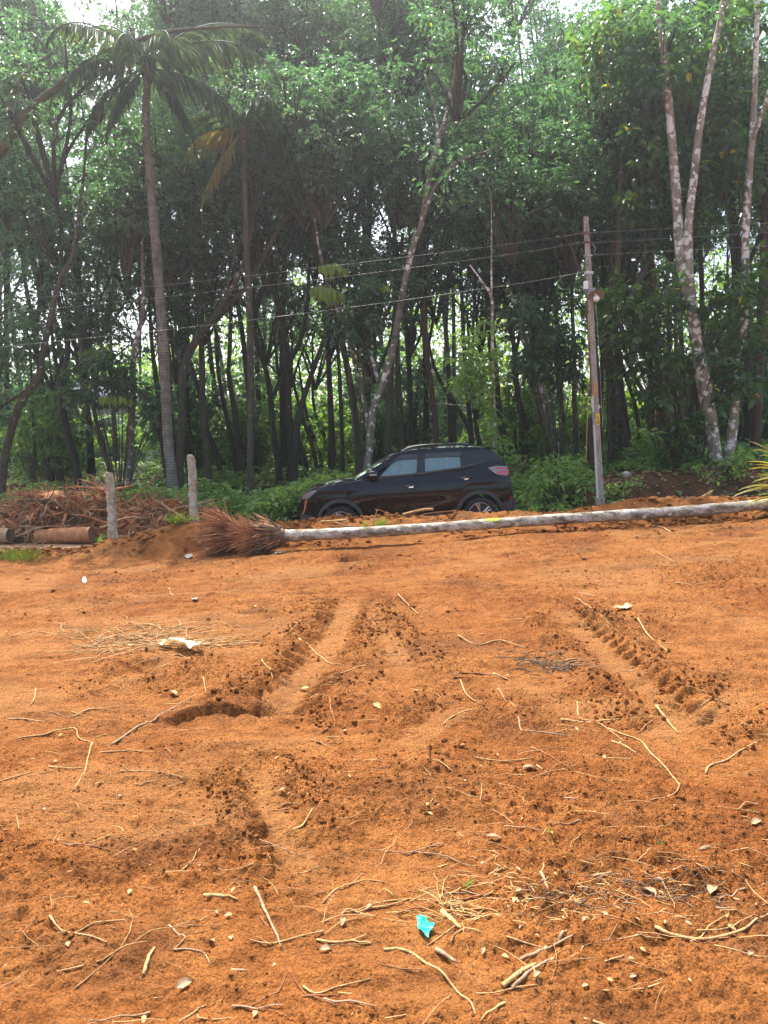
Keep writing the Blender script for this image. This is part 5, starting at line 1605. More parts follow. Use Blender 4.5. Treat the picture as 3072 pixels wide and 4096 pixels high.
mb = MB(); mb.add(vs, fs); mb.build("shaft", CONC, POLE, smooth=False)
mb = MB(); mb.tube([pole_pt(y, -section(y)[0] - .018, -.03) for y in (1990, 1850, 1690)], .022, 7); mb.build("conduit", CONDUIT, POLE)
mb = MB(); mb.tube([pole_pt(1640, -section(1640)[0] - .02, -.03), pole_pt(1600, -section(1600)[0] - .035, -.03), pole_pt(1570, -section(1570)[0] - .012, -.03)], [.02, .028, .012], 6); mb.build("conduit", CONDUIT, POLE)
mb = MB(); mb.tube([pole_pt(y, -section(y)[0] - .015, .02) for y in (1560, 1400, 1290, 1190)], .012, 6); mb.build("cable", RUSTY, POLE)
for y, m_, h_ in ((932, RUSTY, .05), (968, RUSTY, .04), (1018, GALV, .03), (1085, CLAMPW, .05), (1155, GALV, .018)):
    a, b = section(y); mb = MB()
    vs = [pole_pt(y - s * h_ * 94, u * (a + .012), w * (b + .012)) for s in (-1, 1) for (u, w) in ((-1, -1), (1, -1), (1, 1), (-1, 1))]
    mb.add(vs, [(0, 1, 5, 4), (1, 2, 6, 5), (2, 3, 7, 6), (3, 0, 4, 7), (4, 5, 6, 7), (3, 2, 1, 0)]); mb.build("clamp", m_, POLE, smooth=False)
mb = MB(); mb.tube([pole_pt(975, .07, -.08), pole_pt(990, .12, -.1), pole_pt(1005, .09, -.09)], .008, 5); mb.build("tie_wire", GALV, POLE)
# lamp
lp = pole_pt(1168, .02, -section(1168)[1] - .09)
ln = Vector((.08, -.55, -1)).normalized(); lq = ln.to_track_quat('Z', 'Y').to_matrix()
vs = []
for (r_, h_) in ((.02, -.03), (.05, 0), (.115, .045), (.185, .075)):
    for k in range(20):
        a = 2 * math.pi * k / 20; vs.append(lp + lq @ Vector((r_ * math.cos(a), r_ * math.sin(a), h_)))
mb = MB(); mb.add(vs, [(i * 20 + k, i * 20 + (k + 1) % 20, (i + 1) * 20 + (k + 1) % 20, (i + 1) * 20 + k) for i in range(3) for k in range(20)]); mb.build("lamp_shade", ENAMEL, POLE)
mb = MB(); mb.tube([lp + lq @ Vector((0, 0, h_)) for h_ in (.02, .07, .11, .16, .20, .215)], [.03, .032, .058, .066, .045, .01], 12); mb.build("bulb", BULBM, POLE)
mb = MB(); mb.tube([pole_pt(1150, -.02, -section(1150)[1]), lp + Vector((0, 0, .08)), lp], .012, 6); mb.build("lamp_arm", GALV, POLE)
# plates on the narrow left face
def plate(name, y0, y1, w, m_, marks, off, ox=0, label=None):
    c = pole_pt((y0 + y1) / 2, -section((y0 + y1) / 2)[0] - off + ox, -.035 - section(1600)[1])
    h = (y1 - y0) / FPX * PD
    M = Matrix.Translation(c) @ Matrix.Rotation(R(-4), 4, 'Y') @ Matrix.Rotation(R(8), 4, 'Z')
    mb = MB(); mb.box((0, 0, 0), (w, .006, h), M=M); o = mb.build(name, m_, POLE, smooth=False)
    mb = MB()
    for (u, v, a, b) in marks: mb.box((u * w, -.0045, v * h), (a * w, .003, b * h), M=M)
    mb.build("print", BLACKP, o, smooth=False)
    return o
plate("sign_plate", 1646, 1690, .086, YELLOW, [(-.12, .27, .5, .035), (-.3, .22, .1, .12), (.02, .2, .1, .1), (0, .08, .62, .04), (-.05, -.02, .62, .045), (.2, .03, .1, .12), (0, -.17, .62, .05), (-.29, -.29, .1, .22), (.02, -.27, .1, .16), (.29, -.29, .1, .22), (0, -.40, .62, .04)], -.02, .02)
plate("sign_plate", 1521, 1577, .055, ORANGE, [(0, .40, .5, .05), (0, .30, .6, .025), (.1, .24, .5, .025), (0, .17, .6, .03), (-.1, .11, .5, .025), (0, .05, .6, .03), (.1, -.01, .5, .025), (0, -.09, .6, .025), (.1, -.30, .25, .25), (0, -.47, .8, .03)], -.01, .0)
mb = MB(); c = pole_pt(1616, section(1616)[0] - .01, .05)
mb.add([c + Vector((0, 0, .13)), c + Vector((.10, 0, -.0)), c + Vector((.03, 0, -.12)), c + Vector((0, .006, .13)), c + Vector((.10, .006, 0)), c + Vector((.03, .006, -.12))], [(0, 2, 1), (3, 4, 5), (0, 1, 4, 3), (1, 2, 5, 4), (2, 0, 3, 5)]); mb.build("white_sheet", WHITEP, POLE, smooth=False)
mb = MB(); c = pole_pt(1135, -section(1135)[0] - .035, 0); mb.box(c, (.09, .05, .15)); mb.build("junction_box", WHITEP, POLE)
mb = MB()
S = smooth_pts([pole_pt(1250, -.12, -.05), pole_pt(1330, -.13, -.05), pole_pt(1390, -.16, -.05), pole_pt(1405, -.11, -.05), pole_pt(1420, -.17, -.05), pole_pt(1600, -.24, -.05), pole_pt(1830, -.36, -.05)], 5)
mb.tube(S, .009, 5); mb.build("hanging_rope", STICK_A, POLE)
mb = MB(); S = smooth_pts([pole_pt(1200, .1, -.05), pole_pt(1400, .11, -.07), pole_pt(1600, .12, -.05), pole_pt(1700, .1, -.08)], 5); mb.tube(S, .004, 4); mb.build("thin_wire", GALV, POLE)

WIREM = simple("aluminium_wire", (.30, .31, .30), .5, .3)
def wire(label, pts, r_, d0=PD, d1=PD):
    base = P(*pts[0], d0)
    mb = MB(); L = []
    for i, (a, b) in enumerate(pts):
        L.append(P(a, b, d0 + (d1 - d0) * i / (len(pts) - 1)) - base)
    S = smooth_pts(L, 6); mb.tube(S, r_, 5)
    o = mb.build("power_line", WIREM); o.location = base
    tag(o, label, "power line", "power lines strung from the utility pole")
wire("uppermost power line running left from the pole to the palm side", [(2333, 932), (2100, 968), (1500, 1043), (800, 1125), (0, 1206), (-400, 1242)], .0028)
wire("second power line left of the pole, just below the uppermost one", [(2336, 968), (2100, 1008), (1500, 1090), (800, 1172), (0, 1256), (-400, 1295)], .0028)
wire("lowest and thickest power line left of the pole, from the white clamp", [(2343, 1086), (2100, 1130), (1500, 1216), (800, 1304), (0, 1388), (-400, 1430)], .004)
wire("uppermost power line right of the pole, from the rusty clamp", [(2352, 931), (2600, 918), (3072, 893), (3500, 872)], .0028)
wire("middle power line right of the pole, leaving the tie wire", [(2358, 971), (2600, 958), (3072, 930), (3500, 906)], .0028)
wire("lowest power line right of the pole, level with the thin steel band", [(2360, 1020), (2600, 1008), (3072, 984), (3500, 962)], .0032)
mb = MB(); c = P(2270, 1130, 15.6)
for k in range(3): mb.tube([c + Vector((.15 * math.cos(a), .02 * k, .17 * math.sin(a) + .004 * k)) for a in np.linspace(0, 2 * math.pi, 25)], .007, 5)
mb.tube([c + Vector((0, .02, .17)), P(2272, 1098, 15.4)], .005, 4)
tag(mb.build("cable_coil", BLACKP), "black cable coil hanging from the lowest power line near the pole", "cable coil")

# ------------------------------------------------------------------ stone posts
def stone_mat():
    m, n, l, b = mat("lichened_granite", rough=.95, spec=.2)
    v = tcoord(n)
    c = ramp(n, [(.3, (.20, .15, .10)), (.47, (.52, .42, .29)), (.60, (.76, .68, .54)), (.75, (.42, .40, .32))])
    l.new(noise(n, l, v, 7, 7, .72).outputs[0], c.inputs[0])
    l.new(c.outputs[0], b.inputs['Base Color'])
    l.new(bump(n, l, noise(n, l, v, 18, 6, .75).outputs[0], 1.0, .06), b.inputs['Normal'])
    return m
STONE = stone_mat()
def stone_post(label, pts, d, depth_):
    base = P(pts[0][0], pts[0][1], d); base.z -= .2
    mb = MB(); vs = []; n = 10; rng = np.random.default_rng(int(pts[0][0]))
    L = [(0, 0, 0, pts[0][2] / 2 / FPX * d)]
    for a, b, w in pts[1:]:
        q = P(a, b, d) - base; L.append((q.x, q.y, q.z, w / 2 / FPX * d))
    S = smooth_pts(L, 7)
    for s_ in S:
        for k in range(n):
            a = 2 * math.pi * (k + .5) / n
            cx, cz = math.cos(a), math.sin(a)
            f_ = 1 / max(abs(cx), abs(cz)) ** .75
            rr = s_[3] * f_ * (1 + rng.uniform(-.14, .10))
            vs.append((s_[0] + cx * rr, s_[1] + cz * rr * .85, s_[2] + rng.uniform(-.012, .012)))
    m_ = len(S)
    mb.add(vs, [(i * n + k, i * n + (k + 1) % n, (i + 1) * n + (k + 1) % n, (i + 1) * n + k) for i in range(m_ - 1) for k in range(n)] + [tuple(range((m_ - 1) * n, m_ * n))])
    o = mb.build("stone_post", STONE, sharp=50); o.location = base
    return tag(o, label, "stone post", "rough granite fence posts by the road")
stone_post("shorter rough granite post standing in front of the root heap", [(452, 2175, 38), (449, 2080, 36), (444, 1990, 34), (440, 1930, 33), (435, 1889, 28)], 13.4, .1)
stone_post("taller rough granite post right of the root heap, before the left palm", [(777, 2110, 36), (776, 2060, 36), (772, 1980, 33), (770, 1900, 34), (764, 1840, 32), (760, 1820, 22)], 14.4, .1)

# ------------------------------------------------------------------ fallen palm, root brushes, fronds
def log_mat():
    m, n, l, b = mat("lichened_palm_log", rough=.85, spec=.25)
    v = tcoord(n)
    c = ramp(n, [(.32, (.085, .062, .036)), (.45, (.27, .22, .15)), (.60, (.60, .56, .48))])
    l.new(noise(n, l, tcoord(n, 'Object', (1.2, 3, 3), l), 3.5, 7, .7).outputs[0], c.inputs[0])
    vo = n.new('ShaderNodeTexVoronoi'); vo.inputs['Scale'].default_value = 3.2
    ad = n.new('ShaderNodeVectorMath'); ad.operation = 'MULTIPLY_ADD'
    l.new(noise(n, l, v, 6, 3).outputs[1], ad.inputs[0]); ad.inputs[1].default_value = (.2, .2, .2); l.new(v, ad.inputs[2]); l.new(ad.outputs[0], vo.inputs['Vector'])
    k = ramp(n, [(.20, (1, 1, 1)), (.235, (0, 0, 0))]); l.new(vo.outputs['Distance'], k.inputs[0])
    col = mix(n, l, k.outputs[0], c.outputs[0], (.72, .72, .68))
    fine = ramp(n, [(.40, (.25, .22, .18)), (.52, (1, 1, 1))]); l.new(noise(n, l, v, 34, 5, .75).outputs[0], fine.inputs[0])
    col = mix(n, l, .55, col, fine.outputs[0], 'MULTIPLY')
    w = n.new('ShaderNodeTexWave'); w.bands_direction = 'X'; w.inputs['Scale'].default_value = 2.6; w.inputs['Distortion'].default_value = 1.2
    l.new(v, w.inputs['Vector'])
    l.new(col, b.inputs['Base Color'])
    l.new(bump(n, l, w.outputs[1], .25, .02, bump(n, l, noise(n, l, v, 28, 5, .7).outputs[0], .6, .015)), b.inputs['Normal'])
    return m
LOGM = log_mat()
MOSSY = simple("yellow_green_moss", (.36, .36, .06), .95, nz=.5)
lpx = [(1110, 2146, 60), (1145, 2143, 50), (1250, 2139, 46), (1450, 2130, 45), (1700, 2114, 42), (1950, 2096, 42), (2200, 2079, 43), (2500, 2060, 45), (2800, 2041, 46), (3060, 2018, 44), (3300, 2000, 42), (3500, 1988, 40)]
def log_pt(a, b):
    x = (a - 1536) / FPX * 11.7; d = float(ylog(x)) - .05
    return P(a, b, d), d
b0, d0 = log_pt(1110, 2146)
FALL = thing("fallen_palm", "uprooted palm lying across the dirt, pale lichen-blotched trunk with its root brush", "fallen tree", b0)
L = []
for a, b, w in lpx:
    q, d = log_pt(a, b); q = q - b0; L.append((q.x, q.y, q.z, w / 2 / FPX * d))
S = smooth_pts(L, 7)
mb = MB(); mb.tube([s[:3] for s in S], [float(s[3]) * (1 + (.03 if i % 2 else -.02) + .03 * math.sin(i * .8)) for i, s in enumerate(S)], 16, wob=.012); mb.build("trunk", LOGM, FALL, sharp=None)
def moss_strip(a0, a1):
    mb = MB(); vs = []; k = 24
    for i in range(k + 1):
        a = a0 + (a1 - a0) * i / k
        b = np.interp(a, [p[0] for p in lpx], [p[1] for p in lpx]); w = np.interp(a, [p[0] for p in lpx], [p[2] for p in lpx])
        q, d = log_pt(a, b); q = q - b0; r_ = w / 2 / FPX * d + .004
        e = math.sin(math.pi * i / k) ** .5
        for th in (-.35, .1, .5, .95):
            t2 = .55 + (th - .35) * e * random.uniform(.5, 1.1)
            vs.append((q.x, q.y - r_ * math.sin(t2), q.z + r_ * math.cos(t2)))
    mb.add(vs, [(i * 4 + j, i * 4 + j + 1, i * 4 + j + 5, i * 4 + j + 4) for i in range(k) for j in range(3)]); mb.build("moss_patch", MOSSY, FALL, sharp=None)
moss_strip(1925, 2005)

def root_brush(parent, origin, n, L0, L1, spread, mats, seed, axis=Vector((-1, 0, .02)), r0=.011, start=.12, droop=.35, cone=.9):
    random.seed(seed)
    for mi, (m_, frac) in enumerate(mats):
        mb = MB()
        for i in range(int(n * frac)):
            a = random.uniform(0, 2 * math.pi); rr = math.sqrt(random.random())
            u = Vector((0, math.cos(a), math.sin(a)))
            p0 = origin + u * start * (0.5 + .5 * rr) + axis * random.uniform(-.05, .12)
            d = (axis * (1 - .45 * rr * cone) + u * spread * rr).normalized()
            Ln = random.uniform(L0, L1) * (1 - .2 * rr)
            pts = [p0]; p = Vector(p0)
            for j in range(5):
                d = (d + Vector((random.uniform(-.24, .24), random.uniform(-.22, .22), random.uniform(-.2, .19) - droop * .05 * j))).normalized()
                p = p + d * Ln / 5; pts.append(Vector(p))
            gl = gz((parent.location + pts[-1]).x, (parent.location + pts[-1]).y) - parent.location.z
            for q in pts:
                if q.z < gl + .01: q.z = gl + .01 + random.uniform(0, .03)
            r_ = r0 * random.choice((.35, .6, .8, 1.0, 1.5))
            mb.tube(pts, [r_, r_ * .95, r_ * .85, r_ * .7, r_ * .5, r_ * .25], 4, cap=False)
        o = mb.build("roots", m_, parent, sharp=None); o['kind'] = 'stuff'
mb = MB(); S2 = smooth_pts([(.12, 0, 0, .12), (-.02, 0, .0, .17), (-.2, 0, .0, .22), (-.42, 0, .0, .17), (-.5, 0, 0, .05)], 4); mb.tube([s[:3] for s in S2], [float(s[3]) for s in S2], 12, wob=.12); mb.build("root_plate", ROOT_DARK, FALL, sharp=None)
root_brush(FALL, Vector((.02, 0, 0)), 300, .25, .52, .36, [(ROOT_DARK, .7), (ROOT_RED, .3)], 61, start=.16, r0=.016)
root_brush(FALL, Vector((-.25, 0, .0)), 220, .25, .60, .40, [(ROOT_RED, 1.0)], 62, start=.17, r0=.009)
b2, d2_ = log_pt(905, 2150)
b2.y += .35
RB = thing("root_clump", "second reddish root brush lying left of the fallen palm's roots", "uprooted roots", b2)
mb = MB(); S2 = smooth_pts([(.25, 0, -.05, .05), (.15, 0, -.03, .15), (-.05, 0, .0, .17), (-.22, 0, 0, .08)], 4); mb.tube([s[:3] for s in S2], [float(s[3]) for s in S2], 10, wob=.12); mb.build("root_plate", ROOT_RED, RB, sharp=None)
root_brush(RB, Vector((.12, 0, .0)), 420, .35, .85, .46, [(ROOT_RED, .85), (ROOT_DARK, .15)], 63, axis=Vector((-1, 0, .16)), start=.15, r0=.010)

# crown of the fallen palm at the right edge
c0, _ = log_pt(3330, 1998)
def blade(mb, p, d, Ln, w, droop, fan):
    d = Vector(d).normalized(); q = Vector(p); k = 9; vs = []
    side = d.cross(Vector((0, 0, 1))).normalized()
    side = (side * math.cos(fan) + Vector((0, 0, 1)) * math.sin(fan)).normalized()
    for i in range(k + 1):
        t_ = i / k; ww = w * (math.sin(math.pi * min(1, .12 + t_ * .9)) ** .6 if t_ < .97 else .08)
        up_ = side.cross(d).normalized()
        vs += [q - side * ww + up_ * ww * .35, Vector(q), q + side * ww + up_ * ww * .35]
        d = (d + Vector((0, 0, -droop / k * (.4 + 1.4 * t_)))).normalized(); q = q + d * Ln / k
    mb.add(vs, [(i * 3 + j, i * 3 + j + 1, i * 3 + j + 4, i * 3 + j + 3) for i in range(k) for j in (0, 1)])
random.seed(12)
for i, (el, az, col) in enumerate([(24, 176, 0), (14, 184, 0), (6, 172, 1), (-2, 188, 0), (-10, 178, 1), (-16, 186, 1), (34, 168, 0), (0, 200, 1)]):
    mb = MB(); e = R(el); a = R(az)
    ax_d = Vector((math.cos(a) * math.cos(e), math.sin(a) * math.cos(e), math.sin(e)))
    o_ = c0 - b0 + Vector((.15, random.uniform(-.25, .1), .10))
    mb.tube([o_, o_ + ax_d * .5, o_ + ax_d * 1.0], [.02, .014, .006], 5)
    for k in range(13):
        t_ = k / 12
        dv_ = ax_d + Vector((0, random.uniform(-.16, .16), random.uniform(-.13, .13)))
        blade(mb, o_ + ax_d * t_ * .9, dv_, random.uniform(.55, 1.0), random.uniform(.018, .034), random.uniform(.2, .7), random.uniform(-.9, .9))
    mb.build("frond", LEAF_PALMY if col else LEAF_FALL, FALL, sharp=None)

# ------------------------------------------------------------------ heap of uprooted stumps
def wob_root(p, d, Ln, r_, seg=6, bend=.28, grav=.05):
    pts = [(*p, r_)]; q = Vector(p); d = Vector(d).normalized()
    for j in range(seg):
        d = (d + Vector((random.uniform(-bend, bend), random.uniform(-bend, bend), random.uniform(-bend, bend) - grav))).normalized()
        q = q + d * Ln / seg; pts.append((*q, r_ * (1 - .85 * (j + 1) / seg)))
    return pts, d
def heap_top(px_): return float(np.interp(px_, [-80, 60, 200, 330, 420, 560, 700, 790], [2060, 2050, 1985, 1985, 1960, 2020, 2030, 2080]))
def stump(label, px_, py_, d, R0, axis, nroot, seed, mats, Lr=(.5, 1.1), ground=2165, rr=(.018, .05), cat="tree stump", squash=1.0):
    random.seed(seed)
    c = P(px_, py_, d)
    gzv = float(macro(c.x, c.y))
    base = Vector((c.x, c.y, min(gzv, c.z)))
    zlim = P(px_, heap_top(px_), d).z
    t = thing("uprooted_stump", label, cat, base)
    o = c - base; axis = Vector(axis).normalized()
    mb = MB()
    R0 = R0 * .72; nroot = int(nroot * 1.5)
    S = smooth_pts([(*(o - axis * R0 * 1.5), R0 * .55), (*(o - axis * R0 * .6), R0 * .7), (*o, R0 * .95), (*(o + axis * R0 * .5), R0 * .8), (*(o + axis * R0 * .9), R0 * .25)], 4)
    mb.tube([s[:3] for s in S], [float(s[3]) for s in S], 12, wob=.16); mb.build("butt", mats[0], t, sharp=None)
    for i in range(nroot):
        a = random.uniform(0, 6.28); u = axis.orthogonal().normalized(); u = Matrix.Rotation(a, 3, axis) @ u
        d_ = (u * random.uniform(.5, 1.1) + axis * random.uniform(.0, 1.0))
        mb = MB()
        pts, dl = wob_root(o + axis * R0 * random.uniform(0, .6) + u * R0 * .5, d_, random.uniform(*Lr), random.uniform(*rr))
        for q in range(len(pts)):
            zl = zlim - base.z; zq = pts[q][2]
            if zq > zl: zq = zl + (zq - zl) * .22
            pts[q] = (pts[q][0], pts[q][1], max(zq, .02), pts[q][3])
        S = smooth_pts(pts, 3); mb.tube([s[:3] for s in S], [max(.003, float(s[3])) for s in S], 6, wob=.12, cap=False)
        for k in range(3):
            j = random.randrange(2, len(pts))
            p2, _ = wob_root(pts[j][:3], dl + Vector((random.uniform(-1, 1), random.uniform(-1, .3), random.uniform(-.8, .8))), random.uniform(.15, .45), pts[j][3] * .55 + .003, 4)
            mb.tube([s[:3] for s in p2], [max(.002, s[3]) for s in p2], 4, cap=False)
        mb.build("root", random.choice(mats), t, sharp=None)
    return t
HM = [ROOT_RED, ROOT_RED, ROOT_DARK, ROOT_PALE]
stump("uprooted stump with roots splayed upward at the heap's middle, earth still on it", 225, 2010, 14.7, .38, (-.15, -.5, .8), 26, 1, [ROOT_RED, ROOT_RED, ROOT_DARK])
stump("split pale stump with torn wood standing in the heap left of the shorter stone post", 300, 2050, 14.6, .26, (-.4, -.4, .9), 16, 2, [ROOT_PALE, ROOT_RED, ROOT_RED], (.4, .8))
stump("long-limbed stump with thick roots pointing up left above the shorter stone post", 420, 2010, 15.0, .32, (-.9, -.2, .55), 20, 3, [ROOT_RED, ROOT_DARK, ROOT_RED], (.7, 1.3), rr=(.03, .075))
stump("stump with dark blocky butt at the heap's right part, between the stone posts", 625, 2090, 14.7, .36, (-.3, -.8, .3), 20, 4, [ROOT_DARK, ROOT_RED, ROOT_RED, ROOT_PALE], (.5, 1.1))
stump("low stump whose roots trail right toward the taller stone post", 700, 2050, 15.0, .24, (.5, -.5, .5), 16, 5, HM, (.5, 1.0))
stump("stump with many thin straight roots just right of the shorter stone post", 540, 2060, 14.9, .28, (.4, -.5, .6), 20, 6, HM, (.6, 1.2))
stump("earthy stump lying at the heap's far left, whitish torn base", 40, 2105, 14.2, .30, (.7, -.6, .3), 18, 7, [ROOT_RED, ROOT_DARK, ROOT_PALE], (.4, .9))
stump("stump with two bare limbs raised at the left edge of the heap", -60, 2040, 14.6, .30, (.9, -.2, .5), 12, 8, [ROOT_RED, ROOT_PALE], (.6, 1.3), rr=(.03, .06))
stump("low tangle-rooted stump between the earthy one and the splayed one", 120, 2080, 14.5, .26, (.1, -.8, .5), 20, 9, HM, (.4, .9))

def cut_log(label, a, b, d, w0, w1, m_):
    p0 = P(*a, d); p1 = P(*b, d - .12)
    t = thing("cut_log", label, "log", p0)
    mb = MB(); v = p1 - p0
    S = smooth_pts([(0, 0, 0, w0), (*(v * .5 + Vector((0, 0, .01))), (w0 + w1) / 2), (*v, w1)], 5)
    mb.tube([s[:3] for s in S], [float(s[3]) / 2 / FPX * d for s in S], 14, wob=.05); mb.build("bark", m_, t, sharp=40)
    mb = MB(); r_ = w1 / 2 / FPX * d
    q = v.normalized(); u = q.orthogonal().normalized(); w = q.cross(u)
    c = v + q * .006
    mb.add([c] + [c + (u * math.cos(k * .4488) + w * math.sin(k * .4488)) * r_ * .93 for k in range(14)], [(0, k + 1, (k + 1) % 14 + 1) for k in range(14)]); mb.build("cut_face", ROOT_DARK, t, smooth=False)
cut_log("short sawn log with dark cut end beside the shorter stone post's foot", (150, 2150), (368, 2138), 14.0, 62, 66, ROOT_RED)
cut_log("whitish torn log at the far left front of the root heap", (-120, 2140), (40, 2142), 13.9, 64, 58, ROOT_PALE)

random.seed(91)
HEAPL = ["long bare root lying in the heap of uprooted stumps", "crooked pale root lying in the heap of uprooted stumps"]
def heap_ok(px_): return float(np.interp(px_, [-80, 60, 200, 330, 420, 560, 700, 790], [2050, 2040, 1965, 1990, 1980, 2020, 2020, 2090]))
for i in range(150):
    a = random.uniform(-60, 780); top = heap_ok(a)
    b = random.uniform(top, 2150)
    d = 14.0 + (2150 - b) / 180 * .9 + random.uniform(-.1, .3)
    p = P(a, b, d)
    pale = random.random() < .28
    mb = MB(); pts, _ = wob_root((0, 0, 0), (random.uniform(-1, 1), random.uniform(-.4, .4), random.uniform(-.35, .45)), random.uniform(.4, 1.3), random.uniform(.008, .034), 6, .2, .02)
    S = smooth_pts(pts, 3); mb.tube([s[:3] for s in S], [max(.003, float(s[3])) for s in S], 5, wob=.1)
    o = mb.build("loose_root", ROOT_PALE if pale else random.choice([ROOT_RED, ROOT_RED, ROOT_DARK]), sharp=None); o.location = p
    tag(o, HEAPL[1] if pale else HEAPL[0], "root", "pale loose roots in the heap" if pale else "brown loose roots in the heap")
mb = MB()
for i in range(750):
    a = random.uniform(-70, 785); b = random.uniform(heap_ok(a) + 15, 2165)
    p = P(a, b, 14.0 + (2160 - b) / 180 * .9 + random.uniform(-.15, .25))
    pts, _ = wob_root(p, (random.uniform(-1, 1), random.uniform(-.5, .3), random.uniform(-.5, .5)), random.uniform(.15, .55), random.uniform(.003, .007), 5, .35, .04)
    mb.tube([s[:3] for s in pts], [max(.0015, s[3]) for s in pts], 3, cap=False)
tag(mb.build("root_tangle", ROOT_RED, sharp=None), "tangle of fine roots woven through the heap of stumps", "roots", kind='stuff')
# earth caught in the heap
rng = np.random.default_rng(4)
gxs = np.linspace(-9.5, -3.6, 90); gys = np.linspace(14.0, 16.0, 36)
Xh, Yh = np.meshgrid(gxs, gys)
hz = np.clip(.75 * np.exp(-((Yh - 15.0) / .5) ** 2) * (0.5 + .7 * vnoise(Xh * 1.1, Yh * 1.1, 3)) * sstep(Xh, -9.5, -8.5) * (1 - sstep(Xh, -4.3, -3.7)) + .06 * fbm(Xh * 4, Yh * 4, 4, 9), -.02, 2)
tag(obj("earth_heap", grid_mesh("earth_heap", Xh, Yh, macro(Xh, Yh) + hz - .03, SOIL)), kind='structure')
# ------------------------------------------------------------------ litter on the dirt
def stick_px(pts, w, m_, label, group=None, name="dry_root", cat="stick", taper=.5, n=6, lift=.35):
    C = []
    for a, b in pts:
        p = onG(a, b); C.append(p)
    d = C[0].y; r_ = .8 * w / 2 / FPX * math.hypot(d, CAM_H)
    base = C[0].copy()
    L = []
    k = len(C)
    for i, p in enumerate(C):
        rr = r_ * (1 - taper * i / max(1, k - 1))
        q = p - base
        L.append((q.x, q.y, q.z + rr * (.55 + lift * (1 if 0 < i < k - 1 else .2)), rr))
    S = smooth_pts(L, 4)
    S = [(s[0] + random.uniform(-.15, .15) * r_, s[1] + random.uniform(-.15, .15) * r_, s[2], s[3]) for s in S]
    for i, s in enumerate(S):                              # stay on the relief
        g = gz(base.x + s[0], base.y + s[1]) - base.z
        if s[2] < g + s[3] * .3: S[i] = (s[0], s[1], g + s[3] * .3, s[3])
    mb = MB(); mb.tube([s[:3] for s in S], [max(.0012, float(s[3])) for s in S], n, wob=.14)
    o = mb.build(name, m_, sharp=None); o.location = base
    return tag(o, label, cat, group)

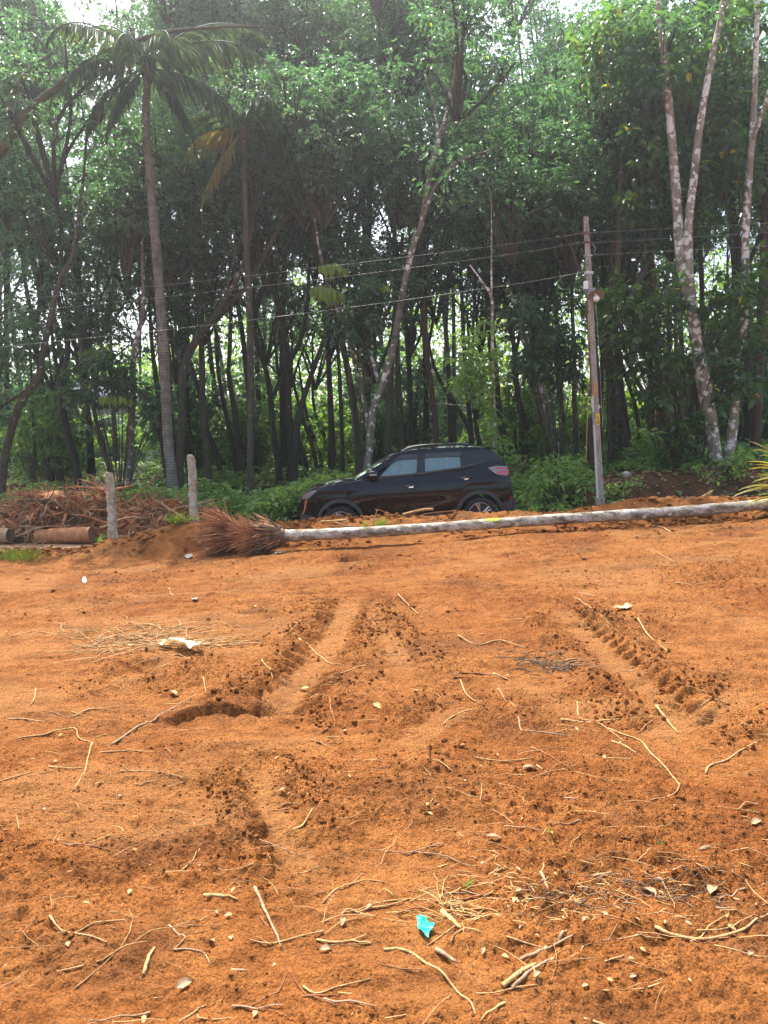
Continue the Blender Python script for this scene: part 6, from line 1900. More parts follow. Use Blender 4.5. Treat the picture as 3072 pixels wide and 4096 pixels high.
def LL(pts): return [(a * .926, 2900 + b * .926) for a, b in pts]
def LR(pts): return [(1536 + a * .926, 2900 + b * .926) for a, b in pts]
def ML(pts): return [(a * .926, 2100 + b * .926) for a, b in pts]
def MR(pts): return [(1536 + a * .926, 2100 + b * .926) for a, b in pts]
A, B_, C_, D2 = STICK_A, STICK_B, STICK_C, STICK_D
random.seed(33)
ST = [
 (LL([(80, 75), (200, 58), (320, 45), (340, 70), (400, 100)]), 11, A, "long pale root bending at its right end, left side of the field"),
 (LL([(400, 100), (380, 150), (365, 220), (315, 295)]), 9, A, "pale root running down from the bent long root's right end"),
 (LL([(480, 105), (540, 60), (600, 25), (650, 0), (740, -58), (860, -118)]), 13, B_, "long grey-brown branch slanting up to the shadowed ledge"),
 (LL([(435, 135), (520, 130), (600, 125), (705, 132)]), 8, A, "thin straight root lying level below the long slanting branch"),
 (LL([(0, 245), (60, 232), (140, 212)]), 9, A, "short pale root at the left edge under the bent long root"),
 (LL([(520, 208), (600, 220), (700, 245), (810, 255)]), 6, A, "thin curved root in the bare soil below the level straight root"),
 (LL([(775, 625), (830, 570), (862, 510)]), 8, A, "small slanting pale root alone in the bare soil left of the lower tyre ruts"),
 (LL([(880, 745), (950, 750), (1025, 757)]), 17, D2, "fat peeled stick lying level at the end of the lower tyre ruts"),
 (LL([(1100, 705), (1140, 790), (1180, 880), (1215, 960)]), 15, B_, "grey-brown stick with a yellow broken tip, below the lower tyre ruts"),
 (LL([(1270, 450), (1310, 420), (1350, 390)]), 14, D2, "short split stick between the two rows of clods"),
 (LL([(620, 1085), (645, 1030), (668, 985)]), 19, D2, "thick split pale stick standing out in the lower left soil"),
 (LL([(320, 1120), (420, 1060), (520, 995)]), 7, A, "thin straight straw-coloured root left of the thick split stick"),
 (LL([(1000, 1068), (1065, 1062)]), 17, B_, "short grey stub right of the thick split stick"),
 (LL([(1310, 1125), (1350, 1155), (1390, 1160), (1470, 1125), (1600, 1100)]), 10, A, "wavy pale root lying below the broken-tipped grey stick, right of it"),
 (LL([(1395, 745), (1450, 705), (1530, 675), (1600, 668), (1659, 680)]), 10, A, "arched pale root above the teal plastic, left of the straw tuft"),
 (LL([(1475, 800), (1505, 780), (1560, 800), (1620, 825)]), 12, A, "angled pale root under the arched pale root"),
 (LL([(775, 1285), (830, 1245), (890, 1195)]), 12, A, "pale root cut off by the bottom edge"),
 (LL([(730, 880), (770, 920), (800, 940), (750, 985)]), 9, B_, "hooked brown root left of the broken-tipped grey stick"),
 (LL([(750, 985), (810, 980), (880, 985), (910, 1040)]), 9, B_, "brown root running right from the hooked brown root"),
 (LL([(1270, 650), (1320, 625), (1385, 595)]), 7, A, "short pale root right of the lower tyre ruts' end"),
 (LL([(0, 1110), (60, 1090), (110, 1065)]), 7, B_, "thin root at the left edge near the bottom"),
 (LL([(50, 935), (110, 895), (170, 855)]), 6, B_, "thin slanting root above the one at the left bottom edge"),
 (LL([(1080, 1290 - 80), (1195, 1150), (1240, 1080)]), 8, C_, "dark reddish root near the bottom, below the broken-tipped stick"),
 (LR([(960, 0), (1040, 30), (1110, 50), (1150, 105), (1200, 155), (1250, 205), (1278, 255), (1265, 285), (1220, 310), (1150, 327)]), 9, A, "very long sinuous pale root, hooked at its lower end"),
 (LR([(985, 50), (1040, 80), (1090, 115)]), 12, A, "short stout root inside the bend of the very long sinuous root"),
 (LR([(635, 100), (700, 145), (820, 205)]), 8, C_, "reddish straight stick above the grey dead leaf"),
 (LR([(660, 175), (730, 225)]), 8, A, "short pale stick next to the grey dead leaf"),
 (LR([(1390, 190), (1410, 160), (1480, 130), (1550, 90), (1659, 40)]), 12, A, "stout wavy root reaching to the right edge above the middle"),
 (LR([(235, 735), (300, 710), (430, 725)]), 9, B_, "brown stick lying over the straw tuft above the teal plastic"),
 (LR([(250, 800), (290, 838), (330, 875)]), 26, D2, "fat pale split stick right of the teal plastic"),
 (LR([(225, 965), (315, 1025)]), 24, B_, "fat grey stub below the teal plastic"),
 (LR([(0, 958), (100, 968), (180, 1020), (250, 1090), (320, 1160), (370, 1230), (395, 1292)]), 13, A, "long curving root sweeping from below the teal plastic to the bottom edge"),
 (LR([(530, 935), (620, 945), (700, 972)]), 9, A, "thin root leading to the crossed sticks"),
 (LR([(590, 1010), (700, 975), (815, 940)]), 16, B_, "long grey stick on top of the crossed sticks"),
 (LR([(755, 950), (790, 905)]), 15, B_, "short stub leaning on the crossed sticks"),
 (LR([(515, 1142), (590, 1095), (655, 1050)]), 22, D2, "yellow splintered stick at the foot of the crossed sticks"),
 (LR([(555, 1145), (640, 1085), (720, 1010)]), 18, B_, "dark grey stick lying beside the yellow splintered stick"),
 (LR([(640, 1040), (650, 1100), (672, 1135)]), 8, D2, "bent yellow splinter hanging from the yellow splintered stick"),
 (LR([(1170, 900), (1240, 930), (1350, 938), (1450, 930), (1550, 905), (1659, 850)]), 18, A, "thick bowed root with torn end reaching to the right edge near the bottom"),
 (LR([(1040, 938), (1130, 940), (1215, 935)]), 8, A, "thin straight root touching the thick bowed root"),
 (LR([(1350, 915), (1480, 905), (1600, 865)]), 7, A, "thin root running along the top of the thick bowed root"),
 (LR([(675, 640), (715, 715)]), 16, B_, "grey weathered stub above the dark humus patch"),
 (LR([(905, 632), (985, 625)]), 15, B_, "level grey stub right of the dark humus patch"),
 (LR([(1180, 660), (1235, 720)]), 13, B_, "slanting brown stub beside the big curled dead leaf"),
 (LR([(1370, 545), (1430, 520)]), 22, B_, "thick dark stub alone near the right edge"),
 (LR([(260, 775), (350, 755)]), 10, D2, "flat pale splinter over the straw tuft"),
 (LR([(310, 810), (445, 815)]), 6, A, "thin straight stalk right of the fat pale split stick"),
 (LR([(955, 1025), (1040, 1008)]), 9, A, "short pale root right of the crossed sticks"),
 (LR([(1090, 578), (1130, 550), (1150, 505)]), 7, A, "thin hooked root left of the thick dark stub"),
 (LR([(520, 450), (600, 452), (700, 468)]), 7, B_, "thin level root near the green sprout"),
 (LR([(780, 318), (860, 340)]), 11, B_, "short stub inside the open end of the sinuous root"),
 (LR([(580, -30), (590, 15), (625, 35), (700, 45), (810, 48)]), 10, B_, "dark curved palm blade with a pale tip in the middle of the field"),
 (MR([(1175, 785), (1230, 830), (1275, 875)]), 14, A, "stout straight stick right of the middle, by the right tyre rut's end"),
 (MR([(765, 835), (880, 832), (1020, 832)]), 14, A, "thick level stick below the right tyre rut"),
 (MR([(255, 865), (300, 825), (400, 790)]), 9, A, "pale root on the smooth plate left of the thick level stick"),
 (MR([(330, 675), (360, 740), (440, 775)]), 8, A, "kinked root above the smooth plate"),
 (MR([(1095, 420), (1150, 490), (1245, 555)]), 8, A, "slanting root crossing the right tyre rut"),
 (MR([(320, 490), (400, 515), (500, 505), (605, 535)]), 8, A, "wavy root left of the right tyre rut"),
 (MR([(470, 635), (550, 660)]), 11, A, "short pale stick by the dark debris patch"),
 (MR([(60, 315), (110, 345), (160, 390)]), 7, A, "thin root in the upper middle of the field"),
 (MR([(845, 300), (920, 318)]), 12, B_, "short level stick on the upper right soil"),
 (MR([(820, 320), (900, 375), (980, 445)]), 6, A, "thin root slanting to the bark slab"),
 (MR([(1260, 250), (1340, 258), (1415, 248)]), 6, A, "thin level root on the upper right soil"),
 (MR([(490, 700), (530, 750), (580, 790)]), 6, A, "thin root above the thick level stick's left end"),
 (MR([(835, 745), (845, 820), (920, 845), (1000, 890), (1040, 915)]), 8, A, "forked root draped over the thick level stick"),
 (MR([(1160, 0), (1200, 18), (1250, 45)]), 8, A, "pale root lying right below the fallen palm"),
 (MR([(1140, 100), (1270, 175)]), 5, A, "fine root upper right, under the fallen palm"),
 (MR([(1100, 880), (1140, 840), (1180, 820)]), 9, C_, "reddish root beside the stout straight stick"),
 (ML([(1310, 735), (1420, 752)]), 9, A, "short level stick inside the left tyre rut"),
 (ML([(1290, 500), (1360, 540), (1420, 590), (1480, 605)]), 8, A, "root lying across the left tyre rut's upper part"),
 (ML([(50, 490), (180, 470), (320, 490), (440, 485)]), 6, A, "long thin root at the upper left of the field"),
 (ML([(310, 850), (380, 820), (460, 810)]), 8, A, "slender root left of the shadowed ledge"),
 (ML([(155, 710), (150, 760), (130, 785)]), 8, A, "small upright-looking pale root at the left"),
 (ML([(1425, 770), (1430, 820), (1450, 865)]), 9, C_, "reddish root at the left tyre rut's lower end"),
 (ML([(880, 690), (890, 760)]), 6, A, "tiny pale root above the shadowed ledge"),
 (ML([(1130, 590), (1180, 650), (1240, 690)]), 6, A, "fine root left of the left tyre rut"),
 (ML([(730, 270), (740, 300), (765, 315)]), 6, A, "small hooked root at the upper left soil"),
 (ML([(640, 210), (690, 175)]), 6, A, "short thin root below the left root brush"),
 (ML([(40, 840), (100, 850), (190, 870), (260, 860)]), 8, A, "pale root at the left edge beside the bent long root"),
 (ML([(910, 530), (1000, 525), (1095, 512)]), 6, A, "straight stalk poking out of the straw nest right of the cream sheet"),
 (ML([(380, 530), (430, 510), (480, 490)]), 8, B_, "dark twig left of the straw nest"),
]
for s_ in ST:
    stick_px(*s_)
# upright twigs
def upright(label, a, b, h_px, w, m_, lean=(0.02, 0)):
    p = onG(a, b); d = p.y
    h = h_px / FPX * d; r_ = w / 2 / FPX * d
    mb = MB(); S = smooth_pts([(0, 0, -.02, r_), (lean[0] * .4, lean[1], h * .5, r_), (lean[0], lean[1], h, r_ * .7)], 3); mb.tube([s[:3] for s in S], [float(s[3]) for s in S], 6, wob=.12)
    o = mb.build("twig", m_, sharp=None); o.location = p
    tag(o, label, "twig")
upright("short reddish twig standing upright in the middle of the field", 1723, 3058, 52, 7, C_, (-.008, 0))
upright("thin red-brown twig standing upright right of the short reddish one", 1910, 3062, 36, 3, C_)
upright("tall red-brown stick standing on the berm before the car's front door", 1496, 2062, 78, 9, ROOT_RED, (.09, 0))
upright("pale straw stalk standing behind the fallen palm's trunk", 1492, 2110, 66, 4, A, (.07, 0))
# sticks on the berm
def berm_stick(label, pts, d, w, m_):
    base = P(*pts[0], d); mb = MB()
    L = [(*(P(a, b, d) - base), w / 2 / FPX * d) for a, b in pts]
    S = smooth_pts(L, 4); mb.tube([s[:3] for s in S], [float(s[3]) for s in S], 6, wob=.1)
    o = mb.build("dry_root", m_, sharp=None); o.location = base; tag(o, label, "stick")
berm_stick("thick bare stick lying on the berm before the car's sill", [(1610, 2058), (1660, 2046), (1700, 2038), (1733, 2037)], 12.6, 11, A)
berm_stick("flat splinter lying on the berm before the front wheel", [(1282, 2087), (1330, 2084), (1385, 2080)], 12.3, 9, D2)
berm_stick("pale root on the berm under the flat splinter", [(1340, 2090), (1390, 2103), (1440, 2115)], 12.2, 6, A)
berm_stick("thin dark root arching off the berm by the front door", [(1500, 2037), (1530, 2045), (1560, 2060)], 12.6, 3, C_)
berm_stick("thin root on the berm before the rear wheel", [(1690, 2058), (1740, 2050), (1790, 2046), (1830, 2040)], 12.6, 4, C_)
berm_stick("slanting pale root on the berm right of the utility pole", [(2735, 2022), (2790, 1995), (2850, 1965)], 13.1, 7, A)
berm_stick("bent twig sticking up behind the fallen palm's trunk", [(2628, 2050), (2625, 2030), (2640, 2018)], 12.5, 5, ROOT_RED)

# many short broken roots
random.seed(71)
mats = [A, A, B_, C_, D2, A]
n_made = 0
while n_made < 150:
    py_ = 2190 + (4080 - 2190) * random.random() ** 1.25
    px_ = random.uniform(10, 3060)
    d = float(G(px_, py_).y)
    Ln = random.uniform(.05, .28) * (1 + .04 * d)
    a = random.uniform(-.6, .6) + (math.pi if random.random() < .5 else 0)
    p0 = onG(px_, py_)
    mb = MB(); r_ = random.uniform(.0014, .0040)
    q = Vector(p0); d_ = Vector((math.cos(a), math.sin(a), 0)); pts = []
    for j in range(5):
        g = gz(q.x, q.y)
        pts.append((q.x - p0.x, q.y - p0.y, g - p0.z + r_ * 1.1 + random.uniform(0, .004), r_ * (1 - .12 * j)))
        d_ = Matrix.Rotation(random.uniform(-.35, .35), 3, 'Z') @ d_; q = q + d_ * Ln / 4
    S = smooth_pts(pts, 2); mb.tube([s[:3] for s in S], [float(s[3]) for s in S], 5, wob=.15)
    m_ = random.choice(mats)
    o = mb.build("broken_root", m_, sharp=None); o.location = p0
    lab = {A.name: "short straw-coloured broken root lying loose on the orange soil", B_.name: "short grey broken root lying loose on the orange soil", C_.name: "short reddish broken root half sunk in the orange soil", D2.name: "short yellow wood splinter lying loose on the orange soil"}[m_.name]
    tag(o, lab, "stick", "loose " + m_.name.replace('_', ' ') + "s scattered on the dirt")
    n_made += 1

# straw nest round the cream sheet and tuft above the teal scrap: fine fibres nobody could count
def fibres(name, label, blobs, n, L, m_, seed, r_=.0016):
    random.seed(seed); mb = MB()
    for i in range(n):
        cx, cy_, rx, ry = random.choice(blobs)
        p = onG(cx + random.gauss(0, rx), cy_ + random.gauss(0, ry))
        a = random.gauss(0, .7) + (math.pi if random.random() < .5 else 0)
        q = Vector(p); d_ = Vector((math.cos(a), math.sin(a), random.uniform(-.05, .3))); pts = []
        ll = L * random.uniform(.5, 1.4); k = random.uniform(.6, 1.5)
        for j in range(4):
            pts.append(Vector((q.x, q.y, max(q.z, p.z - .01) + .006)))
            d_ = Matrix.Rotation(random.uniform(-.4, .4), 3, 'Z') @ d_; d_.z -= .09
            q = q + d_ * ll / 3
        mb.tube(pts, [r_ * k, r_ * k, r_ * k * .8, r_ * k * .4], 3, cap=False)
    tag(mb.build(name, m_, sharp=None), label, "dry roots", kind='stuff')
fibres("straw_nest", "nest of dry rootlets around the cream sheet", [(640, 2540, 110, 28), (780, 2580, 60, 22), (500, 2560, 90, 30)], 330, .38, A, 3, .0035)
fibres("straw_tuft", "tuft of dry straw above the teal plastic", [(1775, 3640, 40, 40), (1830, 3620, 40, 30)], 46, .12, D2, 4, .0016)
fibres("fine_rootlets", "fine rootlets strewn thinly over the whole dirt field", [(400, 2400, 350, 90), (1200, 2400, 500, 120), (2400, 2500, 500, 150), (1500, 3000, 900, 250), (2500, 3300, 500, 300), (500, 3500, 400, 300), (2000, 3700, 700, 220)], 520, .16, A, 5, .0015)
fibres("humus_debris", "dark humus, bark bits and rotted straw in the lower right soil", [(2560, 3560, 150, 50), (2250, 3580, 110, 40), (2760, 3540, 90, 40)], 240, .05, ROOT_DARK, 8, .0022)
fibres("pale_bits", "pale straw bits around the dark humus patch", [(2560, 3560, 190, 80), (2200, 3600, 120, 60), (2000, 3500, 120, 80)], 160, .045, D2, 9, .0016)
fibres("dark_debris", "dark rotted debris in the middle right of the field", [(2130, 2650, 60, 20), (2250, 2660, 40, 12)], 130, .14, ROOT_DARK, 6, .003)

# scraps
def scrap(name, label, cat, px_pts, m_, lift=.02, seed=1, crumple=.012, grp=None):
    rng = np.random.default_rng(seed)
    P0 = [onG(a, b) for a, b in px_pts]
    base = sum(P0, Vector()) / len(P0)
    bm = bmesh.new()
    f = bm.faces.new([bm.verts.new(p - base) for p in P0])
    bmesh.ops.triangulate(bm, faces=bm.faces[:])
    for _ in range(3): bmesh.ops.subdivide_edges(bm, edges=bm.edges[:], cuts=1, use_grid_fill=True)
    bmesh.ops.triangulate(bm, faces=bm.faces[:])
    for v in bm.verts:
        nz = float(fbm(np.array([v.co.x * 14 + seed * 3.1]), np.array([v.co.y * 14]), 3, seed)[0])
        g = gz(v.co.x + base.x, v.co.y + base.y) - base.z
        v.co.z = max(v.co.z, g) + lift * .6 + crumple * nz + .003
    r_ = bmesh.ops.extrude_face_region(bm, geom=bm.faces[:])
    for v in r_['geom']:
        if isinstance(v, bmesh.types.BMVert): v.co.z += .0012
    bmesh.ops.recalc_face_normals(bm, faces=bm.faces[:])
    me = bpy.data.meshes.new(name); bm.to_mesh(me); bm.free(); me.materials.append(m_)
    o = obj(name, me, loc=base); return tag(o, label, cat, grp)
def film(name, c, tr, rough=.35):
    m, n, l, b = mat(name, c, rough, 0, .5)
    t_ = n.new('ShaderNodeBsdfTranslucent'); t_.inputs[0].default_value = (*tr, 1)
    mx = n.new('ShaderNodeMixShader'); mx.inputs[0].default_value = .4
    l.new(b.outputs[0], mx.inputs[1]); l.new(t_.outputs[0], mx.inputs[2]); l.new(mx.outputs[0], n['Material Output'].inputs['Surface'])
    return m
TEAL = film("teal_plastic", (.015, .52, .42), (.02, .75, .6))
CREAM = film("cream_plastic", (.72, .62, .44), (.8, .7, .5), .5)
PAPER = film("white_paper", (.46, .43, .37), (.4, .36, .32), .8)
CR = lambda pts: [(1600 + x * .735, 3450 + y * .735) for x, y in pts]
scrap("plastic_scrap", "torn scrap of bright teal plastic on the soil", "plastic scrap", CR([(88, 312), (130, 320), (162, 345), (190, 365), (180, 385), (160, 400), (155, 428), (140, 420), (120, 400), (97, 375)]), TEAL, .03, 3, .014)
scrap("plastic_sheet", "crumpled cream plastic sheet half buried beside the straw nest", "plastic sheet", [(632, 2598), (660, 2592), (700, 2600), (735, 2592), (770, 2608), (800, 2612), (815, 2626), (780, 2630), (735, 2627), (690, 2620), (650, 2612)], CREAM, .10, 5, .05)
for i, (a, b, w, h, lab) in enumerate([(782, 2412, 36, 12, "small white wrapper above the straw nest"), (338, 2330, 22, 16, "small white scrap on the upper left soil"), (755, 2222, 36, 14, "white scrap lying below the left root brush"), (830, 2200, 24, 10, "small white scrap between the root brushes and the hole"), (1115, 2222, 46, 12, "pale bark flake in front of the fallen palm's root plate"), (2505, 1898, 34, 26, "crumpled white bag on the bank right of the utility pole"), (2470, 2010, 50, 7, "white bottle-like litter at the utility pole's foot")]):
    if i < 5:
        scrap("paper_scrap", lab, "paper scrap", [(a - w / 2, b), (a - w * .2, b - h / 2), (a + w * .3, b - h * .4), (a + w / 2, b + h * .1), (a + w * .1, b + h / 2), (a - w * .3, b + h * .35)], PAPER, .03, 20 + i, .02)
    else:
        d = 15.75 if i == 5 else 15.2
        me = bpy.data.meshes.new("litter"); bm = bmesh.new(); bmesh.ops.create_icosphere(bm, subdivisions=3, radius=1)
        rng = np.random.default_rng(i)
        for v in bm.verts:
            n_ = 1 + .35 * float(fbm(np.array([v.co.x * 2 + i]), np.array([v.co.z * 2 + v.co.y]), 3, i)[0])
            v.co = Vector((v.co.x * w / 2 / FPX * d, v.co.y * .1, v.co.z * h / 2 / FPX * d)) * n_
        bm.to_mesh(me); bm.free(); me.materials.append(PAPER)
        tag(obj("plastic_bag", me, loc=P(a, b, d)), lab, "litter")
scrap("bark_slab", "flat torn bark slab on the right part of the field", "bark", [(2450, 2458), (2480, 2440), (2510, 2432), (2527, 2450), (2505, 2460)], ROOT_PALE, .04, 41, .02)
scrap("bark_slab", "thin dark bark strip beside the dark debris", "bark", [(1800, 2712), (1880, 2706), (1975, 2702), (1980, 2708), (1890, 2716), (1810, 2720)], ROOT_DARK, .05, 42, .01)

# dead leaves: curled single leaves
def dead_leaf(a, b, L_px, ang, label=None, seed=0, m_=None, group=None):
    p = onG(a, b); L_ = L_px / FPX * math.hypot(p.y, CAM_H)
    rng = np.random.default_rng(seed); k = 7; V = []; F = []
    for i in range(k + 1):
        t_ = i / k; w = L_ * .27 * math.sin(math.pi * min(1, t_ * .94 + .05)) ** .7
        x = L_ * (t_ - .5); c = L_ * .12 * math.sin(t_ * 3.1)
        for u in (-1, -.5, 0, .5, 1):
            V.append((x, u * w + rng.normal() * L_ * .012, c + abs(u) ** 1.5 * L_ * .13 + rng.normal() * L_ * .012))
    for i in range(k):
        for j in range(4):
            q = i * 5 + j; F.append((q, q + 1, q + 6, q + 5))
    me = mesh_arrays("dead_leaf", np.array(V), np.array(F), m_ or LEAF_DEAD)
    o = obj("dead_leaf", me, loc=p + Vector((0, 0, .006)), rot=(rng.uniform(-.35, .35), rng.uniform(-.3, .3), ang))
    return tag(o, label, "dead leaf", group)
dead_leaf(2120, 3076, 60, .4, "greyish dead leaf beside the reddish straight stick", 1)
dead_leaf(1976, 3363, 62, .1, "pale curled dead leaf left of the green sprout", 2)
dead_leaf(2592, 3562, 74, 2.0, "big curled brown leaf by the slanting stub", 3)
dead_leaf(2850, 3555, 60, .9, "whitish torn leaf at the far right of the dark humus patch", 4)
dead_leaf(1300, 3795, 46, .5, "white crinkled leaf in the lower middle soil", 5)
dead_leaf(3025, 3292, 46, .2, "pinkish dead leaf at the right edge", 6)
dead_leaf(735, 3960, 60, .7, "pale flat leaf near the bottom left", 7)
dead_leaf(1370, 3690, 40, 1.4, "brown upright-curled leaf near the arched pale root", 8)
dead_leaf(1130, 3165, 30, .3, "small grey leaf near the lower tyre ruts", 9)
dead_leaf(1220, 2750, 44, -.4, "tan leaf on the left tyre rut", 10, CHIP)
dead_leaf(1510, 2840, 44, -.9, "tan leaf in the lower end of the left tyre rut", 11, CHIP)
dead_leaf(690, 2788, 50, -.7, "folded pale leaf above the long slanting branch", 12)
random.seed(81)
for i in range(90):
    py_ = 2250 + 1820 * random.random() ** .9
    lr = random.random() < .35
    px_ = random.uniform(1900, 3060) if lr else random.uniform(10, 3060)
    if lr: py_ = random.uniform(3350, 3950)
    pale = random.random() < .5
    dead_leaf(px_, py_, random.uniform(16, 34) * (.45 + .55 * (py_ - 1780) / 2300), random.uniform(0, 6.28), "tiny pale dry leaf fragment on the soil" if pale else "tiny brown dry leaf fragment on the soil", 100 + i, CHIP if pale else LEAF_DEAD, "pale leaf fragments on the dirt" if pale else "brown leaf fragments on the dirt")

# green sprouts and grass
def sprout(a, b, L_px, n, label, m_=LEAF_LIME, cat="sprout", name="sprout", W=.3, group=None, upv=.8):
    p = onG(a, b); L_ = L_px / FPX * math.hypot(p.y, CAM_H)
    rng = np.random.default_rng(int(a + b))
    ax = unit(np.stack([rng.normal(size=n), rng.normal(size=n), np.abs(rng.normal(size=n)) * .5 + upv], 1))
    Ls = L_ * rng.uniform(.6, 1.2, n)
    pos = np.stack([rng.normal(size=n), rng.normal(size=n), np.zeros(n)], 1) * L_ * .12
    o = obj(name, leaf_mesh(name, m_, pos, ax, unit(rng.normal(size=(n, 3)) + np.array([0, -.3, .6])), Ls, Ls * W, broad=True, droop=.3), loc=p)
    tag(o, label, cat, group)
sprout(2198, 3346, 22, 3, "tiny lime sprout right of the pale curled dead leaf")
sprout(1868, 3545, 34, 6, "small green sprout in the straw tuft above the teal plastic", LEAF_B)
sprout(2640, 3400, 18, 5, "faint tiny sprout near the right side of the field", LEAF_B)
sprout(1525, 2112, 46, 60, "bright grass tuft on the berm just behind the fallen trunk", GRASS, "grass tuft", "grass_tuft", .06)
sprout(1460, 2112, 34, 30, "smaller yellowish grass tuft left of the bright one on the berm", GRASS, "grass tuft", "grass_tuft", .06)
sprout(1068, 2170, 34, 18, "few green blades in the fallen palm's root brush", GRASS, "grass tuft", "grass_tuft", .08)
sprout(700, 2105, 64, 70, "grass tuft on the mound between the root heap and the root brushes", GRASS, "grass tuft", "grass_tuft", .06)
sprout(740, 2095, 54, 60, "grass tuft at the taller stone post's foot", GRASS, "grass tuft", "grass_tuft", .06)
sprout(395, 2145, 44, 12, "broad-leaved weed at the shorter stone post's foot", LEAF_VINE, "weed", "weed", .55)
sprout(362, 2168, 30, 8, "small weed between the sawn log and the shorter stone post", LEAF_VINE, "weed", "weed", .55)
sprout(492, 2125, 44, 10, "weed with upright leaves just right of the shorter stone post", LEAF_VINE, "weed", "weed", .45)
rng = np.random.default_rng(17); n = 1500
q = np.stack([rng.normal(70, 60, n), rng.normal(2232, 9, n)], 1)
pos = []
for a, b in q[:700]:
    p = G(a, b); pos.append((p.x, p.y, p.z))
pos = np.array(pos); pos[:, 2] = field(pos[:, 0], pos[:, 1])[0]
n = len(pos)
ax = unit(np.stack([rng.normal(size=n) * .4, rng.normal(size=n) * .4, np.ones(n)], 1)); Ls = rng.uniform(.04, .11, n)
tag(obj("grass", leaf_mesh("grass", GRASS, pos, ax, unit(rng.normal(size=(n, 3)) + np.array([0, -1, .3])), Ls, Ls * .08)), "strip of green grass at the path's edge, far left", "grass", kind='stuff')

# loose grit, clods and chips
ico = bmesh.new(); bmesh.ops.create_icosphere(ico, subdivisions=1, radius=1)
IV = np.array([v.co[:] for v in ico.verts]); IF = np.array([[v.index for v in f.verts] for f in ico.faces]); ico.free()
ic0 = bmesh.new(); bmesh.ops.create_icosphere(ic0, subdivisions=1, radius=1); ic0.free()
OV = np.array([(1, 0, 0), (0, 1, 0), (-1, 0, 0), (0, -1, 0), (0, 0, 1), (0, 0, -1)], float) ; OF = np.array([(0, 1, 4), (1, 2, 4), (2, 3, 4), (3, 0, 4), (1, 0, 5), (2, 1, 5), (3, 2, 5), (0, 3, 5)])
def scatter(name, label, N, BV, BF, sizes, m_, seed, kind='stuff', flat=.7, ymin=1.3, ymax=12.6, rough_only=False, pw=2.2):
    rng = np.random.default_rng(seed)
    y = ymin + (ymax - ymin) * rng.random(N) ** pw
    x = rng.uniform(-1, 1, N) * (.62 * y + .5)
    z, sm = field(x, y)
    dz, rg, cp = track_field(x, y)
    w = np.clip(.35 + 1.1 * fbm(x * 1.2, y * 1.8, 3, 41) + rg, .04, 1) * (1 - .75 * sm)
    k = rng.random(N) < w
    x, y, z = x[k], y[k], z[k]; n = len(x)
    s = sizes[0] * (sizes[1] / sizes[0]) ** (rng.random(n) ** 2.2) * (.55 + .16 * y)
    V = BV[None] * (1 + rng.uniform(-.28, .28, (n, len(BV), 1)))
    ang = rng.uniform(0, 6.28, n); c, sn = np.cos(ang), np.sin(ang)
    X = V[..., 0] * c[:, None] - V[..., 1] * sn[:, None]; Y = V[..., 0] * sn[:, None] + V[..., 1] * c[:, None]
    V = np.stack([X * rng.uniform(.8, 1.5, (n, 1)), Y, V[..., 2] * flat], -1) * s[:, None, None]
    V = V + np.stack([x, y, z + s * flat * .35], -1)[:, None, :]
    F = (BF[None] + (np.arange(n) * len(BV))[:, None, None]).reshape(-1, 3)
    tag(obj(name, mesh_arrays(name, V.reshape(-1, 3), F, m_, smooth=False)), label, name.replace('_', ' '), kind=kind)
scatter("soil_crumbs", "loose crumbs of orange soil all over the field", 90000, OV, OF, (.0024, .0085), SOIL, 1)
scatter("soil_clods", "bigger clods of orange soil along the tyre ruts and berm", 1500, IV, IF, (.006, .018), SOIL, 2)
scatter("berm_clods", "clods of orange soil heaped along the berm before the car", 9000, IV, IF, (.006, .022), SOIL, 7, ymin=11.7, ymax=13.2, pw=1.0)
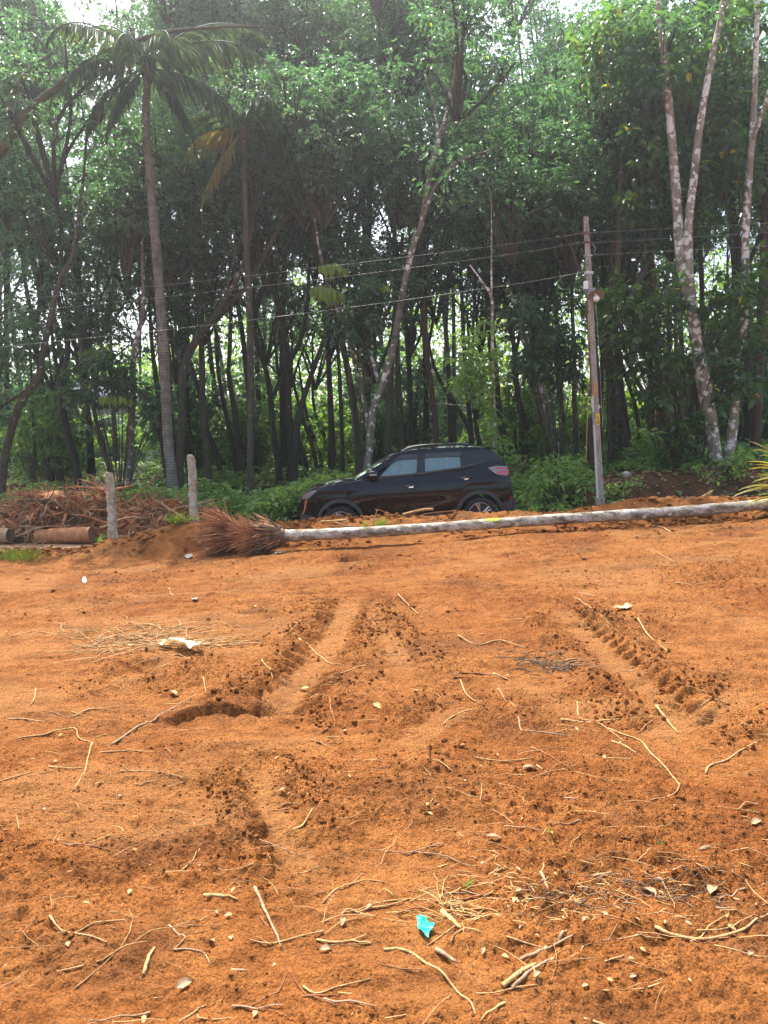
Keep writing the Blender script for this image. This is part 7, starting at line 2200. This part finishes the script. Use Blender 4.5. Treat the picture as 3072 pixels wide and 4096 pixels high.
def track_clods():
    rng = np.random.default_rng(12); XY = []; S_ = []
    for (pl, hw, amp, lugs) in TRACKS:
        L_ = np.linalg.norm(np.diff(pl, axis=0), axis=1); cum = np.concatenate([[0], np.cumsum(L_)])
        n = int(620 * cum[-1] * amp)
        t = rng.uniform(0, cum[-1], n); i = np.clip(np.searchsorted(cum, t) - 1, 0, len(L_) - 1)
        u = (pl[i + 1] - pl[i]) / L_[i][:, None]; p = pl[i] + u * (t - cum[i])[:, None]
        sd = rng.choice([-1, 1], n); off = sd * hw * (1.35 + .45 * rng.normal(size=n))
        keep_ = vnoise(p[:, 0] * 3.1 + sd * 5, p[:, 1] * 3.1, 29) > rng.uniform(.25, .75, n)
        XY.append(p + np.stack([-u[:, 1], u[:, 0]], 1) * off[:, None]); S_.append(np.where(keep_, .003 + .015 * rng.random(n) ** 3 * (1 if hw > .15 else .7), .0015))
    XY = np.concatenate(XY); s_ = np.concatenate(S_); n = len(s_)
    z, _ = field(XY[:, 0], XY[:, 1])
    V = IV[None] * (1 + rng.uniform(-.32, .32, (n, len(IV), 1))) * rng.uniform(.75, 1.25, (n, 1, 3))
    V = V * s_[:, None, None] + np.stack([XY[:, 0], XY[:, 1], z + s_ * .35], -1)[:, None, :]
    F = (IF[None] + (np.arange(n) * len(IV))[:, None, None]).reshape(-1, 3)
    tag(obj("rut_clods", mesh_arrays("rut_clods", V.reshape(-1, 3), F, SOIL, smooth=False)), "broken clods pushed up along the tyre ruts", "soil clods", kind='stuff')
track_clods()
scatter("wood_chips", "tiny wood chips and straw bits over the field", 2600, OV * np.array([2.6, .5, .5]), OF, (.002, .0065), CHIP, 3, flat=.5)



# ------------------------------------------------------------------ thin scattering volume, added to imitate a pale lens veil
hm = bpy.data.materials.new("added_veil"); hm.use_nodes = True
hn = hm.node_tree.nodes; hl = hm.node_tree.links
hn.remove(hn['Principled BSDF'])
pv = hn.new('ShaderNodeVolumePrincipled')
pv.inputs['Color'].default_value = (.88, .95, 1.0, 1)
pv.inputs['Density'].default_value = 0.0015
pv.inputs['Anisotropy'].default_value = 0.7
hl.new(pv.outputs[0], hn['Material Output'].inputs['Volume'])
mb = MB(); mb.box((0, 30, 12.5), (130, 90, 31)); hz_o = mb.build("added_veil", hm, smooth=False)
hz_o['kind'] = 'stuff'
